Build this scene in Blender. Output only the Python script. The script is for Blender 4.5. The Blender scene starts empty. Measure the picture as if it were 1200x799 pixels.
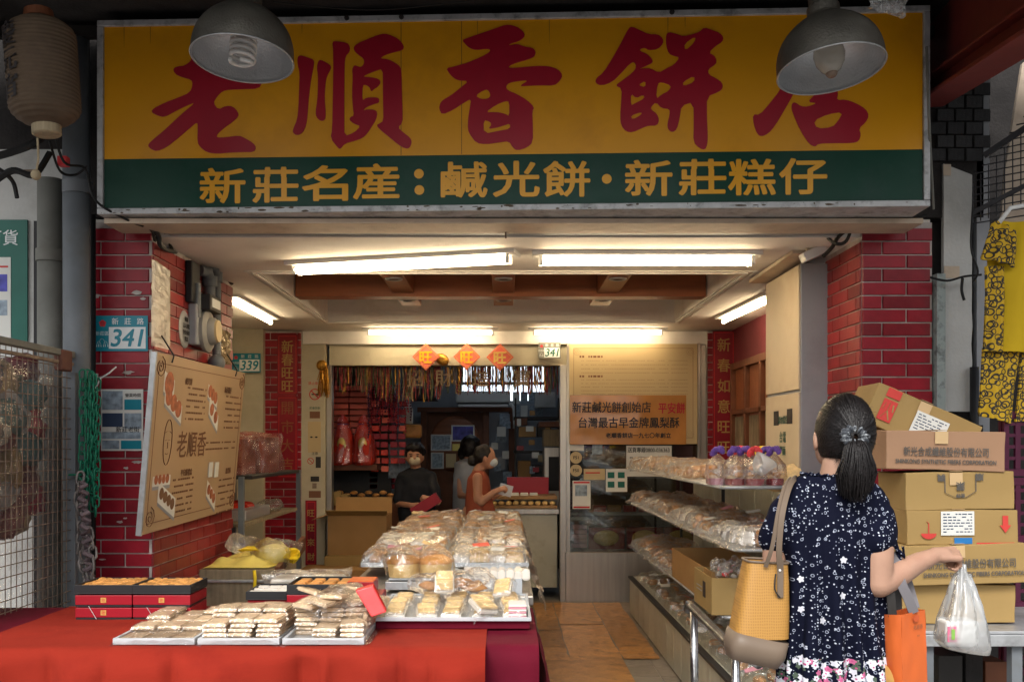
import bpy, bmesh, math, random
from mathutils import Vector, Matrix, Euler, noise
random.seed(7)
R = math.radians
scene = bpy.context.scene
COL = scene.collection
# ------------------------------------------------------------------ camera, sky, sun, exposure
F = 1167.0
EYE = 1.46
cd = bpy.data.cameras.new('camera'); cam = bpy.data.objects.new('camera', cd); COL.objects.link(cam)
cam.location = (0, 0, EYE); cam.rotation_euler = (R(90), 0, 0)
cd.sensor_width = 36; cd.lens = 36*F/1200; cd.shift_x = 10/1200; cd.shift_y = 120.5/1200
cd.clip_end = 2000; cd.clip_start = 0.05
scene.camera = cam
w = bpy.data.worlds.new('World'); scene.world = w; w.use_nodes = True
nt = w.node_tree; bg = nt.nodes['Background']
sky = nt.nodes.new('ShaderNodeTexSky'); sky.sky_type = 'NISHITA'; sky.sun_disc = False
sky.sun_elevation = R(47); sky.sun_rotation = R(196); sky.air_density = 1.2; sky.dust_density = 3.5
hs = nt.nodes.new('ShaderNodeHueSaturation'); hs.inputs['Saturation'].default_value = 0.22
nt.links.new(sky.outputs[0], hs.inputs['Color']); nt.links.new(hs.outputs[0], bg.inputs['Color'])
bg.inputs['Strength'].default_value = 0.135
sd = bpy.data.lights.new('sun', 'SUN'); sd.energy = 1.45; sd.angle = R(25); sd.color = (1, .97, .92)
sun = bpy.data.objects.new('sun', sd); COL.objects.link(sun)
# sun stands behind the camera, a little to the left, high
sdir = Vector((math.sin(R(196))*math.cos(R(47)), math.cos(R(196))*math.cos(R(47)), math.sin(R(47))))
sun.rotation_euler = sdir.to_track_quat('Z', 'Y').to_euler()
scene.view_settings.view_transform = 'Standard'; scene.view_settings.look = 'None'
scene.view_settings.exposure = 0.8
scene.cycles.transparent_max_bounces = 24
scene.cycles.max_bounces = 8

# ------------------------------------------------------------------ helpers
def P(px, py, Y): return Vector(((px-590)*Y/F, Y, EYE+(520-py)*Y/F))
def X(px, Y): return (px-590)*Y/F
def Z(py, Y): return EYE+(520-py)*Y/F

def worldloc(o):
    v = Vector((0, 0, 0))
    while o is not None:
        v = v+o.location; o = o.parent
    return v

OR_ = ['first','second','third','fourth','fifth','sixth','seventh','eighth','ninth','tenth','eleventh','twelfth','thirteenth','fourteenth','fifteenth','sixteenth','seventeenth','eighteenth']
class Fr:
    """a flat frame: origin, right, up -> normal"""
    def __init__(s, o, r, u):
        s.o = Vector(o); s.r = Vector(r).normalized(); s.u = Vector(u).normalized(); s.n = s.r.cross(s.u).normalized()
        s.u = s.n.cross(s.r).normalized()
    def p(s, a, b, c=0.0): return s.o+s.r*a+s.u*b+s.n*c
    def M(s, a=0, b=0, c=0):
        m = Matrix.Identity(4)
        for i, v in enumerate((s.r, s.u, s.n, s.p(a, b, c))):
            for k in range(3): m[k][i] = v[k]
        return m
    def hit(s, px, py):
        d = Vector(((px-590)/F, 1, (520-py)/F)); c = Vector((0, 0, EYE))
        t = (s.o-c).dot(s.n)/d.dot(s.n); q = c+d*t-s.o
        return q.dot(s.r), q.dot(s.u)

class MB:
    def __init__(s): s.v = []; s.f = []; s.uvs = None
    def add(s, vs, fs, M=None):
        n = len(s.v)
        s.v += [(M @ Vector(v)) if M is not None else Vector(v) for v in vs]
        s.f += [[i+n for i in f] for f in fs]; return s
    def box(s, x0, x1, y0, y1, z0, z1, M=None):
        return s.add([(x0,y0,z0),(x1,y0,z0),(x1,y1,z0),(x0,y1,z0),(x0,y0,z1),(x1,y0,z1),(x1,y1,z1),(x0,y1,z1)],
              [(0,3,2,1),(4,5,6,7),(0,1,5,4),(1,2,6,5),(2,3,7,6),(3,0,4,7)], M)
    def bar(s, a, b, w, h=None, up=(0,0,1)):
        a = Vector(a); b = Vector(b); d = (b-a); L = d.length; d.normalize(); h = h or w
        up = Vector(up)
        if abs(d.dot(up)) > .98: up = Vector((0,1,0))
        r = d.cross(up).normalized(); u = r.cross(d)
        m = Matrix.Identity(4)
        for i, q in enumerate((r, d, u, a)):
            for k in range(3): m[k][i] = q[k]
        return s.box(-w/2, w/2, 0, L, -h/2, h/2, m)
    def tube(s, pts, r, n=8, caps=True, closed=False):
        pts = [Vector(p) for p in pts]; k = len(pts)
        rr = r if isinstance(r, (list, tuple)) else [r]*k
        base = len(s.v); prev = None
        for i, p in enumerate(pts):
            if closed: d = pts[(i+1) % k]-pts[i-1]
            else: d = pts[min(i+1, k-1)]-pts[max(i-1, 0)]
            if d.length < 1e-9: d = Vector((0,0,1))
            d.normalize()
            if prev is None:
                up = Vector((0,0,1)) if abs(d.z) < .9 else Vector((1,0,0))
                a = d.cross(up).normalized()
            else:
                a = prev-d*prev.dot(d)
                a = a.normalized() if a.length > 1e-6 else d.orthogonal().normalized()
            prev = a; b = d.cross(a)
            for j in range(n):
                t = 2*math.pi*j/n; s.v.append(p+(a*math.cos(t)+b*math.sin(t))*rr[i])
        m = k if closed else k-1
        for i in range(m):
            for j in range(n):
                i2 = (i+1) % k
                s.f.append([base+i*n+j, base+i*n+(j+1) % n, base+i2*n+(j+1) % n, base+i2*n+j])
        if caps and not closed:
            s.f.append([base+j for j in range(n)][::-1]); s.f.append([base+(k-1)*n+j for j in range(n)])
        return s
    def lathe(s, prof, n=24, M=None, caps=False):
        base = len(s.v); vs = []
        for r, z in prof:
            for j in range(n):
                t = 2*math.pi*j/n; vs.append((r*math.cos(t), r*math.sin(t), z))
        fs = []
        for i in range(len(prof)-1):
            for j in range(n): fs.append([i*n+j, i*n+(j+1) % n, (i+1)*n+(j+1) % n, (i+1)*n+j])
        if caps: fs.append(list(range(n))[::-1]); fs.append([(len(prof)-1)*n+j for j in range(n)])
        return s.add(vs, fs, M)
    def ell(s, c, rad, rot=None, nu=16, nv=10):
        M = Matrix.Translation(Vector(c))
        if rot is not None: M = M @ (rot if isinstance(rot, Matrix) else Euler(rot).to_matrix().to_4x4())
        M = M @ Matrix.Diagonal((rad[0], rad[1], rad[2], 1))
        vs = [(0,0,-1)]; fs = []
        for i in range(1, nv):
            t = math.pi*i/nv
            for j in range(nu):
                a = 2*math.pi*j/nu; vs.append((math.sin(t)*math.cos(a), math.sin(t)*math.sin(a), -math.cos(t)))
        vs.append((0,0,1)); L = len(vs)-1
        for j in range(nu):
            fs.append([0, 1+(j+1) % nu, 1+j]); fs.append([L, L-nu+j, L-nu+(j+1) % nu])
        for i in range(nv-2):
            for j in range(nu):
                fs.append([1+i*nu+j, 1+i*nu+(j+1) % nu, 1+(i+1)*nu+(j+1) % nu, 1+(i+1)*nu+j])
        return s.add(vs, fs, M)
    def limb(s, pts, rr, n=14):
        s.tube(pts, rr, n)
        for p, r in zip(pts, rr): s.ell(p, (r, r, r), None, n, 8)
        return s
    def grid(s, fn, nu, nv, uv=False):
        base = len(s.v)
        for j in range(nv+1):
            for i in range(nu+1):
                s.v.append(Vector(fn(i/nu, j/nv)))
        for j in range(nv):
            for i in range(nu):
                a = base+j*(nu+1)+i; s.f.append([a, a+1, a+nu+2, a+nu+1])
        return s
    def prism(s, pts, off):
        n = len(pts); pts = [Vector(p) for p in pts]; off = Vector(off)
        fs = [list(range(n))[::-1], [n+i for i in range(n)]]+[[i, (i+1) % n, n+(i+1) % n, n+i] for i in range(n)]
        return s.add(pts+[p+off for p in pts], fs)
    def loft(s, rings, caps=True):
        """rings: lists of equal length"""
        base = len(s.v); n = len(rings[0])
        for r in rings: s.v += [Vector(p) for p in r]
        for i in range(len(rings)-1):
            for j in range(n):
                s.f.append([base+i*n+j, base+i*n+(j+1) % n, base+(i+1)*n+(j+1) % n, base+(i+1)*n+j])
        if caps:
            s.f.append([base+j for j in range(n)][::-1]); s.f.append([base+(len(rings)-1)*n+j for j in range(n)])
        return s
    def mesh(s, name, m, off=None, smooth=False, fix=False):
        me = bpy.data.meshes.new(name)
        vs = [v-off for v in s.v] if off is not None else s.v
        me.from_pydata([tuple(v) for v in vs], [], s.f)
        if fix:
            bm = bmesh.new(); bm.from_mesh(me); bmesh.ops.recalc_face_normals(bm, faces=bm.faces); bm.to_mesh(me); bm.free()
        if m: me.materials.append(m)
        if smooth: me.shade_smooth()
        me.update(); return me
    def build(s, name, m, parent=None, smooth=False, bev=0.0, sub=0, label=None, cat=None, group=None, kind=None, fix=False, seg=2, auto=None):
        if parent is not None: off = worldloc(parent)
        else:
            xs = [v.x for v in s.v]; ys = [v.y for v in s.v]; zs = [v.z for v in s.v]
            off = Vector(((min(xs)+max(xs))/2, (min(ys)+max(ys))/2, min(zs)))
        me = s.mesh(name, m, off, smooth, fix)
        o = bpy.data.objects.new(name, me); COL.objects.link(o)
        if parent is not None: o.parent = parent
        else: o.location = off
        if bev:
            b = o.modifiers.new('bevel', 'BEVEL'); b.width = bev; b.segments = seg; b.limit_method = 'ANGLE'; b.angle_limit = R(40)
        if sub:
            b = o.modifiers.new('sub', 'SUBSURF'); b.levels = sub; b.render_levels = sub
        if auto:
            me.shade_smooth(); me.set_sharp_from_angle(angle=R(auto))
        return tag(o, label, cat, group, kind)

def tag(o, label=None, cat=None, group=None, kind=None):
    if label: o['label'] = label
    if cat: o['category'] = cat
    if group: o['group'] = group
    if kind: o['kind'] = kind
    return o
def thing(name, label, cat, loc=(0,0,0), group=None):
    o = bpy.data.objects.new(name, None); COL.objects.link(o); o.location = Vector(loc); o.empty_display_size = .05
    return tag(o, label, cat, group)
def put(name, me, loc, rot=(0,0,0), scale=(1,1,1), parent=None, label=None, cat=None, group=None, kind=None):
    o = bpy.data.objects.new(name, me); COL.objects.link(o); o.location = loc; o.rotation_euler = rot; o.scale = scale
    if parent is not None: o.parent = parent; o.location = Vector(loc)-worldloc(parent)
    return tag(o, label, cat, group, kind)
def dup(root, loc, rotz=0, label=None, group=None):
    r = root.copy(); COL.objects.link(r); r.location = loc; r.rotation_euler = (0,0,rotz)
    if label: r['label'] = label
    if group: r['group'] = group
    for ch in list(root.children):
        c = ch.copy(); COL.objects.link(c); c.parent = r
        for g in list(ch.children):
            d = g.copy(); COL.objects.link(d); d.parent = c
    return r

# ------------------------------------------------------------------ materials
def mat(name, c, rough=.6, metal=0., var=.12, vs=6., bump=0., bs=60., rnd=0., dirt=None, ds=3., da=.45, spec=.3, emit=None, es=0., stretch=None, alpha=1., coat=0., trans=0.):
    m = bpy.data.materials.new(name); m.use_nodes = True; nt = m.node_tree; N = nt.nodes; L = nt.links
    b = N['Principled BSDF']; b.inputs['Roughness'].default_value = rough; b.inputs['Metallic'].default_value = metal
    b.inputs['Specular IOR Level'].default_value = spec; b.inputs['Coat Weight'].default_value = coat; b.inputs['Coat Roughness'].default_value = .12
    tc = N.new('ShaderNodeTexCoord'); vec = tc.outputs['Object']
    if stretch:
        mp = N.new('ShaderNodeMapping'); mp.inputs['Scale'].default_value = stretch; L.new(vec, mp.inputs[0]); vec = mp.outputs[0]
    n = N.new('ShaderNodeTexNoise'); n.inputs['Scale'].default_value = vs; n.inputs['Detail'].default_value = 5; L.new(vec, n.inputs['Vector'])
    r = N.new('ShaderNodeMapRange'); r.inputs[3].default_value = 1-var; r.inputs[4].default_value = 1+var
    r.inputs[1].default_value = .3; r.inputs[2].default_value = .7
    L.new(n.outputs['Fac'], r.inputs[0]); fac = r.outputs[0]
    if rnd:
        oi = N.new('ShaderNodeObjectInfo'); r2 = N.new('ShaderNodeMapRange'); r2.inputs[3].default_value = 1-rnd; r2.inputs[4].default_value = 1+rnd
        L.new(oi.outputs['Random'], r2.inputs[0]); mu = N.new('ShaderNodeMath'); mu.operation = 'MULTIPLY'
        L.new(fac, mu.inputs[0]); L.new(r2.outputs[0], mu.inputs[1]); fac = mu.outputs[0]
    vm = N.new('ShaderNodeVectorMath'); vm.operation = 'SCALE'; vm.inputs[0].default_value = c[:3]; L.new(fac, vm.inputs['Scale'])
    out = vm.outputs[0]
    if dirt:
        n2 = N.new('ShaderNodeTexNoise'); n2.inputs['Scale'].default_value = ds; n2.inputs['Detail'].default_value = 8; n2.inputs['Roughness'].default_value = .65; L.new(tc.outputs['Object'], n2.inputs['Vector'])
        r3 = N.new('ShaderNodeMapRange'); r3.inputs[1].default_value = .5; r3.inputs[2].default_value = .72; r3.inputs[4].default_value = da
        L.new(n2.outputs['Fac'], r3.inputs[0]); mx = N.new('ShaderNodeMix'); mx.data_type = 'RGBA'
        L.new(r3.outputs[0], mx.inputs[0]); L.new(out, mx.inputs[6]); mx.inputs[7].default_value = (*dirt, 1); out = mx.outputs[2]
    L.new(out, b.inputs['Base Color'])
    if bump:
        n3 = N.new('ShaderNodeTexNoise'); n3.inputs['Scale'].default_value = bs; n3.inputs['Detail'].default_value = 4; L.new(vec, n3.inputs['Vector'])
        bp = N.new('ShaderNodeBump'); bp.inputs['Strength'].default_value = bump; bp.inputs['Distance'].default_value = .01
        L.new(n3.outputs['Fac'], bp.inputs['Height']); L.new(bp.outputs[0], b.inputs['Normal'])
    if emit: b.inputs['Emission Color'].default_value = (*emit, 1); b.inputs['Emission Strength'].default_value = es
    if alpha < 1: b.inputs['Alpha'].default_value = alpha
    if trans: b.inputs['Transmission Weight'].default_value = trans
    return m

def film(name, tint=(1,1,1), body=.08, gl=.35, rough=.12, bump=.6, bs=45, lo=.12):
    """clear crinkled plastic: mostly see-through, glossy where it turns"""
    m = bpy.data.materials.new(name); m.use_nodes = True; nt = m.node_tree; N = nt.nodes; L = nt.links
    N.remove(N['Principled BSDF']); out = N['Material Output']
    tc = N.new('ShaderNodeTexCoord'); n = N.new('ShaderNodeTexNoise'); n.inputs['Scale'].default_value = bs; n.inputs['Detail'].default_value = 3; n.inputs['Distortion'].default_value = .6
    L.new(tc.outputs['Object'], n.inputs['Vector'])
    bp = N.new('ShaderNodeBump'); bp.inputs['Strength'].default_value = bump; bp.inputs['Distance'].default_value = .01; L.new(n.outputs['Fac'], bp.inputs['Height'])
    t = N.new('ShaderNodeBsdfTransparent'); t.inputs[0].default_value = (*tint, 1)
    g = N.new('ShaderNodeBsdfGlossy'); g.inputs['Roughness'].default_value = rough; L.new(bp.outputs[0], g.inputs['Normal'])
    g.inputs[0].default_value = (1,1,1,1)
    d = N.new('ShaderNodeBsdfTranslucent'); d2 = N.new('ShaderNodeBsdfDiffuse'); a = N.new('ShaderNodeMixShader'); L.new(d.outputs[0], a.inputs[1]); L.new(d2.outputs[0], a.inputs[2])
    for q in (d, d2): q.inputs[0].default_value = (.8*tint[0],.8*tint[1],.8*tint[2],1)
    m1 = N.new('ShaderNodeMixShader'); m1.inputs[0].default_value = body; L.new(t.outputs[0], m1.inputs[1]); L.new(a.outputs[0], m1.inputs[2])
    lw = N.new('ShaderNodeLayerWeight'); lw.inputs[0].default_value = .25; L.new(bp.outputs[0], lw.inputs['Normal'])
    mr = N.new('ShaderNodeMapRange'); mr.inputs[3].default_value = lo; mr.inputs[4].default_value = gl+.25; L.new(lw.outputs['Fresnel'], mr.inputs[0])
    m2 = N.new('ShaderNodeMixShader'); L.new(mr.outputs[0], m2.inputs[0]); L.new(m1.outputs[0], m2.inputs[1]); L.new(g.outputs[0], m2.inputs[2])
    L.new(m2.outputs[0], out.inputs['Surface']); return m

M = {}
M['mortar'] = mat('mortar', (.50,.45,.42), .9, var=.25, bump=.3, dirt=(.16,.11,.09), ds=7, da=.8)
M['brick'] = mat('glazed_red_brick', (.27,.009,.020), .4, var=.18, vs=9, rnd=.28, spec=.3, bump=.2, bs=25, dirt=(.10,.03,.03), ds=6, da=.7)
M['brick_side'] = mat('warm_lit_glazed_brick', (.25,.020,.019), .4, var=.14, vs=9, rnd=.28, bump=.12, bs=25, dirt=(.12,.04,.03), ds=5, da=.5)  # warmer red than the front bricks, painting in the tubes' warm light
M['brick_dark'] = mat('grey_brick', (.045,.045,.047), .85, rnd=.25, bump=.4)  # dark grey tone, varied at random from brick to brick
M['ceiling'] = mat('painted_ceiling', (.76,.72,.67), .7, var=.06, vs=2, dirt=(.38,.31,.25), ds=1.5, da=.5)
M['white_wall'] = mat('dirty_white_wall', (.52,.52,.50), .8, var=.1, dirt=(.25,.24,.22), ds=3, da=.7, bump=.2)
M['cream'] = mat('cream_wall', (.50,.45,.33), .6, var=.06, dirt=(.33,.27,.18), ds=2, da=.5)
M['shop_wall'] = mat('shop_wall', (.30,.33,.37), .7, var=.1, dirt=(.15,.15,.16), ds=3, da=.6)
M['darkwall'] = mat('dark_wall', (.028,.025,.024), .9, var=.3, bump=.4)  # near-black tone for facade, canopy roof and backing sheets
M['maroonwall'] = mat('maroon_wall', (.16,.02,.03), .6)
M['wood'] = mat('brown_wood', (.16,.055,.025), .5, var=.3, vs=5, stretch=(1,8,1))
M['beam'] = mat('beam_wood', (.26,.085,.035), .4, var=.18, vs=4, stretch=(1,6,6))
M['oldwood'] = mat('old_plywood', (.30,.24,.15), .75, var=.2, vs=5, stretch=(9,9,1), dirt=(.12,.09,.06), ds=6, da=.5)
M['floor'] = mat('floor_tile', (.27,.23,.19), .45, var=.15, rnd=.12, dirt=(.12,.09,.07), ds=8, da=.6)
M['concrete'] = mat('concrete', (.28,.27,.26), .85, var=.15, bump=.2, dirt=(.15,.14,.13))
M['asphalt'] = mat('asphalt', (.05,.05,.05), .9, bump=.4, bs=200)
M['card'] = mat('cardboard', (.34,.19,.07), .8, var=.08, vs=5, rnd=.1, dirt=(.30,.18,.08), ds=4, da=.5, bump=.05)
M['card_light'] = mat('pale_cardboard', (.33,.215,.078), .75, var=.06, vs=4, dirt=(.40,.27,.13), ds=3, da=.4, bump=.06)
M['card_brown'] = mat('brown_cardboard', (.33,.19,.11), .7, var=.06, vs=4, dirt=(.36,.22,.12), ds=3, da=.4, bump=.06)
M['card_floor'] = mat('trodden_cardboard', (.50,.24,.075), .38, var=.25, vs=7, rnd=.2, dirt=(.09,.045,.02), ds=6, da=.9, bump=.25, bs=30)
M['tape'] = mat('packing_tape', (.55,.38,.2), .18, var=.05)
M['steel'] = mat('brushed_steel', (.42,.39,.35), .35, metal=.85, var=.12, vs=30, stretch=(1,1,.05))
M['alu'] = mat('aluminium', (.45,.46,.47), .45, metal=.6, var=.15, vs=15, dirt=(.2,.2,.2), ds=14, da=.6)
M['chrome'] = mat('scuffed_chrome', (.45,.45,.46), .22, metal=.95, var=.25, vs=25, dirt=(.08,.07,.06), ds=12, da=.7)
M['signframe'] = mat('weathered_sign_frame', (.50,.51,.52), .5, metal=.2, var=.15, vs=12, dirt=(.10,.10,.10), ds=16, da=.8)
M['yellow'] = mat('sign_yellow', (.80,.36,.008), .30, var=.05, vs=2, spec=.3, dirt=(.58,.25,.015), ds=2.2, da=.6, bump=.02, bs=3)
M['green'] = mat('sign_green', (.003,.050,.030), .35, var=.08, spec=.2, dirt=(.03,.07,.06), ds=4, da=.5)
M['signred'] = mat('sign_red', (.40,.010,.03), .3, var=.06, spec=.3)
M['signgold'] = mat('sign_gold', (.80,.38,.015), .3, var=.05)
M['greybeam'] = mat('grey_painted_steel', (.24,.27,.29), .5, var=.15, dirt=(.12,.12,.12), ds=9, da=.6)
M['beige'] = mat('beige_paint', (.52,.42,.32), .6, var=.1, dirt=(.28,.2,.15), ds=9, da=.5)
M['grey'] = mat('grey_paint', (.30,.31,.33), .5, var=.06, vs=3, dirt=(.2,.2,.2), ds=5, da=.4)
M['cabinet'] = mat('warm_lit_cabinet_beige', (.58,.48,.34), .55, var=.06, vs=3, dirt=(.42,.30,.18), ds=3, da=.5)  # beige side doors carry the arcade's warm lamplight in their colour
M['panel'] = mat('counter_panel', (.44,.43,.34), .35, var=.08, vs=4, rnd=.08, dirt=(.25,.2,.12), ds=6, da=.5)
M['dark'] = mat('dark_trim', (.03,.027,.025), .5)
M['black'] = mat('black_plastic', (.018,.018,.02), .5)
M['rubber'] = mat('black_cable', (.015,.015,.015), .6)
M['white'] = mat('white_plastic', (.72,.72,.70), .4, var=.04)
M['paper'] = mat('white_paper', (.66,.66,.62), .7, var=.05)
M['ink'] = mat('black_ink', (.03,.025,.025), .6)
M['navyink'] = mat('navy_ink', (.03,.05,.10), .6)
M['redink'] = mat('red_ink', (.55,.03,.03), .6)
M['brownink'] = mat('brown_ink', (.19,.085,.045), .6)
M['teal'] = mat('house_number_teal', (.01,.22,.30), .35, var=.06)
M['whiteink'] = mat('white_ink', (.75,.78,.78), .5)
M['tube'] = mat('lit_tube', (1,1,1), .5, emit=(1,.78,.48), es=20)
M['redcloth'] = mat('red_cloth', (.27,.021,.010), .9, spec=.15, var=.10, vs=4, bump=.15, bs=220, stretch=(.3,1,1.6), dirt=(.17,.010,.006), ds=3, da=.6)
M['maroon'] = mat('maroon_cloth', (.11,.003,.014), .8, spec=.15, var=.12, vs=5, bump=.1, bs=90)
M['redbox'] = mat('red_gift_box', (.30,.008,.018), .35, var=.08)
M['gold'] = mat('gold_print', (.7,.45,.12), .35, metal=.5)
M['sesame'] = mat('sesame_biscuit', (.70,.52,.34), .5, var=.2, vs=60, rnd=.2, bump=.3, bs=140, coat=.15)
M['biscuit'] = mat('pale_biscuit', (.72,.52,.26), .6, var=.15, vs=40, rnd=.12, bump=.2)
M['bun'] = mat('baked_bun', (.62,.29,.08), .4, var=.35, vs=9, rnd=.25, bump=.2, bs=50, dirt=(.25,.08,.03), ds=9, da=.6)
M['brownbun'] = mat('brown_bun', (.50,.25,.10), .4, var=.35, vs=12, rnd=.35, bump=.3, bs=50, dirt=(.55,.35,.16), ds=12, da=.7)
M['sponge'] = mat('sponge_cake', (.80,.55,.22), .8, var=.1, bump=.3)
M['wrapper'] = mat('printed_wrapper', (.80,.74,.66), .35, var=.05, coat=.4)
M['tray'] = mat('white_tray', (.50,.52,.54), .35, var=.05)
M['film'] = film('clear_film', (.985,.985,.98), .02, .45, .07, .5, 60)
M['wrap_film'] = film('biscuit_wrapper', (.985,.985,.98), .02, .30, .10, .4, 50, .05)
M['film_dense'] = film('crinkled_film', (.975,.97,.96), .045, .60, .07, .8, 55)
M['milky'] = film('milky_plastic', (.9,.9,.9), .62, .12, .3, .5, 20)
M['bagwhite'] = film('white_carrier_film', (.96,.97,.97), .42, .18, .22, .7, 18)
M['glass'] = film('window_glass', (.72,.76,.74), .02, .10, .03, 0.0, 2)
M['redwrap'] = mat('red_foil', (.62,.04,.02), .25, var=.25, vs=14, bump=.5, bs=30)
M['greenchain'] = mat('green_chain', (.01,.16,.09), .35, var=.2)
M['greychain'] = mat('rusty_chain', (.20,.18,.17), .5, metal=.4, var=.4, vs=30)
M['lantern'] = mat('old_paper_lantern', (.11,.075,.048), .85, var=.3, vs=6, dirt=(.06,.04,.03), ds=5, da=.7)
M['lampgrey'] = mat('lamp_shade_metal', (.12,.112,.095), .45, metal=.5, var=.35, vs=8, bump=.25, bs=120, dirt=(.12,.10,.08), ds=6, da=.5)
M['lampin'] = mat('lamp_reflector', (.62,.64,.66), .38, metal=.55, var=.1, bump=.3, bs=110)
M['bulb'] = mat('bulb_glass', (.7,.66,.58), .1, var=.05, trans=.6)
M['redsteel'] = mat('red_oxide_steel', (.20,.035,.03), .55, var=.15, dirt=(.08,.03,.03), ds=5)
M['pipe'] = mat('grey_pipe', (.15,.165,.18), .5, var=.12, dirt=(.12,.12,.11), ds=5, da=.7)
M['pipe2'] = mat('beige_pipe', (.19,.19,.17), .7, var=.15, dirt=(.13,.12,.10), ds=5, da=.7)
M['rust'] = mat('rusty_wire', (.23,.17,.13), .7, metal=.3, var=.3, vs=20)
M['greenposter'] = mat('green_poster', (.01,.12,.09), .4)
M['ribbon'] = mat('yellow_ribbon', (.85,.62,.02), .5)
M['yellowbag'] = mat('yellow_bag', (.80,.68,.18), .5, var=.12, bump=.2, bs=12)
M['orange'] = mat('orange_paper', (.62,.13,.03), .45, var=.05)
M['tan'] = mat('taupe_leather', (.17,.125,.09), .45, var=.08)
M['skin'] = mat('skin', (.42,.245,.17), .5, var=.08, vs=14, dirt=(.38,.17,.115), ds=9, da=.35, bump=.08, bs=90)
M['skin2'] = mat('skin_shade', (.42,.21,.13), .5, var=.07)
M['hair'] = mat('black_hair', (.010,.008,.008), .42, var=.4, vs=70, spec=.3, bump=.3, bs=160)
M['denim'] = mat('dark_cloth', (.010,.011,.016), .85, var=.15)
M['terra'] = mat('terracotta_dress', (.26,.06,.03), .85, var=.1)
M['greycloth'] = mat('grey_shirt', (.30,.34,.40), .85)
M['trouser'] = mat('brown_trousers', (.10,.07,.05), .85)
M['mask'] = mat('face_mask', (.55,.62,.66), .8)
M['scrunch'] = mat('patterned_scrunchie', (.05,.055,.065), .7, var=.3, dirt=(.62,.66,.68), ds=60, da=1.)
M['purple'] = mat('purple_crate', (.07,.008,.03), .45)
M['lilac'] = mat('purple_ribbon', (.15,.07,.33), .4)
M['pinkred'] = mat('coral_ribbon', (.75,.06,.07), .4)
M['mesh'] = mat('dark_grille', (.04,.04,.045), .6)
M['dullgold'] = mat('faded_gold', (.42,.27,.08), .5)
M['couplet'] = mat('couplet_paper', (.24,.006,.018), .4, var=.12)
M['board'] = mat('tan_board', (.46,.315,.18), .4, var=.05, vs=2, dirt=(.42,.27,.12), ds=2, da=.4)
M['notice'] = mat('cream_notice', (.52,.40,.22), .5, var=.05, vs=2)
M['banner'] = mat('orange_banner', (.46,.21,.06), .16, var=.15, vs=4, bump=.25, bs=9, coat=.6)
M['cool_tube'] = mat('lit_cool_tube', (1,1,1), .5, emit=(.72,.86,1), es=9)
M['window_lit'] = mat('daylit_pane', (.8,.85,.9), .5, emit=(.80,.9,1), es=1.1)
M['softfilm'] = film('dusty_film', (.95,.94,.92), .22, .05, .35, .2, 20, .03)
M['coolpaper'] = mat('cool_print', (.24,.30,.36), .5, var=.5, vs=30)
M['screen'] = mat('poster_blue', (.06,.06,.35), .4, var=.6, vs=14)
M['tray_brown'] = mat('wooden_tray', (.30,.17,.07), .6)
M['redwrapflat'] = mat('coral_red_paper', (.75,.15,.10), .45, var=.12)
M['lilacpack'] = mat('pink_packet_paper', (.55,.25,.30), .5, var=.2)

# ------------------------------------------------------------------ lettering
_tc = {}
def tmesh(s, off=0.0, align='CENTER', shear=0.0, res=3):
    k = (s, off, align, shear)
    if k in _tc: return _tc[k]
    cu = bpy.data.curves.new('t', 'FONT'); cu.body = s; cu.size = 1; cu.align_x = align; cu.align_y = 'CENTER'; cu.offset = off
    cu.resolution_u = res; cu.fill_mode = 'FRONT'; cu.shear = shear
    o = bpy.data.objects.new('t', cu); COL.objects.link(o)
    bpy.context.view_layer.update()
    me = bpy.data.meshes.new_from_object(o.evaluated_get(bpy.context.evaluated_depsgraph_get()))
    vs = [v.co.copy() for v in me.vertices]; fs = [list(p.vertices) for p in me.polygons]
    bpy.data.objects.remove(o); bpy.data.curves.remove(cu); bpy.data.meshes.remove(me)
    if align == 'CENTER' and vs:
        # centre on the ink itself
        ys = [v.y for v in vs]; xs = [v.x for v in vs]
        c = Vector(((min(xs)+max(xs))/2, (min(ys)+max(ys))/2, 0)); vs = [v-c for v in vs]
    _tc[k] = (vs, fs); return _tc[k]
def text(s, fr, a, b, size, m, parent, name='lettering', off=0.0, sx=1.0, c=.002, align='CENTER', mb=None, rot=0, shear=0.0, w=None, h=None, bold=0):
    if off: bold = bold or off*size*.55; off = 0
    vs, fs = tmesh(s, off, align, shear)
    sy = size; sxx = size*sx
    if w or h:
        W = max(v.x for v in vs)-min(v.x for v in vs); H = max(v.y for v in vs)-min(v.y for v in vs)
        if w: sxx = w/W
        if h: sy = h/H
        elif w: sy = sxx
        if not w: sxx = sy*sx
    mt = fr.M(a, b, c) @ Matrix.Rotation(rot, 4, 'Z') @ Matrix.Diagonal((sxx, sy, 1, 1))
    q = mb or MB(); q.add(vs, fs, mt)
    if bold:
        for k in range(6):
            t = 2*math.pi*k/6; q.add(vs, fs, fr.M(a+bold*math.cos(t), b+bold*math.sin(t), c+.00025*(k+1)) @ Matrix.Rotation(rot, 4, 'Z') @ Matrix.Diagonal((sxx, sy, 1, 1)))
    if mb is None: return q.build(name, m, parent)
def panel(fr, u0, u1, v0, v1, t, name, m, parent=None, c=0.0, **k):
    q = MB(); q.box(u0, u1, v0, v1, c, c+t, fr.M()); return q.build(name, m, parent, **k)
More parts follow.
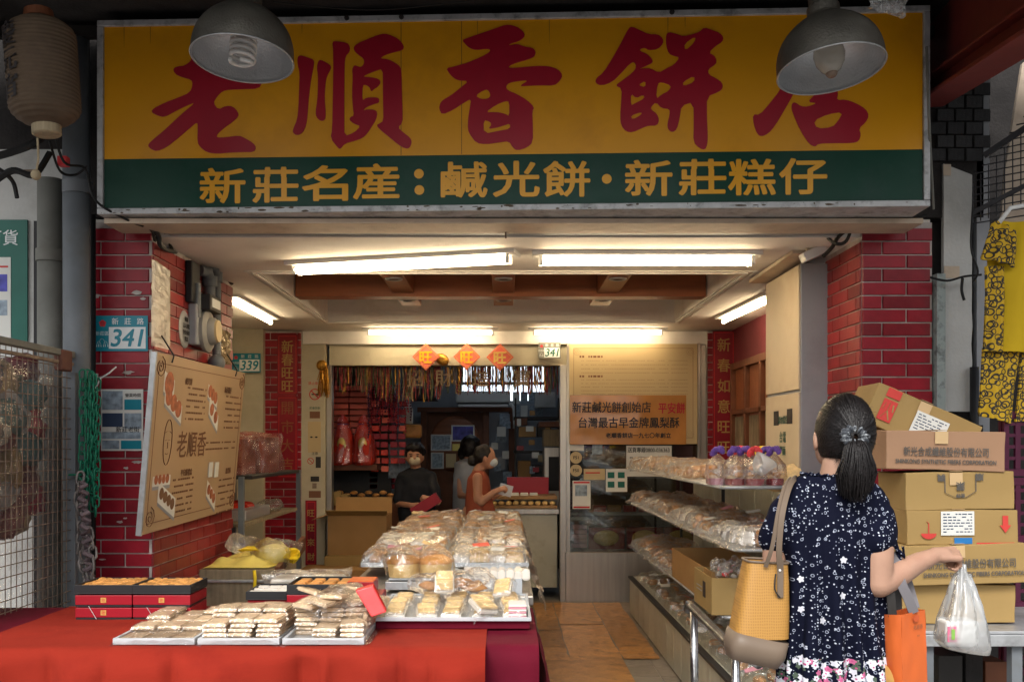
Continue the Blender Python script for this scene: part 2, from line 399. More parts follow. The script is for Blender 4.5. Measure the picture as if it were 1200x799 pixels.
def lines(fr, u0, u1, vs, m, parent, h=.004, c=.002, name='print_lines', gap=.25, dash=.012):
    q = MB(); rr = random.Random(3)
    for v in vs:
        u = u0
        while u < u1:
            L = min(dash*rr.uniform(.6, 1.5), u1-u)
            if rr.random() > gap*.4: q.box(u, u+L, v-h/2, v+h/2, c, c+.0006, fr.M())
            u += L+dash*gap*1.5
    return q.build(name, m, parent, kind='stuff')
def shapes(fr, outlines, m, parent, name, c=.002, t=.003, smooth=1):
    """filled outline with holes in a frame"""
    cu = bpy.data.curves.new('g', 'CURVE'); cu.dimensions = '2D'; cu.fill_mode = 'BOTH'; cu.extrude = t/2
    for o in outlines:
        pts = [Vector((a, b)) for a, b in o]
        for _ in range(smooth):
            q = []
            for i in range(len(pts)):
                a = pts[i]; b = pts[(i+1) % len(pts)]; q += [a*.75+b*.25, a*.25+b*.75]
            pts = q
        sp = cu.splines.new('POLY'); sp.points.add(len(pts)-1); sp.use_cyclic_u = True
        for i, p in enumerate(pts): sp.points[i].co = (p.x, p.y, 0, 1)
    ob = bpy.data.objects.new('g', cu); COL.objects.link(ob); bpy.context.view_layer.update()
    me = bpy.data.meshes.new_from_object(ob.evaluated_get(bpy.context.evaluated_depsgraph_get()))
    q = MB(); q.add([v.co for v in me.vertices], [list(p.vertices) for p in me.polygons], fr.M(0, 0, c+t/2))
    bpy.data.objects.remove(ob); bpy.data.curves.remove(cu); bpy.data.meshes.remove(me)
    return q.build(name, m, parent)
# ================================================================== LARGE STRUCTURE
CZ = 2.50      # arcade ceiling
YS = 9.2       # shopfront
def putM(name, me, mtx, parent=None, **k):
    o = bpy.data.objects.new(name, me); COL.objects.link(o)
    if parent is not None: o.parent = parent; o.matrix_basis = Matrix.Translation(-worldloc(parent)) @ mtx
    else: o.matrix_basis = mtx
    return tag(o, **k)
# ground
q = MB(); q.grid(lambda u, v: (-150+300*u, -150+151.5*v, -.12), 2, 2); q.build('road', M['asphalt'], kind='structure')
q = MB(); q.box(-6, 6, 1.5, 9.2, -.14, 0); q.build('pavement', M['concrete'], kind='structure')
q = MB(); q.box(-2.6, 2.2, 9.2, 14.2, -.14, 0.002); q.build('shop_floor', M['concrete'], kind='structure')
q = MB(); q.grid(lambda u, v: (-150+300*u, 14.3+150*v, -.12), 2, 2); q.build('ground_behind', M['asphalt'], kind='structure')
fl = MB(); fl.box(-2.45, 2.1, 5.0, 9.19, 0.0, .006); fl = fl.build('floor', M['mortar'], kind='structure')
tm = MB(); tm.box(-.146, .146, -.146, .146, 0, .008); tm = tm.mesh('floor_tile', M['floor'])
for i in range(8):
    for j in range(14):
        put('floor_tile', tm, (-.97+.3*i+.3, 5.15+.3*j, .006), parent=fl)
# building shell
def shell(name, boxes, m, kind='structure'):
    q = MB()
    for b in boxes: q.box(*b)
    return q.build(name, m, kind=kind)
shell('facade_wall', [(-2.13, 2.42, 5.02, 5.5, 2.60, 8.0), (-7, -2.131, 5.14, 5.5, 2.98, 8.0), (2.42, 7, 5.82, 6.0, 2.6, 8.0)], M['darkwall'])
# arcade ceiling with a sunken rectangle
hx0, hx1, hy0, hy1 = -1.49, 1.45, 6.05, 8.45
ceil = shell('ceiling', [(-2.1, 2.15, 5.02, 5.6, CZ, 2.59), (-2.6, 2.22, 5.6, hy0, CZ, 2.59), (-2.6, 2.22, hy1, 9.3, CZ, 2.59), (-2.6, hx0, hy0, hy1, CZ, 2.59), (hx1, 2.22, hy0, hy1, CZ, 2.59)], M['ceiling'])
q = MB(); q.box(hx0-.05, hx1+.05, hy0-.05, hy1+.05, 2.80, 2.85)
for b in ((hx0-.05, hx0, hy0-.05, hy1+.05, 2.591, 2.80), (hx1, hx1+.05, hy0-.05, hy1+.05, 2.591, 2.80), (hx0, hx1, hy0-.05, hy0, 2.591, 2.80), (hx0, hx1, hy1, hy1+.05, 2.591, 2.80)): q.box(*b)
q.build('ceiling_recess', M['ceiling'], parent=ceil)
q = MB()
for d, z0 in ((.0, CZ-.014), (.045, CZ-.008)):
    a0, a1, b0, b1 = hx0-.03-d, hx1+.03+d, hy0-.03-d, hy1+.03+d; t = .02
    q.box(a0, a0+t, b0, b1, z0, CZ-.001); q.box(a1-t, a1, b0, b1, z0, CZ-.001); q.box(a0+t, a1-t, b0, b0+t, z0, CZ-.001); q.box(a0+t, a1-t, b1-t, b1, z0, CZ-.001)
q.build('ceiling_moulding', M['ceiling'], parent=ceil, bev=.003)
# lintel: grey steel beam and beige strip below the sign
lb = thing('lintel_beam', 'long grey painted steel beam running under the yellow shop sign', 'beam', (-.1, 4.93, 2.50))
q = MB(); q.box(X(194, 4.93), X(986, 4.93), 4.93, 4.995, 2.505, 2.565); q.build('web', M['greybeam'], lb, bev=.002)
q = MB(); q.box(X(122, 4.70), X(1082, 4.70), 4.70, 4.928, 2.500, 2.524); q.build('soffit_board', M['beige'], lb)
q = MB()
for i in range(28):
    x = -1.6+i*.12; q.lathe([(.005, 0), (.005, .004), (0, .005)], 6, Matrix.Translation((x, 4.93, 2.513)) @ Matrix.Rotation(R(90), 4, 'X'))
q.build('rivet', M['rust'], lb)
q = MB(); q.bar((.01, 4.90, 2.50), (.01, 4.90, 2.58), .035, .03); q.tube([(.01, 4.9, 2.51), (.012, 4.9, 2.47)], .004, 5); q.build('bracket', M['rust'], lb)
# left & right walls of the arcade
shell('wall_left', [(-2.60, -2.45, 5.4, 9.3, 0, 2.5)], M['cream'])
shell('wall_left_end', [(-2.449, X(308, 9.0), 9.0, 9.2, 0, 2.5)], M['cream'])
shell('wall_right', [(2.10, 2.24, 5.9, 9.3, 0, 2.5)], M['maroonwall'])

# ---- brick pillars
BH, BP = .0628, .068
_bm = {}
def brick_mesh(L, m):
    k = (round(L, 3), m.name)
    if k not in _bm:
        q = MB(); c = .003; d = .009
        q.add([(0,0,0),(L,0,0),(L,BH,0),(0,BH,0),(c,c,d),(L-c,c,d),(L-c,BH-c,d),(c,BH-c,d)], [(4,5,6,7),(0,1,5,4),(1,2,6,5),(2,3,7,6),(3,0,4,7)])
        _bm[k] = q.mesh('brick', m)
    return _bm[k]
def bricks(parent, fr, W, z0, z1, m, shift=0.0, every=1):
    rr = random.Random(int(W*1000)); n = 0; z = z0
    while z+BH < z1:
        a = -(.244*(.5 if n % 2 else 0)+shift) % .244-.244
        while a < W:
            x0 = max(a, 0.0); x1 = min(a+.2385, W)
            if x1-x0 > .018:
                putM('brick', brick_mesh(x1-x0, m), fr.M(x0, z, .0015+rr.uniform(-.0012, .0012)) @ Matrix.Rotation(R(rr.uniform(-.25, .25)), 4, 'Z'), parent)
            a += .244
        z += BP; n += 1
lp = thing('brick_pillar', 'left red glazed brick pillar with the blue house number and a long side wall', 'pillar', (-1.92, 5.2, 0))
x0, x1 = X(107, 5), X(178, 5)
q = MB(); q.box(x0, x1, 5.0, 6.46, 0, 2.50); q.box(x0, x1, 5.0, 5.019, 2.5, 2.57); q.build('core', M['mortar'], lp)
bricks(lp, Fr((x0, 5.0, 0), (1,0,0), (0,0,1)), x1-x0, .03, 2.57, M['brick'], .07)
bricks(lp, Fr((x1, 5.0, 0), (0,1,0), (0,0,1)), 1.46, .03, 2.50, M['brick_side'], .02)
rp = thing('brick_pillar', 'right red glazed brick pillar rising behind the stacked cardboard cartons', 'pillar', (1.97, 5.2, 0))
x2, x3 = X(1010, 5), X(1092, 5)
q = MB(); q.box(x2, x3, 5.0, 5.56, 0, 2.50); q.box(x2, x3, 5.0, 5.019, 2.5, 2.57); q.build('core', M['mortar'], rp)
bricks(rp, Fr((x2, 5.0, 0), (1,0,0), (0,0,1)), x3-x2, .03, 2.57, M['brick'], .02)
bricks(rp, Fr((x2, 5.56, 0), (0,-1,0), (0,0,1)), .56, .03, 2.50, M['brick_side'], .1)
def pier(px0, px1, lab):
    t = thing('brick_pier', lab, 'pillar', (X((px0+px1)/2, 9), 9.1, 0))
    a, b = X(px0, YS-.1), X(px1, YS-.1)
    q = MB(); q.box(a, b, YS-.1, YS+.1, 0, 2.49); q.build('core', M['mortar'], t)
    bricks(t, Fr((a, YS-.1, 0), (1,0,0), (0,0,1)), b-a, .03, 2.49, M['brick'], .05); return t
pier(308, 353, 'narrow brick pier left of the shopfront behind the red couplet')
pier(829, 867, 'narrow brick pier right of the shopfront between notice board and wooden window')

# ---- shop front fascia, posts
fa = thing('shopfront_frame', 'cream fascia and steel posts framing the open shopfront', 'shopfront', (0, 9.2, 0))
q = MB(); q.box(X(356, YS), X(829, YS), YS-.06, YS+.15, Z(404, YS), 2.495); q.build('cornice', M['ceiling'], fa, bev=.004)
q = MB(); q.box(X(386, YS), X(829, YS), YS, YS+.12, Z(428, YS), Z(404, YS)-.002); q.build('fascia', M['cream'], fa)
q = MB(); q.box(X(820, YS), X(829, YS), YS-.05, YS+.1, 0, Z(404, YS)-.002); q.build('post', M['steel'], fa, bev=.003)
q = MB(); q.box(X(656, YS), X(664, YS), YS-.05, YS+.1, 0, Z(428, YS)-.002); q.build('post', M['steel'], fa, bev=.003)
q = MB(); q.box(X(383, YS), X(389, YS), YS-.02, YS+.1, 0, Z(428, YS)-.002); q.build('post', M['steel'], fa, bev=.003)
cp = thing('cream_pier', 'cream painted pier with no smoking stickers left of the shop opening', 'pillar', (X(368, YS), YS, 0))
q = MB(); q.box(X(353, YS), X(382.5, YS), YS-.08, YS+.1, 0, Z(404, YS)-.003); q.build('core', M['cream'], cp)
cf = Fr((X(353, YS), YS-.08, EYE), (1,0,0), (0,0,1))
def CF(px, py): return cf.hit(px, py)
def sticker(par, fr, px0, py0, px1, py1, m, name='sticker', t=.002, c=0.0):
    a, b = fr.hit(px0, py1); d, e = fr.hit(px1, py0)
    return panel(fr, a, d, b, e, t, name, M[m] if isinstance(m, str) else m, par, c=c)
def ring(fr, px, py, r, th, m, par, name='ring', c=.002, bar=True):
    a, b = fr.hit(px, py); q = MB(); n = 28
    for i in range(n):
        t0, t1 = 2*math.pi*i/n, 2*math.pi*(i+1)/n
        q.add([(a+r*math.cos(t0), b+r*math.sin(t0), c), (a+(r-th)*math.cos(t0), b+(r-th)*math.sin(t0), c), (a+(r-th)*math.cos(t1), b+(r-th)*math.sin(t1), c), (a+r*math.cos(t1), b+r*math.sin(t1), c)], [(0,3,2,1)], fr.M())
    if bar: q.box(-r, r, -th/2, th/2, 0, .0006, fr.M(a, b, c) @ Matrix.Rotation(R(-45), 4, 'Z'))
    return q.build(name, m, par)
ring(cf, 369, 462, .052, .009, M['redink'], cp)
a, b = cf.hit(369, 462); q = MB(); q.box(-.03, .03, -.006, .006, 0, .0008, cf.M(a, b, .0015)); q.build('cigarette', M['ink'], cp)
text('禁止吸菸', cf, *cf.hit(369, 449), .03, M['redink'], cp, off=.01)
text('菸害防制', cf, *cf.hit(369, 478), .025, M['greenposter'], cp, off=.01)
sticker(cp, cf, 363, 482, 375, 490, 'brownink'); sticker(cp, cf, 361, 494, 376, 530, 'notice')
a, b = cf.hit(365, 512); q = MB(); q.ell(cf.p(a, b, .004), (.012, .003, .007)); q.ell(cf.p(a+.045, b, .004), (.012, .003, .007)); q.build('eye_print', M['ink'], cp)
ring(cf, 364, 540, .03, .006, M['redink'], cp)
sticker(cp, cf, 370, 535, 376, 548, 'ink'); text('注意', cf, *cf.hit(369, 531), .03, M['ink'], cp, off=.01)
sticker(cp, cf, 364, 558, 374, 564, 'ink'); sticker(cp, cf, 366, 566, 371, 572, 'rust'); sticker(cp, cf, 362, 575, 376, 583, 'brownink')
def couplet(px0, py0, px1, py1, s, lab, Y, step, size, m='dullgold', y0=None):
    t = thing('couplet_banner', lab, 'banner', (X((px0+px1)/2, Y), Y, Z(py1, Y)))
    f = Fr((X(px0, Y), Y, EYE), (1,0,0), (0,0,1))
    a, b = f.hit(px0, py1); c, d = f.hit(px1, py0)
    panel(f, a, c, b, d, .006, 'paper', M['couplet'], t)
    q = MB(); e = .012
    for bx in ((a+e, a+e+.006, b+e, d-e), (c-e-.006, c-e, b+e, d-e), (a+e, c-e, b+e, b+e+.006), (a+e, c-e, d-e-.006, d-e)): q.box(bx[0], bx[1], bx[2], bx[3], .0062, .0072, f.M())
    q.build('border', M['redink'], t)
    for i, ch in enumerate(s):
        u, v = f.hit((px0+px1)/2, (y0 or py0+14)+i*step); text(ch, f, u, v, size, M[m], t, 'character', off=.02, c=.0065, sx=.95)
    return t
couplet(325, 392, 349, 462, '新春旺旺', 'upper red couplet with gold characters left of the shopfront', YS-.115, 15.5, .12, 'dullgold', 406)
couplet(325, 464, 349, 560, '開市大吉', 'lower red couplet with dark gold characters left of the shopfront', YS-.115, 22, .13, 'beam', 478)
couplet(835, 388, 861, 547, '新春如意旺旺', 'tall red couplet right of the shopfront beside the wooden window', YS-.115, 24, .13, 'dullgold', 404)
couplet(358, 586, 371, 662, '旺旺來財', 'small red couplet low on the cream pier', YS-.09, 17, .075, 'dullgold', 601)

# ---- sunken ceiling timber beams with downlights
bt = thing('ceiling_beam', 'brown timber cross beam with downlights in the sunken ceiling', 'beam', (0, 7.2, 2.5))
q = MB(); q.box(hx0+.01, hx1-.01, 7.08, 7.24, 2.508, 2.69); q.build('main_beam', M['beam'], bt, bev=.003)
for cx in (-.71, 0.0, .74):
    q = MB(); q.box(cx-.075, cx+.075, 6.18, 7.079, 2.53, 2.66); q.box(cx-.075, cx+.075, 7.241, 7.72, 2.53, 2.66); bb = q.build('short_beam', M['beam'], bt, bev=.003)
    for yy in (6.45, 7.40):
        q = MB(); q.lathe([(.03, .004), (.052, 0), (.058, .006), (.058, .012)], 20, Matrix.Translation((cx, yy, 2.519))); q.build('downlight', M['alu'], bb, smooth=True)
# ---- fluorescent lamps
def lamp(p0, p1, lab, nt_=1, wid=.12, ang=0):
    p0 = Vector(p0); p1 = Vector(p1); d = (p1-p0).normalized(); L = (p1-p0).length
    t = thing('fluorescent_lamp', lab, 'ceiling lamp', (p0+p1)/2)
    r = d.cross(Vector((0,0,1))).normalized(); u = r.cross(d)
    q = MB(); q.bar(p0-d*.03+u*.035, p1+d*.03+u*.035, wid, .03); q.build('housing', M['white'], t, bev=.004)
    offs = [0] if nt_ == 1 else [-.035, .035]
    for o in offs:
        q = MB(); q.tube([p0+r*o+d*.02-u*.005, p1+r*o-d*.02-u*.005], .0145, 12); q.build('tube', M['tube'], t, smooth=True)
        for e, s in ((p0, -1), (p1, 1)):
            q = MB(); q.bar(e+r*o-d*s*.018-u*.026, e+r*o-d*s*.018+u*.02, .03, .02, (1,0,0)); q.build('end_holder', M['white'], t)
lamp((X(345, 5.72), 5.72, 2.455), (X(600, 5.38), 5.38, 2.458), 'front left twin tube lamp, lit and hung slightly askew', 2, .15)
lamp((X(630, 5.42), 5.42, 2.455), (X(884, 5.42), 5.42, 2.455), 'front right twin tube lamp, lit, above the aisle', 2, .15)
lamp((X(429, 8.95), 8.95, 2.462), (X(580, 8.95), 8.95, 2.462), 'rear left single tube lamp in front of the shop opening', 1, .06)
lamp((X(623, 8.95), 8.95, 2.462), (X(778, 8.95), 8.95, 2.462), 'rear right single tube lamp above the notice board', 1, .06)
lamp((X(270, 6.95), 6.95, 2.462), (X(318, 8.2), 8.2, 2.462), 'left side tube lamp running back along the brick wall', 1, .12)
lamp((X(903, 6.90), 6.90, 2.462), (X(847, 8.15), 8.15, 2.462), 'right side tube lamp running back above the wooden window', 1, .12)

M['streak'] = mat('grime_streak', (.10,.075,.05), .7, var=.3)
M['drip'] = mat('faint_drip', (.42,.19,.015), .6)
rr_s = random.Random(9)
# ================================================================== SIGN
pl = P(115, 252, 4.66); pr = P(1089, 246, 4.50); pr.z = pl.z
sf = Fr(pl, pr-pl, (0,0,1))
sg = thing('shop_sign', 'large yellow and green shop sign with red brush characters above the arcade', 'sign', (0, 4.7, 2.5))
SW = (pr-pl).length; SH = .905
q = MB(); q.box(.01, SW-.01, .01, SH-.01, -.20, -.012, sf.M()); q.build('box', M['signframe'], sg)
_, gsp = sf.hit(600, 181)
q = MB(); q.box(.03, SW-.03, gsp, SH-.026, -.010, .0, sf.M()); q.build('yellow_panel', M['yellow'], sg)
q = MB(); q.box(.03, SW-.03, .026, gsp-.001, -.010, .001, sf.M()); q.build('green_panel', M['green'], sg)
q = MB()
for px in (470, 541):
    u, v = sf.hit(px, 100); q.box(u-.0012, u+.0012, gsp+.002, SH-.03, .0, .0006, sf.M())
q.build('panel_joint', M['wood'], sg)
for k in range(9):
    u = rr_s.uniform(.1, SW-.1); L_ = rr_s.uniform(.03, .16); q = MB(); q.add([(u-.002, SH-.03, .0008), (u+.003, SH-.03, .0008), (u+.001, SH-.03-L_, .0008), (u, SH-.03-L_, .0008)], [(0, 3, 2, 1)], sf.M()); q.build('drip_stain', M['drip'], sg)
q = MB()
for k in range(60):
    u = rr_s.uniform(.02, SW-.05); w2_ = rr_s.uniform(.004, .05)*rr_s.random(); h2_ = rr_s.uniform(.001, .007); v9 = rr_s.choice((.006, .012, .018, .022)); pts = [(u+w2_*math.cos(t_)*rr_s.uniform(.6, 1), v9+h2_*math.sin(t_)*rr_s.uniform(.6, 1), .0146) for t_ in [i*math.pi/5 for i in range(10)]]
    q.add(pts, [list(range(10))], sf.M())
q.build('peeled_spots', M['streak'], sg, kind='stuff')
q = MB(); fw = .03
q.box(0, SW, 0, fw-.002, -.205, .014, sf.M()); q.box(0, SW, SH-fw+.002, SH, -.205, .014, sf.M()); q.box(0, fw-.002, fw-.001, SH-fw+.001, -.205, .0135, sf.M()); q.box(SW-fw+.002, SW, fw-.001, SH-fw+.001, -.205, .0135, sf.M())
q.build('sign_frame', M['signframe'], sg, bev=.003)
def tr(pts, sc, ox, oy): return [sf.hit(ox+x/sc, oy+y/sc) for x, y in pts]
G1 = [[(190,255),(215,242),(260,238),(300,205),(310,150),(300,110),(305,72),(335,65),(420,60),(440,80),(425,140),(480,150),(560,130),(585,160),(560,210),(520,250),(600,270),(690,310),(712,335),(690,372),(600,375),(520,378),(480,385),(445,420),(425,455),(455,495),(500,472),(540,475),(572,510),(572,535),(540,565),(490,600),(450,635),(443,658),(500,656),(575,645),(610,660),(660,690),(676,715),(662,742),(600,742),(520,745),(450,752),(390,745),(350,715),(332,685),(335,600),(332,565),(290,600),(220,660),(150,715),(95,738),(60,725),(42,705),(60,680),(140,615),(240,520),(325,450),(270,470),(200,505),(140,538),(100,530),(60,508),(80,485),(140,455),(220,425),(290,395),(305,350),(300,320),(240,305),(200,285)]]
G2 = [[(75,180),(95,178),(130,190),(165,203),(166,230),(150,310),(138,400),(130,500),(122,580),(100,630),(65,646),(40,628),(45,605),(68,550),(75,480),(78,380),(82,280),(70,235),(68,200)],
 [(190,212),(205,203),(240,220),(267,240),(262,262),(240,300),(232,350),(228,430),(235,520),(230,555),(205,562),(180,540),(174,510),(185,440),(188,370),(188,290),(182,250)],
 [(272,98),(295,94),(360,103),(378,130),(372,160),(350,180),(345,230),(343,400),(343,560),(343,650),(400,630),(440,590),(400,578),(372,555),(378,538),(400,530),(392,480),(388,400),(392,300),(388,260),(400,235),(420,240),(440,248),(460,225),(455,195),(425,175),(400,150),(398,128),(420,108),(480,82),(540,58),(580,50),(620,62),(660,82),(685,110),(693,132),(680,148),(630,160),(580,175),(550,195),(600,200),(640,220),(672,245),(678,280),(680,400),(684,500),(684,570),(655,598),(690,630),(730,660),(738,685),(725,718),(700,722),(660,700),(600,650),(550,610),(530,585),(550,575),(572,560),(570,480),(568,350),(568,255),(520,270),(470,290),(452,303),(500,305),(545,315),(557,335),(540,360),(515,375),(500,390),(492,365),(470,350),(450,350),(448,430),(455,440),(470,425),(520,422),(548,428),(545,455),(520,460),(470,480),(452,500),(480,492),(520,495),(537,510),(530,550),(505,590),(480,630),(450,660),(400,678),(345,692),(320,725),(305,718),(262,662),(272,610),(275,450),(278,300),(278,150)]]
G3 = [[(172,132),(190,122),(300,85),(370,60),(410,46),(450,48),(490,65),(518,95),(512,118),(480,138),(435,150),(430,160),(475,150),(520,168),(560,172),(578,192),(572,220),(540,235),(470,255),(430,272),(430,284),(500,280),(580,272),(650,273),(700,290),(726,322),(710,355),(680,380),(600,378),(530,382),(485,384),(540,350),(480,355),(430,365),(413,385),(420,405),(470,425),(530,460),(570,500),(558,520),(562,600),(562,690),(530,720),(475,738),(450,720),(430,685),(380,692),(300,703),(250,695),(215,650),(203,620),(205,560),(215,500),(222,452),(180,475),(120,515),(62,540),(45,510),(50,480),(65,460),(110,435),(160,395),(210,355),(150,352),(120,335),(95,305),(85,285),(130,275),(200,255),(280,222),(325,195),(325,180),(300,178),(250,185),(215,175),(195,158)],
 [(245,435),(290,405),(315,402),(330,435),(315,452),(275,455)], [(298,528),(360,485),(410,465),(432,468),(432,550),(410,535),(360,525)], [(290,568),(325,578),(335,595),(315,618),(360,612),(400,600),(436,588),(436,618),(380,628),(292,646)]]
G4 = [[(220,62),(240,56),(280,75),(330,98),(380,98),(408,120),(410,150),(380,180),(330,186),(310,172),(285,178),(280,190),(320,205),(350,235),(352,255),(320,270),(275,290),(300,285),(340,285),(385,310),(420,290),(470,265),(500,225),(470,218),(440,205),(425,160),(425,100),(440,86),(480,95),(520,110),(570,98),(610,85),(635,60),(680,75),(720,90),(742,115),(735,140),(700,160),(660,200),(690,215),(704,240),(700,262),(655,292),(660,320),(700,340),(735,365),(738,395),(715,415),(650,440),(650,550),(655,660),(652,705),(640,733),(610,725),(575,690),(578,600),(576,470),(510,490),(500,560),(485,620),(460,638),(435,620),(432,590),(445,540),(445,508),(400,505),(370,470),(345,495),(340,510),(375,535),(388,570),(375,600),(330,600),(300,610),(240,638),(205,632),(178,600),(172,550),(178,470),(182,395),(145,380),(180,355),(240,310),(262,280),(250,248),(225,260),(180,310),(130,360),(70,381),(35,365),(40,340),(80,310),(130,230),(180,140)],
 [(525,150),(590,108),(580,145),(530,190)], [(518,360),(580,325),(582,360),(520,385)], [(270,378),(312,352),(312,390)], [(232,422),(260,450),(300,430),(308,450),(250,480),(232,490)], [(230,545),(290,525),(290,540),(240,568)], [(378,370),(400,360),(455,380),(440,410),(400,430),(370,455)]]
G5 = [[(60,522),(100,525),(150,470),(220,380),(260,300),(280,230),(240,180),(232,155),(280,135),(330,120),(380,150),(420,90),(470,80),(480,140),(560,135),(640,130),(650,180),(560,200),(470,215),(340,240),(330,330),(300,400),(250,490),(190,590),(150,635),(110,652),(85,635),(65,580)],
 [(290,455),(310,452),(340,475),(380,478),(440,455),(380,450),(420,410),(440,385),(450,300),(500,290),(545,300),(560,400),(550,440),(600,435),(660,455),(720,490),(740,530),(720,570),(680,605),(693,640),(680,680),(640,690),(540,690),(445,692),(425,712),(390,695),(340,620),(300,530),(286,490)],
 [(415,560),(500,520),(588,508),(560,560),(525,598),(435,606)]]
for G, sc, ox, oy in ((G1, 4.994, 165, 30), (G2, 4.994, 335, 30), (G3, 4.7, 505, 20), (G4, 4.7, 690, 20), (G5, 4.994, 870, 30)):
    shapes(sf, [tr(g, sc, ox, oy) for g in G], M['signred'], sg, 'brush_character', c=.001)
for ch, px, py in (('新',261,218),('莊',323,217),('名',381,215),('産',441,213),('鹹',544,211),('光',605,210),('餅',664,210),('新',760,209),('莊',823,208),('糕',881,208),('仔',941,207)):
    u, v = sf.hit(px, py); text(ch, sf, u, v, .2, M['signgold'], sg, 'small_character', bold=.0045, c=.003, w=.208, h=.158)
q = MB()
for px, py in ((491, 204), (491.5, 223), (711, 210)):
    u, v = sf.hit(px, py); q.lathe([(.0, 0), (.0225, 0)], 20, sf.M(u, v, .003))
q.build('dot_mark', M['signgold'], sg)
q = MB()
for px in (407, 471, 787, 1030):
    u, v = sf.hit(px, 14); q.lathe([(.012, 0), (.012, .006), (0, .008)], 8, sf.M(u, SH-.012, .014))
q.build('screw', M['ink'], sg)

# ---- canopy above, dark
cn = thing('street_canopy', 'dark canopy roof projecting over the sign towards the street', 'canopy', (0, 4, 3.4))
q = MB(); q.add([(-3.2,4.95,3.50),(3.2,4.95,3.50),(3.2,2.3,3.37),(-3.2,2.3,3.37),(-3.2,4.95,3.56),(3.2,4.95,3.56),(3.2,2.3,3.43),(-3.2,2.3,3.43)], [(0,1,2,3),(4,7,6,5),(0,4,5,1),(1,5,6,2),(2,6,7,3),(3,7,4,0)]); q.build('roof_sheet', M['darkwall'], cn)
q = MB(); q.bar((-3.1, 4.80, 3.44), (3.1, 4.80, 3.44), .05, .05); q.build('rail', M['dark'], cn)
def ibeam(p0, p1, h, wd, lab):
    t = thing('steel_beam', lab, 'beam', (Vector(p0)+Vector(p1))/2); p0 = Vector(p0); p1 = Vector(p1); up = Vector((0,0,1))
    q = MB(); q.bar(p0+up*h/2, p1+up*h/2, .02, h); q.build('web', M['redsteel'], t)
    for k in (0, 1):
        q = MB(); q.bar(p0+up*h*k, p1+up*h*k, wd, .018); q.build('flange', M['redsteel'], t, bev=.002)
    q = MB(); q.bar(p0+up*(.1), p1+up*(.1), wd*.8, .012); q.build('flange', M['redsteel'], t, bev=.002)
ibeam((2.10, 4.95, 3.14), (1.86, 3.2, 2.86), .50, .16, 'dark red steel beam slanting to the upper right corner over the grille')
ibeam((-2.62, 4.95, 3.10), (-2.40, 3.2, 2.86), .45, .14, 'dark red steel beam behind the paper lantern')

# ---- neighbours at the sides
lw_ = shell('neighbour_wall_left', [(-4.5, -2.132, 5.14, 5.3, 0, 2.979)], M['white_wall'])
gp = thing('green_poster', 'green shop poster with a white picture sheet at the left edge', 'poster', (-2.55, 5.13, 2.0))
gf = Fr((-2.9, 5.135, EYE), (1,0,0), (0,0,1))
sticker(gp, gf, -60, 258, 33, 400, 'greenposter', 'backing', .01)
sticker(gp, gf, -60, 302, 14, 396, 'paper', 'sheet', .003, .010)
sticker(gp, gf, -60, 312, 11, 314, 'redink', 'stripe', .001, .0131); sticker(gp, gf, -8, 322, 10, 342, 'screen', 'picture', .001, .0131); sticker(gp, gf, -8, 352, 10, 370, 'coolpaper', 'picture', .001, .0131)
text('百貨', gf, *gf.hit(4, 279), .085, M['whiteink'], gp, off=.01, c=.0105)
q = MB(); q.bar((X(44, 5.1), 5.12, 0), (X(44, 5.1), 5.12, 2.6), .035, .05); q.build('black_conduit', M['black'], label='flat black conduit beside the beige drain pipe', cat='conduit')
def pipe(pts, r, m, lab, nm='drain_pipe', collars=()):
    t = thing(nm, lab, 'pipe', pts[0]); q = MB(); q.tube(pts, r, 18); q.build('pipe', M[m], t, smooth=True)
    for c in collars:
        q = MB(); q.tube([(pts[0][0], pts[0][1], c-.03), (pts[0][0], pts[0][1], c+.03)], r*1.12, 18); q.build('collar', M[m], t, auto=40)
    return t
pipe([(X(56, 4.95), 4.98, 0), (X(56, 4.95), 4.98, 2.78)], .062, 'pipe2', 'beige drain pipe standing behind the wire cage', collars=(1.55, 2.4))
pipe([(X(88, 4.8), 4.83, 0), (X(86, 4.8), 4.83, 3.42)], .063, 'pipe', 'grey drain pipe beside the left brick pillar', collars=(1.3, 2.7))
pipe([(X(103, 4.9), 4.96, 0), (X(103, 4.9), 4.96, 2.6)], .014, 'rubber', 'thin black cable pipe along the left edge of the left pillar', 'conduit')
shell('neighbour_wall_right', [(2.155, 2.42, 5.10, 5.3, 0, 3.5), (2.42, 4.5, 5.7, 5.8, 0, 3.5)], M['darkwall'])
gb = thing('grey_brickwork', 'dark grey brickwork panel at the right end of the sign', 'wall', (2.28, 5.09, 2.6))
bf = Fr((X(1091, 5.0), 5.004, 2.88), (1,0,0), (0,0,1))
for r_ in range(6):
    for k in range(3):
        putM('brick', brick_mesh(.085, M['brick_dark']), bf.M(.092*k+(.04 if r_ % 2 else 0)-.01, r_*.066), gb)
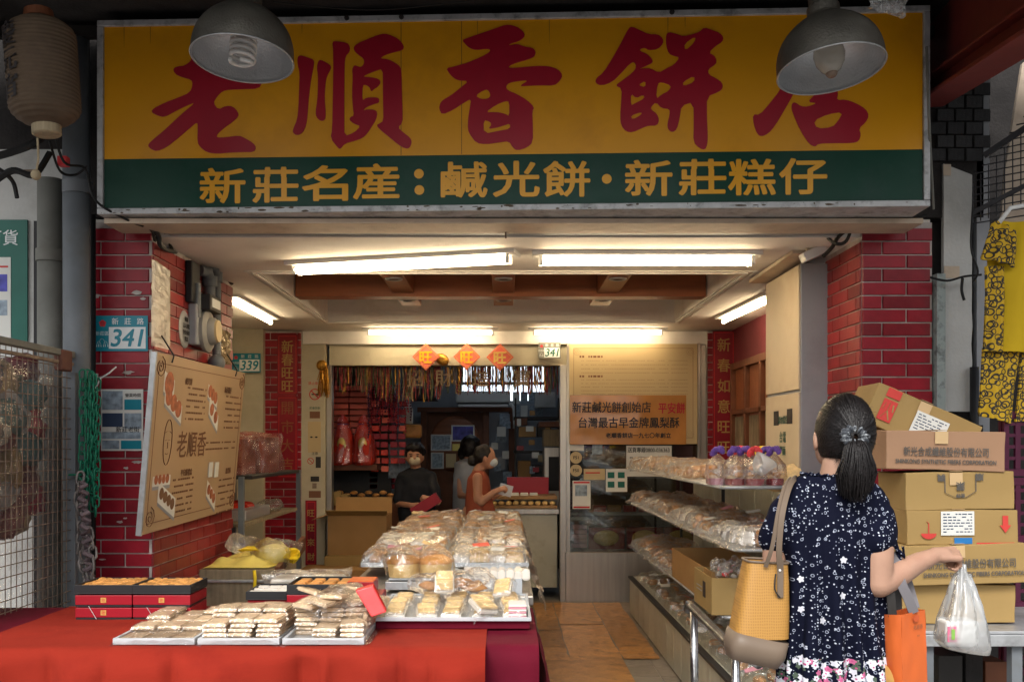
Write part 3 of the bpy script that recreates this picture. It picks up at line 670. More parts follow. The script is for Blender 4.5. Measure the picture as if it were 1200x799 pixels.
# worn white board column and thin post
wb = thing('worn_panel', 'tall worn off-white wall panel with peeling paint right of the brick pillar', 'panel', (X(1122, 5), 5.0, 1.5))
q = MB(); n = 24
def wbp(u, v):
    x = X(1106+33*u, 5.0)+(.006*noise.noise((v*9, 3, 0)) if u in (0, 1) else 0); return (x, 5.0, Z(482, 5)+(Z(192, 5)-Z(482, 5))*v)
pts = [(X(1106, 5)+.006*noise.noise((i*.7, 1, 0)), 5.0, Z(482, 5)+i*(Z(192, 5)-Z(482, 5))/14) for i in range(15)]+[(X(1139, 5)+.005*noise.noise((i*.9, 8, 0)), 5.0, Z(482, 5)+i*(Z(205, 5)-Z(482, 5))/14) for i in range(14, -1, -1)]
q.prism(pts, (0, .03, 0)); q.build('sheet', M['white_wall'], wb, fix=True)
q = MB(); q.box(X(1107, 4.98), X(1116, 4.98), 4.994, 4.9985, Z(206, 5), Z(193, 5)); q.build('brown_tape', M['beige'], wb); q = MB(); q.box(X(1108, 4.98), X(1126, 4.98), 4.994, 4.9985, Z(326, 5), Z(312, 5)); q.build('brown_tape', M['beige'], wb)
q = MB(); q.box(X(1095, 4.99), X(1105, 4.99), 4.96, 5.02, 1.2, Z(322, 5)); q.build('thin_post', mat('flaking_post', (.33,.38,.37), .7, var=.1, dirt=(.05,.05,.05), ds=22, da=.9), label='thin flaking pale green post beside the worn panel', cat='post')
pipe([(X(1144, 4.95), 4.97, .9), (X(1144, 4.95), 4.97, Z(430, 4.97))], .021, 'black', 'short black pipe left of the hanging yellow trousers', 'vent_pipe')
q = MB(); q.box(X(1147, 5.0), X(1162, 5), 5.02, 5.06, .8, 3.4); q.build('dark_post', M['grey'], label='dark grey post behind the yellow clothes and the grille', cat='post')
gl = thing('window_grille', 'black wire grille slanting at the upper right with a pale sheet behind', 'grille', (2.5, 4.9, 2.3))
gg = Fr((X(1140, 4.9), 4.9, 0), (1, -.55, 0), (0,0,1))
q = MB()
for i in range(22):
    a = .035*i; q.tube([gg.p(a, Z(262-2.2*i, 4.9)+.0, 0), gg.p(a, Z(215-9.5*i, 4.9), 0)], .0032, 4, caps=False)
for j in range(30):
    z = Z(262, 4.9)+.035*j; q.tube([gg.p(max(0, j*.03-.2), z, 0), gg.p(.75, z+.05, 0)], .0032, 4, caps=False)
q.build('wire_mesh', M['mesh'], gl, kind='stuff')
q = MB(); q.bar(gg.p(0, Z(250, 4.9), .01), gg.p(.5, Z(195, 4.9), .01), .02, .02); q.bar(gg.p(0.05, Z(185, 4.9), .01), gg.p(.5, Z(120, 4.9), .01), .025, .025); q.build('bar', M['mesh'], gl)
q = MB(); q.add([P(1172, 275, 5.2), P(1215, 275, 5.2), P(1215, 60, 5.2), P(1198, 75, 5.2), P(1178, 200, 5.2)], [(0,1,2,3,4)]); pr_ = q; q = MB(); q.prism(pr_.v, (0, .02, 0)); q.build('back_sheet', M['beige'], gl, fix=True)
# ================================================================== SHOP INTERIOR
def crate(name, lab, cat, b, m, group=None, bev=.002, **k):
    q = MB(); q.box(*b); return q.build(name, M[m] if isinstance(m, str) else m, label=lab, cat=cat, group=group, bev=bev, **k)
def PB(px0, py0, px1, py1, Y, d):
    """box whose front face fills the given outline at depth Y"""
    return (X(px0, Y), X(px1, Y), Y, Y+d, Z(py1, Y), Z(py0, Y))
shell('shop_wall_left', [(-2.5, -2.4, 9.31, 13.6, 0, 2.7)], M['shop_wall'])
shell('shop_wall_right', [(2.12, 2.2, 9.31, 13.6, 0, 2.7)], M['shop_wall'])
shell('shop_ceiling', [(-2.5, 2.2, 9.31, 13.7, 2.7, 2.8)], M['shop_wall'])
YB = 13.0
wx0, wx1 = X(540, YB), X(640, YB); wz0, wz1 = Z(470, YB), Z(428, YB)
shell('shop_wall_back', [(-2.5, wx0, YB, YB+.15, 0, 2.7), (wx1, 2.2, YB, YB+.15, 0, 2.7), (wx0, wx1, YB, YB+.15, 0, wz0), (wx0, wx1, YB, YB+.15, wz1, 2.7)], M['shop_wall'])
wn = thing('clerestory_window', 'bright barred window high on the back wall behind the hanging fringe', 'window', (0, YB, wz0))
for i in range(6):
    a = wx0+(wx1-wx0)*i/6
    for j in range(2):
        z = wz0+(wz1-wz0)*j/2; q = MB(); q.box(a+.015, a+(wx1-wx0)/6-.015, YB+.05, YB+.06, z+.012, z+(wz1-wz0)/2-.012); q.build('pane', M['window_lit'], wn)
q = MB()
for i in range(7): a = wx0+(wx1-wx0)*i/6; q.box(a-.014, a+.014, YB+.01, YB+.045, wz0, wz1)
q.box(wx0, wx1, YB+.012, YB+.04, (wz0+wz1)/2-.02, (wz0+wz1)/2+.02); q.build('window_frame', M['grey'], wn)
lamp((X(520, 10.9), 10.9, 2.62), (X(640, 10.9), 10.9, 2.62), 'cool white tube lamp on the shop ceiling behind the fascia', 1, .08)
for o in COL.objects:
    if o.name.startswith('tube') and o.parent and 'cool white' in o.parent['label']: o.data.materials[0] = M['cool_tube']
# doorway in the back
Yd = 12.6
dr = thing('wooden_doorway', 'dark brown wooden doorway at the back of the shop with pictures hung in it', 'doorway', (X(545, Yd), Yd, 0))
for b in ((493, 482, 500, 660), (566, 482, 573, 660), (596, 482, 603, 660)):
    q = MB(); q.box(*PB(*b, Yd, .1)); q.build('jamb', M['wood'], dr, bev=.003)
q = MB(); q.box(*PB(489, 477, 607, 482.5, Yd-.01, .12)); q.build('head', M['wood'], dr, bev=.003)
q = MB(); q.box(*PB(500, 483, 566, 660, Yd+.12, .05)); q.build('backing', M['wood'], dr)
q = MB(); q.ell((X(533, Yd+.1), Yd+.1, Z(520, Yd)), (X(563, Yd)-X(533, Yd), .02, .36), None, 24, 12); q.build('round_panel', M['beam'], dr, smooth=True)
def pic(px0, py0, px1, py1, Y, m, lab, inner=None):
    t = thing('picture', lab, 'picture', (X((px0+px1)/2, Y), Y, Z(py1, Y)))
    q = MB(); q.box(*PB(px0, py0, px1, py1, Y, .02)); q.build('frame', M['wood'] if inner else M['alu'], t)
    q = MB(); q.box(*PB(px0+1.5, py0+1.5, px1-1.5, py1-1.5, Y-.004, .003)); q.build('print', M[m], t)
pic(529, 498, 556, 517, Yd-.05, 'screen', 'blue and purple photograph hung in the doorway')
pic(505, 509, 529, 528, Yd-.1, 'coolpaper', 'grey plastic wrapped picture left of the blue photograph')
pic(505, 530, 520, 549, Yd-.1, 'window_paper' if 'window_paper' in M else 'coolpaper', 'small pale framed picture under the wrapped picture')
pic(521, 530, 536, 549, Yd-.1, 'notice', 'small beige framed picture beside the pale one', True)
pic(537, 530, 545, 548, Yd-.1, 'notice', 'narrow beige framed picture behind the women', True)
crate('yellow_packet', 'small yellow packet under the blue photograph', 'packet', PB(530, 520, 542, 528, Yd-.12, .06), 'yellowbag')
# air conditioner
ac = thing('air_conditioner', 'white wall mounted air conditioner below the bright window', 'air conditioner', (X(566, 12.4), 12.4, Z(475, 12.4)))
q = MB(); q.box(*PB(534, 458, 598, 471.5, 12.4, .22)); q.build('body', M['white'], ac, bev=.02)
q = MB(); q.box(*PB(537, 473.5, 595, 476.5, 12.38, .2)); q.build('flap', M['white'], ac, bev=.004)
q = MB(); q.box(*PB(536, 471.7, 596, 473.2, 12.42, .2)); q.build('slot', M['ink'], ac)
q = MB(); q.tube([P(598, 472, 12.4), P(602, 478, 12.4), P(603, 490, 12.4), P(603, 502, 12.4)], .022, 8); q.build('hose', M['white'], ac, smooth=True)
# papers and goods on the right of the back wall
rr = random.Random(5)
for k in range(9):
    px = 601+(k % 5)*9.2; py = 459+(k//5)*16
    crate('hanging_leaflet', 'small pale leaflet, '+['upper', 'lower'][k//5]+' row '+OR_[k % 5]+' from left, beside the air conditioner', 'leaflet', PB(px, py, px+8, py+14, 12.5+.003*k, .004), 'coolpaper' if k % 3 else 'paper', 'leaflets pinned on the back wall', bev=0)
crate('storage_box', 'pale board box above the leaflets at the right of the shop', 'box', PB(627, 459, 651, 477, 12.3, .3), 'white_wall')
for k in range(14):
    px = 573+rr.uniform(0, 20); py = 484+k*8.5+rr.uniform(-2, 2)
    crate('plastic_packet', OR_[k]+' packet from the top in the hanging column behind the counter', 'packet', PB(px, py, px+rr.uniform(7, 13), py+rr.uniform(8, 14), 12.2+rr.uniform(0, .2), .03), rr.choice(['coolpaper', 'paper', 'coolpaper', 'grey']), 'packets hanging in a column behind the counter', bev=.003)
# dark shelving right
sh = thing('dark_rack', 'dark storage rack with boxes at the right back of the shop', 'rack', (X(630, 11.8), 11.8, 0))
for z in (.9, 1.35, 1.75):
    q = MB(); q.box(X(602, 11.8), X(655, 11.8), 11.7, 12.3, z, z+.03); q.build('shelf', M['dark'], sh)
for x in (603, 653):
    q = MB(); q.box(X(x, 11.8), X(x+2, 11.8), 11.7, 11.75, 0, 2.0); q.build('post', M['dark'], sh)
for i, (a, b, c, d, m) in enumerate(((607, 540, 622, 561, 'card'), (623, 545, 640, 561, 'dark'), (608, 500, 628, 512, 'card'), (630, 496, 646, 512, 'dark'), (603, 574, 624, 600, 'oldwood'), (604, 490, 618, 498, 'wood'))):
    crate('stock_box', ['low brown stock carton on the dark rack shelf', 'black stock box beside the low brown carton', 'flat brown carton higher on the dark rack', 'black stock box on the upper rack shelf', 'large dull carton below the dark rack shelf', 'small dark wooden box at the top of the rack'][i], 'box', PB(a, b, c, d, 11.6, .3), m)
ov = thing('oven', 'grey metal oven standing at the right behind the counter', 'oven', (X(650, 10.6), 10.6, .9))
q = MB(); q.box(*PB(638, 524, 662, 600, 10.6, .5)); q.build('body', M['steel'], ov, bev=.004)
q = MB(); q.box(*PB(643, 535, 662, 575, 10.59, .01)); q.build('door', M['black'], ov)
crate('carton', 'beige carton stacked on top of the oven', 'box', PB(637, 503, 662, 523, 10.6, .4), 'oldwood')
crate('flat_tray', 'flat dark tray on top of the beige carton', 'tray', PB(632, 494, 662, 500, 10.55, .45), 'wood')
# red box stacks left: rows of red gift boxes on a rack
rk = thing('gift_box_rack', 'dark rack standing against the left wall holding red gift boxes', 'rack', (X(410, 10.2), 10.2, 0))
q = MB(); q.box(X(384, 10.2), X(455, 10.2), 10.45, 10.5, 0, 2.3); q.build('back', M['dark'], rk)
q = MB(); q.box(*PB(384, 544, 442, 551, 9.9, .55)); q.build('shelf', M['wood'], rk, bev=.003)
for i in range(13):
    py = 452+i*7.1
    for c_ in range(2):
        ox = rr.uniform(-.6, .6)
        crate('gift_box', 'coral gift box, '+OR_[i]+' from the top in the '+['left', 'right'][c_]+' rack stack', 'box', PB(388+c_*21.5+ox, py, 408.5+c_*21.5+ox, py+5.6, 10.05, .3), 'redwrapflat', 'coral gift boxes stacked on the left rack', bev=.002)
for i in range(17):
    py = 455+i*7
    for c_ in range(3):
        crate('dark_gift_box', 'maroon gift box, '+OR_[i]+' from the top in the '+OR_[c_]+' shadowed stack', 'box', PB(433+c_*10, py, 442.4+c_*10, py+5.4, 10.45+c_*.12, .25), 'redbox', 'maroon gift boxes stacked in shadow', bev=.002)
def tower(px, lab):
    t = thing('offering_tower', lab, 'wrapped tower', (X(px, 9.8), 9.8, Z(545, 9.8)))
    z0 = Z(545, 9.8); c = Vector((X(px, 9.8), 9.95, z0))
    prof = [(.10,0),(.115,.03),(.11,.18),(.095,.28),(.07,.36),(.05,.40),(.055,.43),(.03,.47),(.012,.50)]
    q = MB(); q.lathe(prof, 18, Matrix.Translation(c)); 
    for i, v in enumerate(q.v): v.xy += Vector((noise.noise(v*14), noise.noise(v*17+Vector((9,9,9)))))*.016
    q.build('wrapped_body', M['redwrap'], t)
    q = MB(); q.lathe([(r+.008, z+.002) for r, z in prof], 14, Matrix.Translation(c))
    for i, v in enumerate(q.v): v.xy += Vector((noise.noise(v*20), noise.noise(v*23)))*.02
    q.build('plastic_cover', M['film'], t)
    q = MB(); q.ell(c+Vector((0, -.10, .2)), (.045, .01, .075)); q.build('gold_label', M['gold'], t, smooth=True)
    q = MB(); q.lathe([(.03,.395),(.06,.41),(.03,.42)], 12, Matrix.Translation(c)); q.build('neck_ribbon', M['lilac'], t)
tower(399, 'left red foil wrapped offering tower on the brown shelf')
tower(424, 'right red foil wrapped offering tower on the brown shelf')
for i in range(3):
    crate('white_bottle_case', ['white carton standing on the rack right of the maroon boxes', 'small white carton under the tall one', 'round tin lid leaning under the white cartons'][i], 'box', (PB(474, 460, 481, 492, 10.9, .1), PB(471, 478, 483, 496, 10.8, .1), PB(472, 497, 494, 513, 10.7, .1))[i], ('white', 'paper', 'bun')[i], bev=(.004, .004, .03)[i])
crate('range_hood', 'dark grey hood fixed high on the left wall of the shop', 'hood', PB(478, 455, 511, 468, 11.5, .5), 'dark')
for i in range(5):
    crate('silver_packet', OR_[i]+' silver crinkled packet from left hanging below the maroon boxes', 'packet', PB(455+i*4, 520+3*i, 464+i*4, 560, 10.3+.03*i, .02), 'coolpaper', 'silver packets left of the dark clothed woman')
# ---- tinsel header and fringe
tn = thing('tinsel_garland', 'gold tinsel garland with a long hanging fringe across the shop opening', 'garland', (X(520, 9.35), 9.35, Z(432, 9.35)))
mt = mat('gold_tinsel', (.40,.20,.03), .3, metal=.7, var=.5, vs=60); mt2 = mat('dark_tinsel', (.16,.02,.02), .35, metal=.5, var=.5, vs=40); mt3 = mat('green_tinsel', (.06,.065,.03), .35, metal=.5, var=.4, vs=40); mt4 = mat('pale_tinsel', (.20,.13,.07), .35, metal=.4, var=.4)
q = MB()
for i in range(260):
    px = rr.uniform(388, 655); b = Vector((X(px, 9.33), 9.33, Z(427, 9.33)))
    d = Vector((rr.uniform(-1,1), rr.uniform(-1,.2), rr.uniform(-1,1))).normalized()*rr.uniform(.02,.045)
    n_ = Vector((rr.uniform(-1,1), 0, rr.uniform(-1,1))).normalized()*.004; q.add([b-n_-d, b+n_-d, b+n_+d, b-n_+d], [(0,1,2,3)])
q.tube([(X(388, 9.33), 9.33, Z(427, 9.33)), (X(655, 9.33), 9.33, Z(427, 9.33))], .014, 6)
q.build('header', mt, tn, kind='stuff')
for m_, n0, lo, hi in ((mt2, 210, 388, 655), (mt3, 170, 395, 655), (mt4, 50, 400, 655), (mt, 60, 400, 640)):
    q = MB()
    for i in range(n0):
        px = rr.uniform(lo, hi); Yt = 9.36+rr.uniform(-.03, .06); x = X(px, Yt); L = rr.uniform(.15, .34)*(1 if px < 520 else .8)
        if 395 < px < 440: L *= .8
        z = Z(429, Yt); w_ = rr.uniform(.002, .0055); k = 5; sw = rr.uniform(-.006, .006)
        for s_ in range(k):
            z0 = z-L*s_/k; z1 = z-L*(s_+1)/k; o0 = sw*math.sin(s_*1.3+px); o1 = sw*math.sin((s_+1)*1.3+px)
            q.add([(x+o0-w_, Yt+.002*math.sin(s_*2.+px), z0), (x+o0+w_, Yt, z0), (x+o1+w_, Yt, z1), (x+o1-w_, Yt+.002*math.sin((s_+1)*2.+px), z1)], [(0,1,2,3)])
    q.build('fringe', m_, tn, kind='stuff')
# large dark characters in the fringe curtain
for i, ch in enumerate('招財進寶'):
    f = Fr((0, 9.31, EYE), (1,0,0), (0,0,1)); u, v = f.hit((486, 520, 563, 612)[i], 443); text(ch, f, u, v, .17, mt4, tn, 'character', bold=.002)
def diamond(px, py, r, lab, tilt=0, m='signgold'):
    t = thing('diamond_paper', lab, 'paper charm', P(px, py, 9.1)); f = Fr(P(px, py, 9.1), (1,0,0), (0,0,1))
    q = MB(); q.prism([f.p(0, r), f.p(r, 0), f.p(0, -r), f.p(-r, 0)], (0, .006, 0)); q.build('paper', M['redwrapflat'], t, fix=True)
    q = MB()
    for i in range(4):
        a = [(0, r), (r, 0), (0, -r), (-r, 0)]; p0 = a[i]; p1 = a[(i+1) % 4]; q.bar(f.p(p0[0]*.86, p0[1]*.86, .002), f.p(p1[0]*.86, p1[1]*.86, .002), .006, .003)
    q.build('border', M['gold'], t)
    text('旺', f, 0, -.005, r*1.0, M[m], t, 'character', bold=.004, c=.004)
M['redwrapflat'] = M['redwrapflat']
diamond(499, 418, .125, 'left diamond shaped red charm paper above the fringe')
diamond(547, 418, .125, 'middle diamond shaped red charm paper above the fringe')
diamond(586, 418.5, .125, 'right diamond shaped red charm paper above the fringe', m='gold')
q = MB(); q.ell(P(518, 421, 9.15), (.07, .03, .05), (0, .5, 0), 14, 8); q.build('gold_ornament', mt, label='small gold ornament hanging between the left and middle charm papers', cat='ornament')
# bow and tassel on cream pier
q = MB()
for i in range(40):
    p0 = P(380+rr.uniform(-4, 4), 430, 9.05); q.tube([p0, p0+Vector((rr.uniform(-.05,.05), rr.uniform(-.02,.02), -rr.uniform(.1,.28)))], .004, 4)
q.ell(P(377, 428, 9.05), (.05, .03, .05)); q.build('gold_tassel', mt, label='gold tassel bow hanging at the top of the cream pier', cat='tassel')
# small 341 plate over the opening
def numplate(f, px0, py0, px1, py1, num, lab, m='teal', low=True, cn='341'):
    t = thing('house_number_plate', lab, 'number plate', f.p(*f.hit((px0+px1)/2, py1)))
    a, b = f.hit(px0, py1); c, d = f.hit(px1, py0); W = c-a; H = d-b
    panel(f, a, c, b, d, .004, 'plate', M[m], t)
    panel(f, a+W*.26, c-W*.04, b+H*.07, b+H*.68, .001, 'number_field', M['whiteink'], t, c=.0041)
    text(num, f, a+W*.61, b+H*.375, .1, M[m] if low else M['greenposter'], t, 'number', bold=W*.008, c=.0053, w=W*.62, h=H*.48, shear=.2)
    for i, ch in enumerate('新莊路'): text(ch, f, a+W*(.38+.24*i), b+H*.84, H*.2, M['whiteink'], t, 'small_character', c=.0045, off=.01)
    text('新莊區', f, a+W*.13, b+H*.50, H*.13, M['whiteink'], t, 'small_character', c=.0045)
    q = MB()
    for k in range(5):
        an = math.pi/2+k*2*math.pi/5; q.lathe([(0,0),(H*.05,0)], 8, f.M(a+W*.14+H*.055*math.cos(an), b+H*.78+H*.055*math.sin(an), .0045))
    q.build('flower_emblem', M['pinkred'], t)
    q = MB()
    for ax, rr_ in ((.07, .06), (.13, .09), (.2, .06)):
        for k in range(10):
            t0, t1 = math.pi*k/10, math.pi*(k+1)/10; cx = a+W*ax; cy = b+H*.12
            q.bar(f.p(cx+W*rr_*.7*math.cos(t0), cy+H*rr_*2.6*math.sin(t0), .0048), f.p(cx+W*rr_*.7*math.cos(t1), cy+H*rr_*2.6*math.sin(t1), .0048), H*.018, .0006)
    q.build('arch_emblem', M['whiteink'], t)
    return t
f = Fr((0, 9.13, EYE), (1,0,0), (0,0,1)); numplate(f, 631, 401.5, 657, 420, '341', 'small pale green number plate 341 above the right of the fringe', 'pipe2', False)
f = Fr((X(112, 4.985), 4.985, EYE), (1,0,0), (0,0,1)); numplate(f, 112, 370, 173.5, 411.5, '341', 'teal house number plate 341 on the left red brick pillar')
f = Fr((X(272, 8.95), 8.95, EYE), (1,0,0), (0,0,1)); numplate(f, 272, 414, 305.5, 436.5, '339', 'teal house number plate 339 on the cream wall behind the tan board')

# ---- glass display case on the right of the opening
dc = thing('display_case', 'steel and glass display case under the cream notice board', 'display case', (X(740, YS), YS, 0))
q = MB(); q.box(X(663, YS-.1), X(822, YS-.1), YS-.1, YS+.5, 0.01, Z(647, YS-.1)); q.build('base', M['steel'], dc, bev=.004)
for a, b in ((664.5, 668), (818, 821)):
    q = MB(); q.box(X(a, YS-.1), X(b, YS-.1), YS-.1, YS-.06, Z(647, YS-.1), Z(402, YS-.1)); q.build('post', M['steel'], dc)
for py in (603, 560):
    q = MB(); q.box(X(668, YS), X(818, YS), YS-.05, YS+.45, Z(py, YS), Z(py, YS)+.02); q.build('shelf', M['grey'], dc)
q = MB(); q.box(X(663, YS+.4), X(822, YS+.4), YS+.47, YS+.5, .6, 2.3); q.build('back', M['darkwall'], dc)
q = MB(); q.box(X(668, YS-.08), X(818, YS-.08), YS-.085, YS-.08, Z(646, YS-.08), Z(522, YS-.08)); q.build('glass', M['glass'], dc)
for i, (a, b, c, d) in enumerate(((690, 618, 732, 643), (735, 618, 777, 643), (779, 618, 817, 643))):
    t = thing('cake_box', ['left red cake box with a round yellow cake low in the display case', 'middle red cake box with a round yellow cake low in the display case', 'right red cake box with a round yellow cake in the display case'][i], 'box', (X((a+c)/2, YS), YS+.1, Z(d, YS)))
    q = MB(); q.box(*PB(a, b, c, d, YS+.15, .08)); q.build('box', M['redbox'], t, bev=.003)
    q = MB(); q.ell((X((a+c)/2, YS+.1), YS+.14, Z((b+d)/2, YS+.1)), (.12, .02, .075), None, 24, 10); q.build('cake', M['sponge'], t, smooth=True)
for i in range(6):
    crate('red_packet', OR_[i]+' small packet from left on the middle display case shelf', 'packet', PB(695+i*18, 592, 710+i*18, 603, YS+.1, .1), ('redbox', 'card', 'redbox')[i % 3], 'packets on the middle shelf of the display case')
for i in range(5):
    crate('pink_packet', OR_[i]+' pale pink packet from the top low in the display case', 'packet', PB(670+3*(i % 2), 615+i*5.5, 688, 619.5+i*5.5, YS+.05, .1), 'lilacpack', 'pink packets low in the display case')
nb = thing('notice_board', 'large cream notice board with small print at the top of the display case', 'notice board', (X(742, YS-.11), YS-.115, Z(520, YS)))
nf = Fr((X(667, YS-.12), YS-.115, EYE), (1,0,0), (0,0,1))
def NF(a, b): return nf.hit(a, b)
a, b = NF(667, 520); c, d = NF(817, 403); panel(nf, a, c, b, d, .012, 'board', M['notice'], nb)
q = MB(); a, b = NF(672, 513); c, d = NF(812, 408); t = .003
for bx in ((a, c, d-t, d), (a, c, b, b+t), (a, a+t, b+t, d-t), (c-t, c, b+t, d-t)): q.box(*bx, .0125, .0132, nf.M())
for cx, cy in ((NF(676, 412)), (NF(808, 412)), (NF(808, 508))):
    for k in range(16):
        an = k*.8; r0 = .004+.0022*k; q.bar(nf.p(cx+r0*math.cos(an), cy+r0*math.sin(an), .0133), nf.p(cx+(r0+.002)*math.cos(an+.8), cy+(r0+.002)*math.sin(an+.8), .0133), .0028, .0008)
q.build('scroll_border', M['brownink'], nb)
for v0, v1, n_ in ((418, 437, 5), (441, 462, 6)):
    vv = [NF(700, v0+(v1-v0)*i/(n_-1))[1] for i in range(n_)]
    lines(nf, NF(679, 0)[0], NF(706, 0)[0], vv[:1], M['brownink'], nb, h=.018, c=.0126, name='heading', dash=.02)
    lines(nf, NF(681, 0)[0], NF(806, 0)[0], vv[1:], mat('faint_ink', (.38,.27,.15), .6), nb, h=.006, c=.0126, name='small_print')
bn = thing('handwritten_banner', 'glossy orange banner with brush writing taped over the notice board', 'banner', (X(736, YS), YS-.13, Z(520, YS)))
bfm = Fr((X(667, YS-.14), YS-.135, EYE), (1,0,0), (0,0,1))
a, b = bfm.hit(668, 520.5); c, d = bfm.hit(804, 463)
q = MB(); q.grid(lambda u, v: bfm.p(a+(c-a)*u, b+(d-b)*v, .004*noise.noise((u*6, v*4, 1))+.004), 30, 14); q.build('sheet', M['banner'], bn, smooth=True)
for s_, px, py, ww, hh, m in (('新莊鹹光餅創始店', 724-7.5, 477, 92, 12.5, 'ink'), ('平安餅', 787, 478, 31, 12.5, 'signred'), ('台灣最古早金牌鳳梨酥', 737, 495, 118, 12.5, 'ink'), ('老順香餅店一九七〇年創立', 748, 510, 76, 6, 'ink')):
    u, v = bfm.hit(px, py); text(s_, bfm, u, v, .1, M[m], bn, 'lettering', bold=.0016, c=.0085, w=ww*9.06/F, h=hh*9.06/F)
pn = thing('phone_notice', 'white paper notice with a phone line on the display case glass', 'notice', (X(760, YS), YS-.1, Z(558, YS)))
pf = Fr((X(733, YS-.1), YS-.10, EYE), (1,0,0), (0,0,1)); sticker(pn, pf, 734, 522, 787, 558, 'paper', 'sheet')
u, v = pf.hit(760, 527); text('送貨專線0800-036363', pf, u, v, .05, M['ink'], pn, bold=.0008, c=.003, w=49*9.1/F, h=.048)
lines(pf, pf.hit(738, 0)[0], pf.hit(783, 0)[0], [pf.hit(0, y)[1] for y in (536, 541, 546, 551)], M['ink'], pn, h=.012, c=.0025, name='small_print')
for i, (a, b, c, d, m, lab) in enumerate(((667, 521, 684, 528, 'paper', 'small white label at the top left of the case glass'), (671, 563, 692, 596, 'paper', 'pale leaflet with red edges on the case glass'), (684, 549, 709, 562, 'notice', 'small yellow label strip on the case glass'), (710, 549, 735, 576, 'paper', 'pale picture leaflet with four green sketches'), (694, 521, 706, 532, 'coolpaper', 'small dark blue square sticker on the case glass'))):
    t = thing('glass_sticker', lab, 'sticker', (X(a, YS), YS-.1, Z(d, YS))); sticker(t, pf, a, b, c, d, m, 'sheet')
    if i == 1: sticker(t, pf, a+1, b+1, c-1, b+3, 'redink', 'print', .001, .0022); sticker(t, pf, a+3, b+5, c-4, b+18, 'coolpaper', 'print', .001, .0022); sticker(t, pf, a+1, d-3, c-1, d-1, 'redink', 'print', .001, .0022)
    if i == 3:
        for e in range(4): sticker(t, pf, a+2+12*(e % 2), b+4+11*(e//2), a+10+12*(e % 2), b+11+11*(e//2), 'greenposter', 'print', .001, .0022)
    if i == 2: sticker(t, pf, a+2, b+4, c-6, b+5.5, 'redink', 'print', .001, .0022)
for i, py in enumerate((536, 551)):
    t = thing('round_sticker', ['upper round label on the case glass marked with a letter and numbers', 'lower round label on the case glass marked with a letter and numbers'][i], 'sticker', P(675, py, YS-.1)); u, v = pf.hit(675, py)
    q = MB(); q.lathe([(.055, 0), (.055, .002), (0, .002)], 24, pf.M(u, v, 0)); q.build('disc', M['notice'], t)
    text(('F51', 'F50')[i], pf, u, v, .04, M['ink'], t, c=.003, bold=.0008)

# ---- wooden window on right wall & cabinet
ww = thing('wooden_window', 'brown wooden lattice window on the maroon right wall', 'window', (2.09, 8.3, 1.3))
rf = Fr((2.098, 9.0, 0), (0,-1,0), (0,0,1))
q = MB()
for bx in ((0, 1.6, 1.25, 1.31), (0, 1.6, 2.12, 2.18), (0, .06, 1.31, 2.12), (.5, .56, 1.31, 2.12), (1.0, 1.06, 1.31, 2.12), (1.54, 1.6, 1.31, 2.12), (.06, 1.54, 1.72, 1.76)): q.box(bx[0], bx[1], bx[2], bx[3], .0, .05, rf.M())
q.build('frame', M['wood'], ww, bev=.003)
q = MB(); q.box(.06, 1.54, 1.31, 2.12, .002, .012, rf.M()); q.build('panel', M['beam'], ww)
q = MB()
for i in range(26): q.box(.08+i*.057, .088+i*.057, 1.33, 1.70, .014, .024, rf.M())
q.build('lattice_bars', M['oldwood'], ww, kind='stuff')
mc = thing('meter_cabinet', 'tall grey metal cabinet with beige warm-lit side doors hung left of the right brick pillar', 'cabinet', (1.7, 5.85, .6))
cx0, cx1 = X(936, 5.5), 1.797
q = MB(); q.box(cx0+.012, cx1, 5.50, 6.2, 1.255, 2.455); q.build('body', M['grey'], mc, bev=.004)
q = MB(); q.box(cx0, cx0+.0115, 5.505, 6.19, Z(458, 5.6)+.005, 2.45); q.build('upper_door', M['cabinet'], mc, bev=.003)
q = MB(); q.box(cx0, cx0+.0115, 5.505, 6.19, 1.262, Z(458, 5.6)-.012); q.build('lower_door', M['cabinet'], mc, bev=.003)
cf2 = Fr((cx0, 6.19, 0), (0,-1,0), (0,0,1))
for u, v in ((.19, 1.57), (.47, 1.575)):
    q = MB(); q.box(u, u+.10, v, v+.085, .0005, .003, cf2.M()); q.build('vent_hole', M['ink'], mc)
text('請勿擋住', cf2, .38, 1.60, .05, M['greenposter'], mc, c=.001, off=.005); text('台電', cf2, .38, 1.50, .07, M['greenposter'], mc, c=.001, off=.01); text('門面', cf2, .38, 1.42, .06, M['greenposter'], mc, c=.001, off=.01)
q = MB(); q.bar((cx0-.02, 6.21, 2.47), (cx0+.0, 5.35, 2.49), .16, .02); q.build('shade_flap', M['beige'], mc)
fl_ = thing('floodlight', 'small white floodlight on a conduit above the grey cabinet', 'lamp', P(953, 297, 5.3))
q = MB(); q.bar(P(940, 303, 5.3), P(966, 291, 5.3), .09, .05); q.build('head', M['white'], fl_, bev=.006)
q = MB(); q.tube([P(947, 296, 5.3), P(946, 285, 5.3), P(945, 268, 5.3)], .012, 8); q.lathe([(.02, 0), (.045, .02), (.045, .03)], 12, Matrix.Translation(P(945, 275, 5.3))); q.build('conduit', M['beige'], fl_)

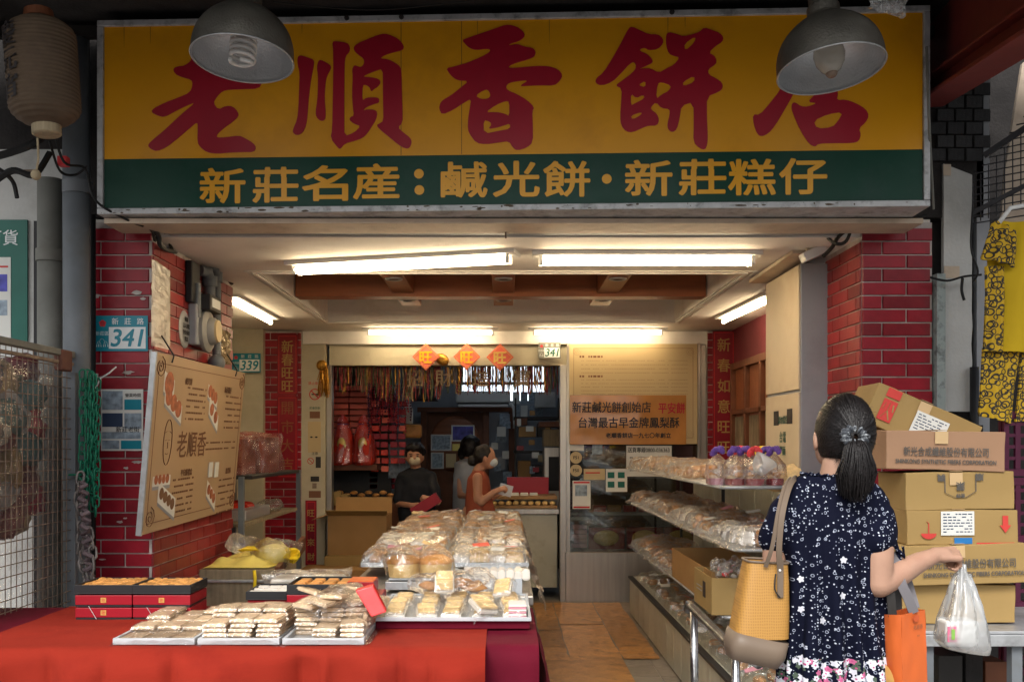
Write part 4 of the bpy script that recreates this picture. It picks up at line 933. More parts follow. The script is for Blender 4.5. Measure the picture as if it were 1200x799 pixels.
# ---- counter, cardboard, etc in the shop
ct = thing('serving_counter', 'pale serving counter with a wooden tray of cakes at the shop opening', 'counter', (X(615, 9.3), 9.4, 0))
q = MB(); q.box(X(574, 9.3), X(653, 9.3), 9.3, 9.9, .12, Z(602, 9.3)); q.build('body', M['panel'], ct, bev=.004)
q = MB(); q.box(X(572, 9.28), X(655, 9.28), 9.26, 9.95, Z(602, 9.28)+.001, Z(596, 9.28)); q.build('top', M['steel'], ct, bev=.003)
ctt = thing('cake_tray', 'long wooden tray of round cakes on the serving counter', 'tray', (X(615, 9.3), 9.4, Z(596, 9.3)))
q = MB(); q.box(*PB(574, 592, 653, 595.5, 9.3, .5)); q.box(*PB(574, 581, 653, 585, 9.32, .5)); q.build('tray_frame', M['tray_brown'], ctt, bev=.003)
for i in range(9):
    q = MB(); q.ell((X(579+i*8.6, 9.3), 9.36, Z(589.5, 9.3)), (.030, .04, .022), None, 12, 6); q.build('round_cake', M['sponge'], label=OR_[i]+' small round cake from the left in the serving counter tray', cat='cake', group='cakes in the counter tray', smooth=True)
crate('red_crate', 'dark red patterned box standing on the serving counter', 'box', PB(594, 559, 643, 581, 9.7, .1), 'redbox')
for i in range(4): crate('paper_packet', OR_[i]+' small white packet from left lying on the serving counter', 'packet', PB(588+i*11, 577.5, 597+i*11, 581, 9.36+.03*i, .1), 'paper', 'white packets on the serving counter', bev=.004)
def carton(lab, b, m='card', flaps=True, name='cardboard_box', open_top=False):
    x0, x1, y0, y1, z0, z1 = b; t = thing(name, lab, 'cardboard box', ((x0+x1)/2, (y0+y1)/2, z0))
    e = .005; q = MB()
    if open_top:
        q.box(x0, x1, y0, y0+e, z0, z1); q.box(x0, x1, y1-e, y1, z0, z1); q.box(x0, x0+e, y0+e, y1-e, z0, z1); q.box(x1-e, x1, y0+e, y1-e, z0, z1); q.box(x0+e, x1-e, y0+e, y1-e, z0, z0+e)
    else: q.box(x0, x1, y0, y1, z0, z1)
    q.build('body', M[m], t, bev=.0015 if open_top else .004)
    return t
bx = PB(384, 604, 453, 651, 8.75, .42)
bt_ = carton('open orange brown cardboard box with its flap folded out, left of the shop opening', bx, 'card', open_top=True)
x0_, x1_, y0_, y1_, z0_, z1_ = bx
q = MB(); q.prism([(x0_, y0_-.002, z1_), (x1_, y0_-.002, z1_), (x1_+.02, y0_-.12, z1_-.05+.1), (x0_-.0, y0_-.12, z1_-.05+.1)], (0, .004, .005)); q.build('front_flap', M['card_light'], bt_, fix=True)
q = MB(); q.prism([(x0_-.002, y0_, z1_), (x0_-.002, y1_, z1_), (x0_-.14, y1_, z1_-.04), (x0_-.14, y0_, z1_-.04)], (0, 0, .005)); q.build('side_flap', M['card'], bt_, fix=True)
q = MB(); q.prism([(x0_, y1_, z1_), (x1_, y1_, z1_), (x1_, y1_+.03, z1_+.14), (x0_, y1_+.03, z1_+.14)], (0, .004, 0)); q.build('back_flap', M['card'], bt_, fix=True)
for i, (a, b, c, d, Y, m) in enumerate(((380, 652, 455, 664, 8.6, 'card_light'), (350, 668, 440, 680, 8.3, 'card'), (356, 682, 430, 694, 8.0, 'card'))):
    crate('folded_carton', ['pale folded carton under the open orange brown box', 'folded carton lying low behind the black boxes', 'lowest folded carton on the stand behind the black boxes'][i], 'cardboard', PB(a, b, c, d, Y, .4), m)
crate('low_stand', 'low dark stand under the folded cartons', 'stand', (X(350, 8.3), X(450, 8.3), 8.05, 9.0, 0, .3), 'dark')
for i in range(2): crate('small_carton', ['small pale carton standing behind the open box', 'second small pale carton beside it behind the open box'][i], 'box', PB(391+9*i, 576+3*i, 399+9*i, 592, 9.3, .1), 'card_light')
crate('goods_table', 'dark goods table behind the open brown box', 'table', (X(388, 9.9), X(470, 9.9), 9.9, 10.6, 0, Z(590, 9.9)), 'wood')
for k in range(9):
    q = MB(); q.ell(P(398+k*8.5, 577+(k % 2)*3, 9.95+.1*(k % 3)), (.04, .05, .022), None, 10, 6); q.build('dark_bun', M['bun'], label=OR_[k]+' brown bun from the left on the dark goods table', cat='bun', group='buns on the dark goods table', smooth=True)
q = MB()
for k in range(3):
    q.ell(P(462+k*9, 640+k*4, 8.9), (.10, .1, .12), None, 14, 10)
for v in q.v: v += Vector((noise.noise(v*9), 0, noise.noise(v*8+Vector((4,4,4)))))*.04
q.build('plastic_sack', M['milky'], label='grey crumpled plastic sack beside the open brown box', cat='sack')

rq = random.Random(31)
for k in range(34):
    c_ = k % 4; r_ = k//4; px = 436+c_*10.5+rq.uniform(-1, 1); py = 470+r_*9.5
    crate('red_packet', 'small red packet, '+OR_[r_]+' row '+OR_[c_]+' from left, right of the coral boxes', 'packet', PB(px, py, px+8.2, py+6.5, 10.0+.01*c_+.004*r_, .05), rq.choice(['redwrapflat', 'redbox', 'redwrap', 'redbox']), 'small red packets in the shop', bev=.003)
for k in range(16):
    px = 432+k*3.3; q = MB(); p0 = P(px, 452, 9.75+.03*(k % 4)); n7 = rq.randint(9, 19)
    for j in range(n7): q.ell(p0+Vector((.004*math.sin(j*1.3+k), 0, -.028*j)), (.009, .009, .012), None, 6, 4)
    q.build('bead_strand', M['redbox'] if k % 3 else M['purple'], label=OR_[k]+' dark bead strand from left hanging beside the coral boxes', cat='bead strand', group='dark bead strands inside the shop')
for k in range(18):
    px = rq.uniform(604, 652); py = rq.uniform(480, 575)
    crate('shelf_packet', 'small '+OR_[k]+' packet crammed on the dark rack behind the oven', 'packet', PB(px, py, px+rq.uniform(4, 10), py+rq.uniform(4, 10), 11.3+.012*k, .05), rq.choice(['coolpaper', 'card', 'redbox', 'paper', 'oldwood']), 'packets crammed on the dark rack')
# ---- flattened cardboard on the floor
def XF(px, Y): return (px-590)*Y/F
rr = random.Random(11)
def YF(py): return EYE*F/(py-520)
cols_ = [(.27, .44), (.45, .80), (.81, 1.05)]
rows_ = [[708, 716, 728.5, 741, 761, 776.5], [708, 734, 776], [708, 726, 760, 775]]
n = 0
for (a, b), ys in zip(cols_, rows_):
    for j in range(len(ys)-1):
        y1_, y0_ = YF(ys[j])-.01, YF(ys[j+1])+.01; n += 1
        q = MB(); zz = .018+rr.uniform(0, .004); q.grid(lambda u, v: (a+(b-a)*u+.004*math.sin(9*v), y0_+(y1_-y0_)*v+.006*math.sin(7*u+j), zz+.004*noise.noise((u*4+n, v*4, 0))), 10, 14)
        k_ = len(q.v); q.v += [v-Vector((0, 0, .004)) for v in q.v]; q.f += [[i+k_ for i in f_][::-1] for f_ in q.f]
        q.build('cardboard_sheet', M['card_floor'], label='flat cardboard sheet, '+OR_[j]+' from the shopfront in the '+['narrow left', 'middle', 'right'][cols_.index((a, b))]+' aisle column', cat='cardboard sheet', group='cardboard sheets on the aisle floor')
q = MB(); q.grid(lambda u, v: (.18+.62*u, 5.2+1.58*v+.02*math.sin(u*5), .019+.003*noise.noise((u*5, v*4, 3))), 14, 20)
q.build('cardboard_sheet', M['card_floor'], label='largest flattened cardboard sheet on the aisle floor, nearest the front', cat='cardboard sheet')
# ================================================================== FOREGROUND THINGS
rr = random.Random(21)
# ---- big reflector lamps
def reflector(c, rad, H, tilt, lab, kind):
    t = thing('hanging_lamp', lab, 'lamp', c)
    Mx = Matrix.Translation(Vector(c)) @ Euler(tilt).to_matrix().to_4x4()
    def prof(s, d=0): return [((rad-d)*(math.cos(math.pi/2*(k/12)))**.62 if k < 12 else rad*.2, H*(k/12)) for k in range(12)]
    out = [(rad*1.0, 0)]+[(rad*(1-(k/14)**2.9*.70), H*k/14) for k in range(1, 15)]
    q = MB(); q.lathe(out, 48, Mx); q.build('shade', M['lampgrey'], t, smooth=True)
    q = MB(); q.lathe([(r*.975, z-.0) for r, z in out][::-1]+[(rad*.975, .0), (rad, 0)], 48, Mx); q.build('reflector', M['lampin'], t, smooth=True)
    q = MB(); q.tube([Mx @ Vector((rad*math.cos(a*math.pi/24), rad*math.sin(a*math.pi/24), 0)) for a in range(48)], .003, 6, closed=True); q.build('rim', M['alu'], t, smooth=True)
    q = MB(); q.lathe([(rad*.28, H), (rad*.31, H+.005), (rad*.31, H+.035), (rad*.26, H+.045), (rad*.25, H+.10), (rad*.15, H+.13), (rad*.12, H+.20)], 28, Mx); q.build('socket', M['lampgrey'], t, auto=40)
    top = Mx @ Vector((0, 0, H+.2)); q = MB(); q.tube([top, top+Vector((0, .03, .12)), (top.x, top.y+.05, 3.45)], .013, 8); q.build('stem', M['dark'], t)
    if kind == 'spiral':
        q = MB(); pts = []
        for k in range(150):
            a = k*.235; pts.append(Mx @ Vector((.042*math.cos(a), .042*math.sin(a), .115-.125*k/150)))
        q.tube(pts, .0078, 8); q.tube([Mx @ Vector((.0, -.02, -.008)), Mx @ Vector((.02, -.02, -.014)), Mx @ Vector((.04, .0, -.01))], .0078, 8)
        q.build('spiral_bulb', M['white'], t, smooth=True)
        q = MB(); q.lathe([(.03, .11), (.04, .12), (.04, .19)], 16, Mx); q.build('bulb_base', M['white'], t)
    else:
        q = MB(); q.lathe([(.02, -.012), (.035, 0), (.05, .025), (.056, .055), (.05, .09), (.035, .12), (.03, .15)], 24, Mx); q.build('bulb', M['bulb'], t, smooth=True)
        q = MB(); q.lathe([(0, -.028), (.014, -.026), (.02, -.018), (.022, -.004), (.018, .0)], 14, Mx); q.build('bulb_tip', M['rust'], t)
    return t
reflector(P(284, 70, 3.6), .182, .20, (R(-6), R(2), 0), 'left hanging reflector lamp with a white spiral bulb in front of the sign', 'spiral')
reflector(P(974, 82, 3.55), .187, .20, (R(-7), R(-5), 0), 'right hanging reflector lamp with a clear round bulb in front of the sign', 'round')
q = MB(); q.grid(lambda u, v: P(1029+42*u-14*v+3*math.sin(9*v), -14+(24+12*u)*v+4*noise.noise((u*7, v*7, 2)), 3.4+.05*noise.noise((u*5, v*5, 0))), 12, 10)
q.build('hanging_film_bag', M['bagwhite'], label='scrap of clear plastic bag hanging at the top right of the sign', cat='plastic bag')
# ---- lantern
lt = thing('paper_lantern', 'old brown ribbed paper lantern with black characters at the upper left', 'lantern', P(50, 90, 3.7))
LM = Matrix.Translation(P(50, 85, 3.7)) @ Euler((0, R(-4), 0)).to_matrix().to_4x4()
q = MB(); prof = []; rib = 26; H = .40
for k in range(rib*4+1):
    u = k/(rib*4); z = (u-.5)*H; e = abs(2*u-1); r0 = .124*(1-max(0, (e-.62)/.38)**2.4*.62)
    prof.append((r0+.0028*(math.cos(2*math.pi*rib*u)), z))
q.lathe(prof, 40, LM); q.build('ribbed_body', M['lantern'], lt, smooth=True)
q = MB(); q.lathe([(.045, -.235), (.052, -.23), (.052, -.198), (.045, -.196)], 24, LM, True); q.build('bottom_cap', M['oldwood'], lt)
q = MB(); q.lathe([(.05, .198), (.055, .2), (.05, .23), (.03, .24)], 24, LM, True); q.build('top_cap', M['wood'], lt)
q = MB()
for k, ch in enumerate('慶元宵'):
    vs, fs = tmesh(ch); 
    for o in (0, .0035, -.0035):
        w_ = []
        for v in vs:
            th = (v.x*.10+o)/.126-R(128); zz = .11-.095*k+v.y*.095; w_.append(LM @ Vector((.1285*math.cos(th), .1285*math.sin(th), zz)))
        q.add(w_, fs)
q.build('characters', M['ink'], lt)
q = MB(); q.tube([P(44, 162, 3.68), P(45, 185, 3.68), P(42, 205, 3.68)], .004, 6); q.ell(P(42, 205, 3.68), (.018, .018, .02)); q.build('cord', M['oldwood'], lt)
def cable(pts, r, lab, m='rubber', nm='cable'):
    pp = [P(*p) for p in pts]; out = []
    for i in range(len(pp)-1):
        a = pp[max(i-1, 0)]; b = pp[i]; c = pp[i+1]; d = pp[min(i+2, len(pp)-1)]
        for k in range(6):
            t = k/6; out.append(.5*((2*b)+(-a+c)*t+(2*a-5*b+4*c-d)*t*t+(-a+3*b-3*c+d)*t**3))
    out.append(pp[-1]); q = MB(); q.tube(out, r, 6); return q.build(nm, M[m], label=lab, cat='cable')
cable([(62, 148, 4.4), (75, 190, 4.45), (100, 198, 4.6), (112, 235, 4.6), (150, 258, 4.7), (168, 265, 4.75)], .006, 'black cable running from the lantern down along the sign corner')
cable([(58, 165, 4.4), (70, 200, 4.5), (88, 205, 4.6), (102, 195, 4.6)], .006, 'short looping black cable under the lantern')
cable([(-10, 185, 4.3), (15, 178, 4.3), (40, 168, 4.3), (62, 150, 4.4)], .016, 'thick black cable from the left edge up to the lantern cap')
cable([(-10, 215, 4.3), (15, 200, 4.3), (40, 205, 4.3), (58, 180, 4.4)], .015, 'second thick black cable crossing the white wall at the left edge')
cable([(-5, 196, 4.3), (8, 205, 4.3), (16, 215, 4.35), (20, 232, 4.35)], .010, 'frayed black cable end hanging on the white wall')
cable([(-5, 205, 4.32), (20, 201, 4.32), (44, 200, 4.3)], .006, 'thin brown cord tied below the lantern', 'rust')
crate('orange_connector', 'orange red cable connector below the lantern', 'connector', (X(69, 4.5), X(80, 4.5), 4.48, 4.52, Z(195, 4.5), Z(184, 4.5)), 'pinkred')
cable([(168, 262, 4.85), (185, 275, 4.9), (190, 290, 5.0), (215, 300, 5.6), (250, 322, 6.2), (272, 332, 6.45)], .012, 'dark cable bundle along the top of the left pillar side wall')
cable([(165, 262, 4.8), (178, 270, 4.86), (182, 282, 4.96), (190, 268, 4.95), (205, 300, 5.4)], .008, 'tangled black cable at the top left ceiling corner')
cable([(1010, 258, 4.9), (985, 275, 5.0), (975, 290, 5.1), (965, 300, 5.2)], .010, 'black cable bundle at the top right ceiling corner')
cable([(1085, 252, 4.85), (1050, 262, 4.85), (1020, 256, 4.85), (990, 268, 4.95), (955, 264, 5.0)], .008, 'long black cable under the right end of the sign')
cable([(1000, 258, 4.9), (992, 282, 4.95), (978, 285, 5.0), (962, 270, 5.1)], .009, 'looping black cable beside the floodlight')
cable([(320, 3, 4.4), (430, 12, 4.4), (520, 5, 4.4), (600, -6, 4.4)], .003, 'thin sagging wire in front of the dark canopy')
cable([(1140, 245, 4.85), (1138, 290, 4.85), (1146, 318, 4.85), (1140, 330, 4.85)], .005, 'thin black wire hanging beside the worn panel')
cable([(1090, 325, 4.9), (1110, 329, 4.9), (1130, 324, 4.9), (1150, 322, 4.9)], .006, 'black wire tied across the worn panel')
cable([(1128, 326, 4.9), (1127, 340, 4.9), (1130, 352, 4.9)], .007, 'short black wire end drooping on the worn panel')
cable([(1086, 55, 4.4), (1088, 120, 4.4), (1090, 170, 4.5), (1094, 245, 4.7)], .006, 'pale cord hanging at the right edge of the sign', 'pipe2')
# ---- left side wall fittings (plane x = x1)
wf = Fr((x1, 5.0, EYE), (0,1,0), (0,0,1))
def WP(px, py, off=.012): # point on side wall
    xx = x1+off; Y = (xx)*F/(px-590); return Vector((xx, Y, EYE+(520-py)*Y/F))
def wq(name, pts, m, t, lab, cat, parent=None, **k):
    q = MB(); q.prism([WP(*p) for p in pts], (t, 0, 0)); return q.build(name, m, parent, label=lab, cat=cat, fix=True, **k)
M['wallnote'] = mat('yellowed_note', (.36,.29,.21), .7, var=.2, vs=20)
M['metergrey'] = mat('meter_grey', (.30,.29,.26), .45, var=.1)
wrap = thing('wrapped_notice', 'tall plastic wrapped pale notice on the side of the left pillar', 'notice', WP(188, 408))
q = MB(); q.prism([WP(180, 305), WP(197, 318), WP(197, 405), WP(178, 400)], (.012, 0, 0)); q.build('sheet', M['wallnote'], wrap, fix=True)
A, B, C, D = WP(178, 304, .03), WP(199, 317, .03), WP(199, 410, .03), WP(177, 405, .03)
q = MB(); q.grid(lambda u, v: A.lerp(B, u).lerp(D.lerp(C, u), v)+Vector((.005*noise.noise((u*5, v*14, 0)), 0, 0)), 12, 36); q.build('plastic_cover', M['softfilm'], wrap)
ova = thing('oval_plate', 'oval metal plate with black printing beside the electricity meter', 'plate', WP(216, 407))
oc = WP(216, 386); q = MB(); q.ell(oc, (.008, .095, .105), None, 24, 12); q.build('plate', M['alu'], ova, smooth=True)
of = Fr((oc.x+.009, oc.y, oc.z), (0,1,0), (0,0,1))
for i, s_ in enumerate(('財團', '法人用電', '安全檢查', '電話')): text(s_, of, 0, .055-.036*i, .028, M['ink'], ova, bold=.0008)
met = thing('electricity_meter', 'round grey electricity meter with pipes on the side of the left pillar', 'meter', WP(238, 408))
mc_ = WP(238, 386, .05)
q = MB(); q.box(x1+.01, x1+.06, mc_.y-.15, mc_.y+.14, mc_.z-.10, mc_.z+.13); q.build('back_plate', M['grey'], met, bev=.01)
RX = Matrix.Rotation(R(90), 4, 'Y')
q = MB(); q.lathe([(.12, 0), (.12, .02), (.11, .03), (.08, .034), (.075, .06), (.065, .07), (0, .072)], 32, Matrix.Translation((x1+.06, mc_.y, mc_.z-.01)) @ RX); q.build('round_case', M['metergrey'], met, auto=40)
q = MB(); q.lathe([(.065, 0), (.062, .012), (0, .014)], 24, Matrix.Translation((x1+.130, mc_.y, mc_.z-.01)) @ RX); q.build('dial', M['notice'], met, auto=40)
q = MB(); q.box(x1+.06, x1+.12, mc_.y-.10, mc_.y+.12, mc_.z+.10, mc_.z+.19); q.build('terminal_cover', M['dark'], met, bev=.006)
q = MB(); q.box(x1+.1205, x1+.124, mc_.y-.07, mc_.y+.09, mc_.z+.12, mc_.z+.17); q.build('label_plate', M['white'], met)
q = MB(); q.box(x1+.01, x1+.05, mc_.y-.20, mc_.y-.05, mc_.z+.13, mc_.z+.36); q.build('fuse_board', M['black'], met, bev=.008)
for px, p0, p1, r_, m in ((231, 332, 372, .022, 'pipe'), (246, 330, 366, .032, 'pipe'), (254, 325, 430, .026, 'pipe')):
    a = WP(px, p0, .05); b = WP(px, p1, .05); q = MB(); q.tube([a, Vector((a.x, a.y, b.z))], r_, 12)
    if px != 231: q.tube([a+Vector((0,0,-.03)), a+Vector((0,0,.03))], r_*1.35, 12); q.tube([a, a+Vector((0, -.04, .05)), a+Vector((-.03, -.09, .05))], r_, 10)
    q.build('conduit', M[m], met, auto=40)
a = WP(254, 425, .06); q = MB(); q.ell(a, (.05, .05, .05)); q.build('junction_knob', M['pipe'], met, smooth=True)
q = MB(); A, B, C, D = WP(257, 384, .03), WP(270, 390, .03), WP(270, 428, .03), WP(256, 424, .03)
q.grid(lambda u, v: A.lerp(B, u).lerp(D.lerp(C, u), v)+Vector((.02*noise.noise((u*5, v*8, 0)), 0, 0)), 8, 12); q.build('foil_packet', mat('creased_foil', (.6,.48,.3), .2, metal=.6, bump=.8, bs=25), label='creased golden foil packet taped at the end of the side wall', cat='packet')
# ---- pillar front notices
pf2 = Fr((x0, 4.988, EYE), (1,0,0), (0,0,1))
pp = thing('photo_sheet', 'white sheet of blue toned photographs taped on the left pillar', 'sheet', P(142, 528, 4.985))
sticker(pp, pf2, 118.5, 456, 168, 528, 'paper', 'sheet'); 
for a, b, c, d, m in ((120, 458, 144, 480, 'coolpaper'), (146, 468, 166, 480, 'teal'), (120, 484, 144, 500, 'navyink'), (146, 484, 166, 502, 'coolpaper'), (120, 506, 165, 514, 'coolpaper'), (120, 516, 140, 526, 'coolpaper'), (142, 516, 166, 526, 'teal')): sticker(pp, pf2, a, b, c, d, m, 'photograph', .001, .0022)
a, b = pf2.hit(122, 503); text('新莊老街', pf2, *pf2.hit(150, 503), .03, M['ink'], pp, c=.0036, off=.01); text('營業時間', pf2, *pf2.hit(156, 463), .02, M['ink'], pp, c=.0024, off=.01)
for i, (px, py, a_, b_) in enumerate(((112, 347, 9, 3), (160, 343, 8, 3), (111, 398, 5, 3), (112, 440, 6, 4), (150, 436, 9, 3), (160, 541, 7, 2.5), (148, 548, 5, 2), (141, 611, 5, 2), (147, 607, 3, 1.5), (168, 350, 4, 2), (120, 655, 5, 1.5))):
    u, v = pf2.hit(px, py); s8 = 5/F; q = MB(); q.add([(u+a_*s8*math.cos(t_)*rr.uniform(.5, 1), v+b_*s8*math.sin(t_)*rr.uniform(.4, 1), .003) for t_ in [j*math.pi/6 for j in range(12)]], [list(range(12))], pf2.M()); q.build('paint_scuff', M['mortar'], lp)
# ---- the tan board hung on the side
TL = Vector((-1.648, 4.75, 1.895)); TR = Vector((-1.655, 6.39, 1.915)); BL = Vector((-1.726, 4.75, 1.025)); BR = Vector((-1.714, 6.39, 1.04))
bd = thing('menu_board', 'large tan hanging board with cake drawings and an old man emblem', 'board', BL)
brd = Fr(BL, TR-TL, TL-BL); BW = (TR-TL).length; BHt = (TL-BL).length
panel(brd, 0, BW, 0, BHt, .02, 'sheet', M['board'], bd, c=-.02)
panel(brd, -.018, -.001, -.002, BHt+.002, .026, 'edge_strip', M['alu'], bd, c=-.023)
def BP_(px, py): return brd.hit(px, py)
q = MB(); e = .045
for bx in ((e, BW-e, BHt-e-.004, BHt-e), (e, BW-e, e, e+.004), (e, e+.006, e, BHt-e), (BW-e-.006, BW-e, e, BHt-e)): q.box(*bx, .0005, .0012, brd.M())
for cx, cy in ((e+.02, BHt-e-.02), (BW-e-.02, BHt-e-.02), (e+.04, e+.03), (BW-e-.02, e+.02)):
    for k in range(20):
        an = k*.7; r0 = .004+.0025*k; q.bar(brd.p(cx+r0*math.cos(an)*1.3, cy+r0*math.sin(an), .0015), brd.p(cx+(r0+.002)*math.cos(an+.7)*1.3, cy+(r0+.002)*math.sin(an+.7), .0015), .005, .0008)
q.build('scroll_border', M['brownink'], bd)
def cakeplate(px, py, w_, h_, n_, r_, m, sl):
    u, v = BP_(px, py); q = MB(); q.add([(-w_/2, h_/2+sl, 0), (-w_/2, -h_/2+sl, 0), (w_/2, -h_/2-sl, 0), (w_/2, h_/2-sl, 0)], [(0,1,2,3)], brd.M(u, v, .0015)); q.build('drawn_plate', M['paper'], bd)
    q = MB(); q.add([(-w_/2, -h_/2+sl-.018, 0), (-w_/2, -h_/2+sl, 0), (w_/2, -h_/2-sl, 0), (w_/2, -h_/2-sl-.018, 0)], [(0,1,2,3)], brd.M(u, v, .0014)); q.build('plate_edge', M['grey'], bd)
    q = MB()
    for k in range(n_):
        s = (k+.5)/n_-.5; q.lathe([(0, .0008), (r_, 0)], 14, brd.M(u+w_*.85*s, v-sl*1.7*s+.008, .0022) @ Matrix.Diagonal((1.0, .9, 1, 1)))
    q.build('drawn_cakes', m, bd)
rb_ = mat('drawn_red', (.40,.13,.06), .6, var=.4, vs=30)
cakeplate(198, 452, .16, .10, 1, .07, rb_, .02); cakeplate(203, 474, .28, .09, 3, .05, rb_, .05)
cakeplate(249, 464, .2, .07, 3, .04, rb_, .03); cakeplate(250, 486, .2, .09, 2, .04, rb_, .05)
cakeplate(189, 563, .26, .05, 4, .027, rb_, .0); cakeplate(195, 586, .28, .10, 4, .034, mat('drawn_brown', (.2,.1,.05), .6), .05)
cakeplate(247, 580, .2, .09, 3, .034, rb_, .05)
for hx, hy, lx0, lx1, ly, n_ in ((221, 447, 216, 238, 455, 6), (267, 457, 262, 280, 465, 6), (218, 553, 208, 232, 560, 6), (267, 551, 262, 280, 560, 6), (0, 0, 243, 277, 518, 2)):
    if hx: u, v = BP_(hx, hy); text({221: '鹹光餅', 267: '新莊糕仔', 218: '平安餅禮盒'}[hx] if hy != 551 else '鳳梨酥', brd, u, v, .04, M['brownink'], bd, c=.0015, off=.01)
    lines(brd, BP_(lx0, 500)[0], BP_(lx1, 500)[0], [BP_((lx0+lx1)/2, ly+i*7.2)[1] for i in range(n_)], M['brownink'], bd, h=.010, c=.0008, name='small_print', dash=.02)
u, v = BP_(226, 520); text('老順香', brd, u-.02, v, .15, M['brownink'], bd, c=.0015, off=.012, sx=1.15)
u, v = BP_(196, 518); q = MB()
def outl(pts, w_=.005):
    for i in range(len(pts)-1): q.bar(brd.p(u+pts[i][0], v+pts[i][1], .0015), brd.p(u+pts[i+1][0], v+pts[i+1][1], .0015), w_, .001)
outl([(.062*math.cos(t*math.pi/12), .115*math.sin(t*math.pi/12)) for t in range(25)])
outl([(-.055, .045), (-.02, .055), (.02, .055), (.055, .045)], .003); outl([(-.035, .01), (-.012, .012)]); outl([(.012, .012), (.035, .01)]); outl([(0, 0), (.006, -.03), (-.004, -.03)], .003); outl([(-.022, -.055), (0, -.062), (.022, -.055)], .003)
q.build('face_emblem', M['brownink'], bd)
for k in (0, 1): sticker(bd, brd, 243+7*k, 541, 249+7*k, 559, 'paper', 'price_tag', .003, .002)
for px in (200, 276): a_ = brd.p(BP_(px, 430)[0], BHt, .0); q = MB(); q.tube([a_+Vector((.002, 0, -.035)), a_+Vector((.012, 0, .0)), a_+Vector((-.05, 0, .10))], .004, 6); q.build('hook', M['ink'], bd)
# ---- chains
def chain(pts, L, r, m, lab, loops=None):
    t = thing('hanging_chain', lab, 'chain', P(*pts[0])); pp = [P(*p) for p in pts]
    k_ = (m, L)
    tl = MB(); ring_ = []
    for a in range(16):
        an = 2*math.pi*a/16; ring_.append(Vector((L*.30*math.cos(an), 0, L*.36*math.sin(an)+(L*.22 if math.sin(an) > 0 else -L*.22))))
    tl.tube(ring_, r, 6, closed=True); me = tl.mesh('link', M[m], smooth=True)
    d = 0; i = 0; n = 0; pos = pp[0].copy(); seg = L*.86
    total = sum((pp[j+1]-pp[j]).length for j in range(len(pp)-1)); s = 0
    while s < total:
        acc = 0
        for j in range(len(pp)-1):
            l = (pp[j+1]-pp[j]).length
            if acc+l >= s: break
            acc += l
        dr = (pp[j+1]-pp[j]).normalized(); c = pp[j]+dr*(s-acc)
        ro = dr.to_track_quat('Z', 'Y').to_matrix().to_4x4()
        putM('link', me, Matrix.Translation(c) @ ro @ Matrix.Rotation(R(90*(n % 2)+rr.uniform(-30, 30)), 4, 'Z'), t); s += seg; n += 1
for i, (a, b, c, d) in enumerate(((97, 440, 95, 560), (103, 440, 101, 585), (110, 445, 108, 595), (114, 450, 112, 600), (107, 442, 105, 570))):
    chain([(a, b, 4.72+.03*(i % 2)), ((a+c)/2+1, (b+d)/2, 4.72), (c, d, 4.72+.02*(i % 3))], .05, .0045, 'greenchain', ['leftmost strand of the green chain bunch', 'second strand of the green chain bunch', 'long fourth strand of the green chain bunch', 'rightmost strand of the green chain bunch', 'middle strand of the green chain bunch'][i]+' on the left pillar')
chain([(88, 556, 4.7), (94, 556, 4.7), (101, 562, 4.7)], .05, .0045, 'greenchain', 'short green chain loop across the conduit')
chain([(94, 560, 4.68), (91, 590, 4.66), (95, 620, 4.68), (92, 645, 4.66), (100, 668, 4.66)], .055, .006, 'greychain', 'upper knotted grey chain below the green chains')
chain([(99, 640, 4.64), (96, 660, 4.64), (104, 690, 4.62), (110, 665, 4.62), (108, 640, 4.64), (104, 620, 4.66)], .055, .006, 'greychain', 'lower knotted grey chain bundle near the red boxes')
q = MB(); pts = [P(96+5*math.sin(k*1.9)+k*.25, 565+k*3.2, 4.63+.02*math.cos(k*1.3)) for k in range(40)]; q.tube(pts, .011, 6); q.build('knotted_rope', mat('dirty_rope', (.16,.12,.13), .9, var=.4), label='dirty grey purple rope knotted through the chains', cat='rope')
q = MB(); q.tube([P(112, 455, 4.9), P(118, 443, 4.9), P(128, 437, 4.9), P(136, 430, 4.95)], .004, 6); q.build('white_string', M['white'], label='thin white string tied at the top of the green chains', cat='string')
# ---- wire cage
cg = thing('wire_cage', 'rusty wire mesh cage filled with plastic wrapped goods at the left edge', 'cage', (-2.06, 4.2, 0))
XC = -2.06
def CZt(Y): return 1.885
q = MB()
for i in range(31):
    Y = 3.3+i*.048; q.tube([(XC, Y, .62), (XC+.003, Y, 1.87)], .0022, 4, caps=False)
for j in range(27):
    z = .62+j*.048; q.tube([(XC+.002, 3.3, z), (XC+.002, 4.74, z)], .0022, 4, caps=False)
q.build('wire_mesh', M['rust'], cg, kind='stuff')
q = MB(); q.bar((XC, 3.3, 1.885), (XC, 4.76, 1.885), .03); q.build('top_rail', M['pipe2'], cg, bev=.004)
q = MB(); q.bar((XC, 3.3, 1.84), (XC, 4.76, 1.84), .016); q.build('second_rail', M['rust'], cg, bev=.003)
q = MB(); q.bar((XC, 4.76, .1), (XC, 4.76, 1.80), .045); q.bar((XC+.015, 4.80, .1), (XC+.015, 4.80, 1.77), .02); q.build('corner_post', M['pipe'], cg, bev=.004)
q = MB(); q.bar((XC, 3.3, .62), (XC, 4.76, .62), .02); q.build('bottom_rail', M['rust'], cg)
q = MB(); q.box(XC-.02, XC+.02, 4.60, 4.72, 1.80, 1.90); q.build('hinge_block', mat('rust_red', (.16,.07,.05), .8, var=.3), cg, bev=.01)
q = MB(); q.grid(lambda u, v: (XC-.05+.03*noise.noise((u*9, v*9, 0)), 3.3+1.4*u, .7+1.12*v), 40, 36); q.build('plastic_sheet', M['film_dense'], cg)
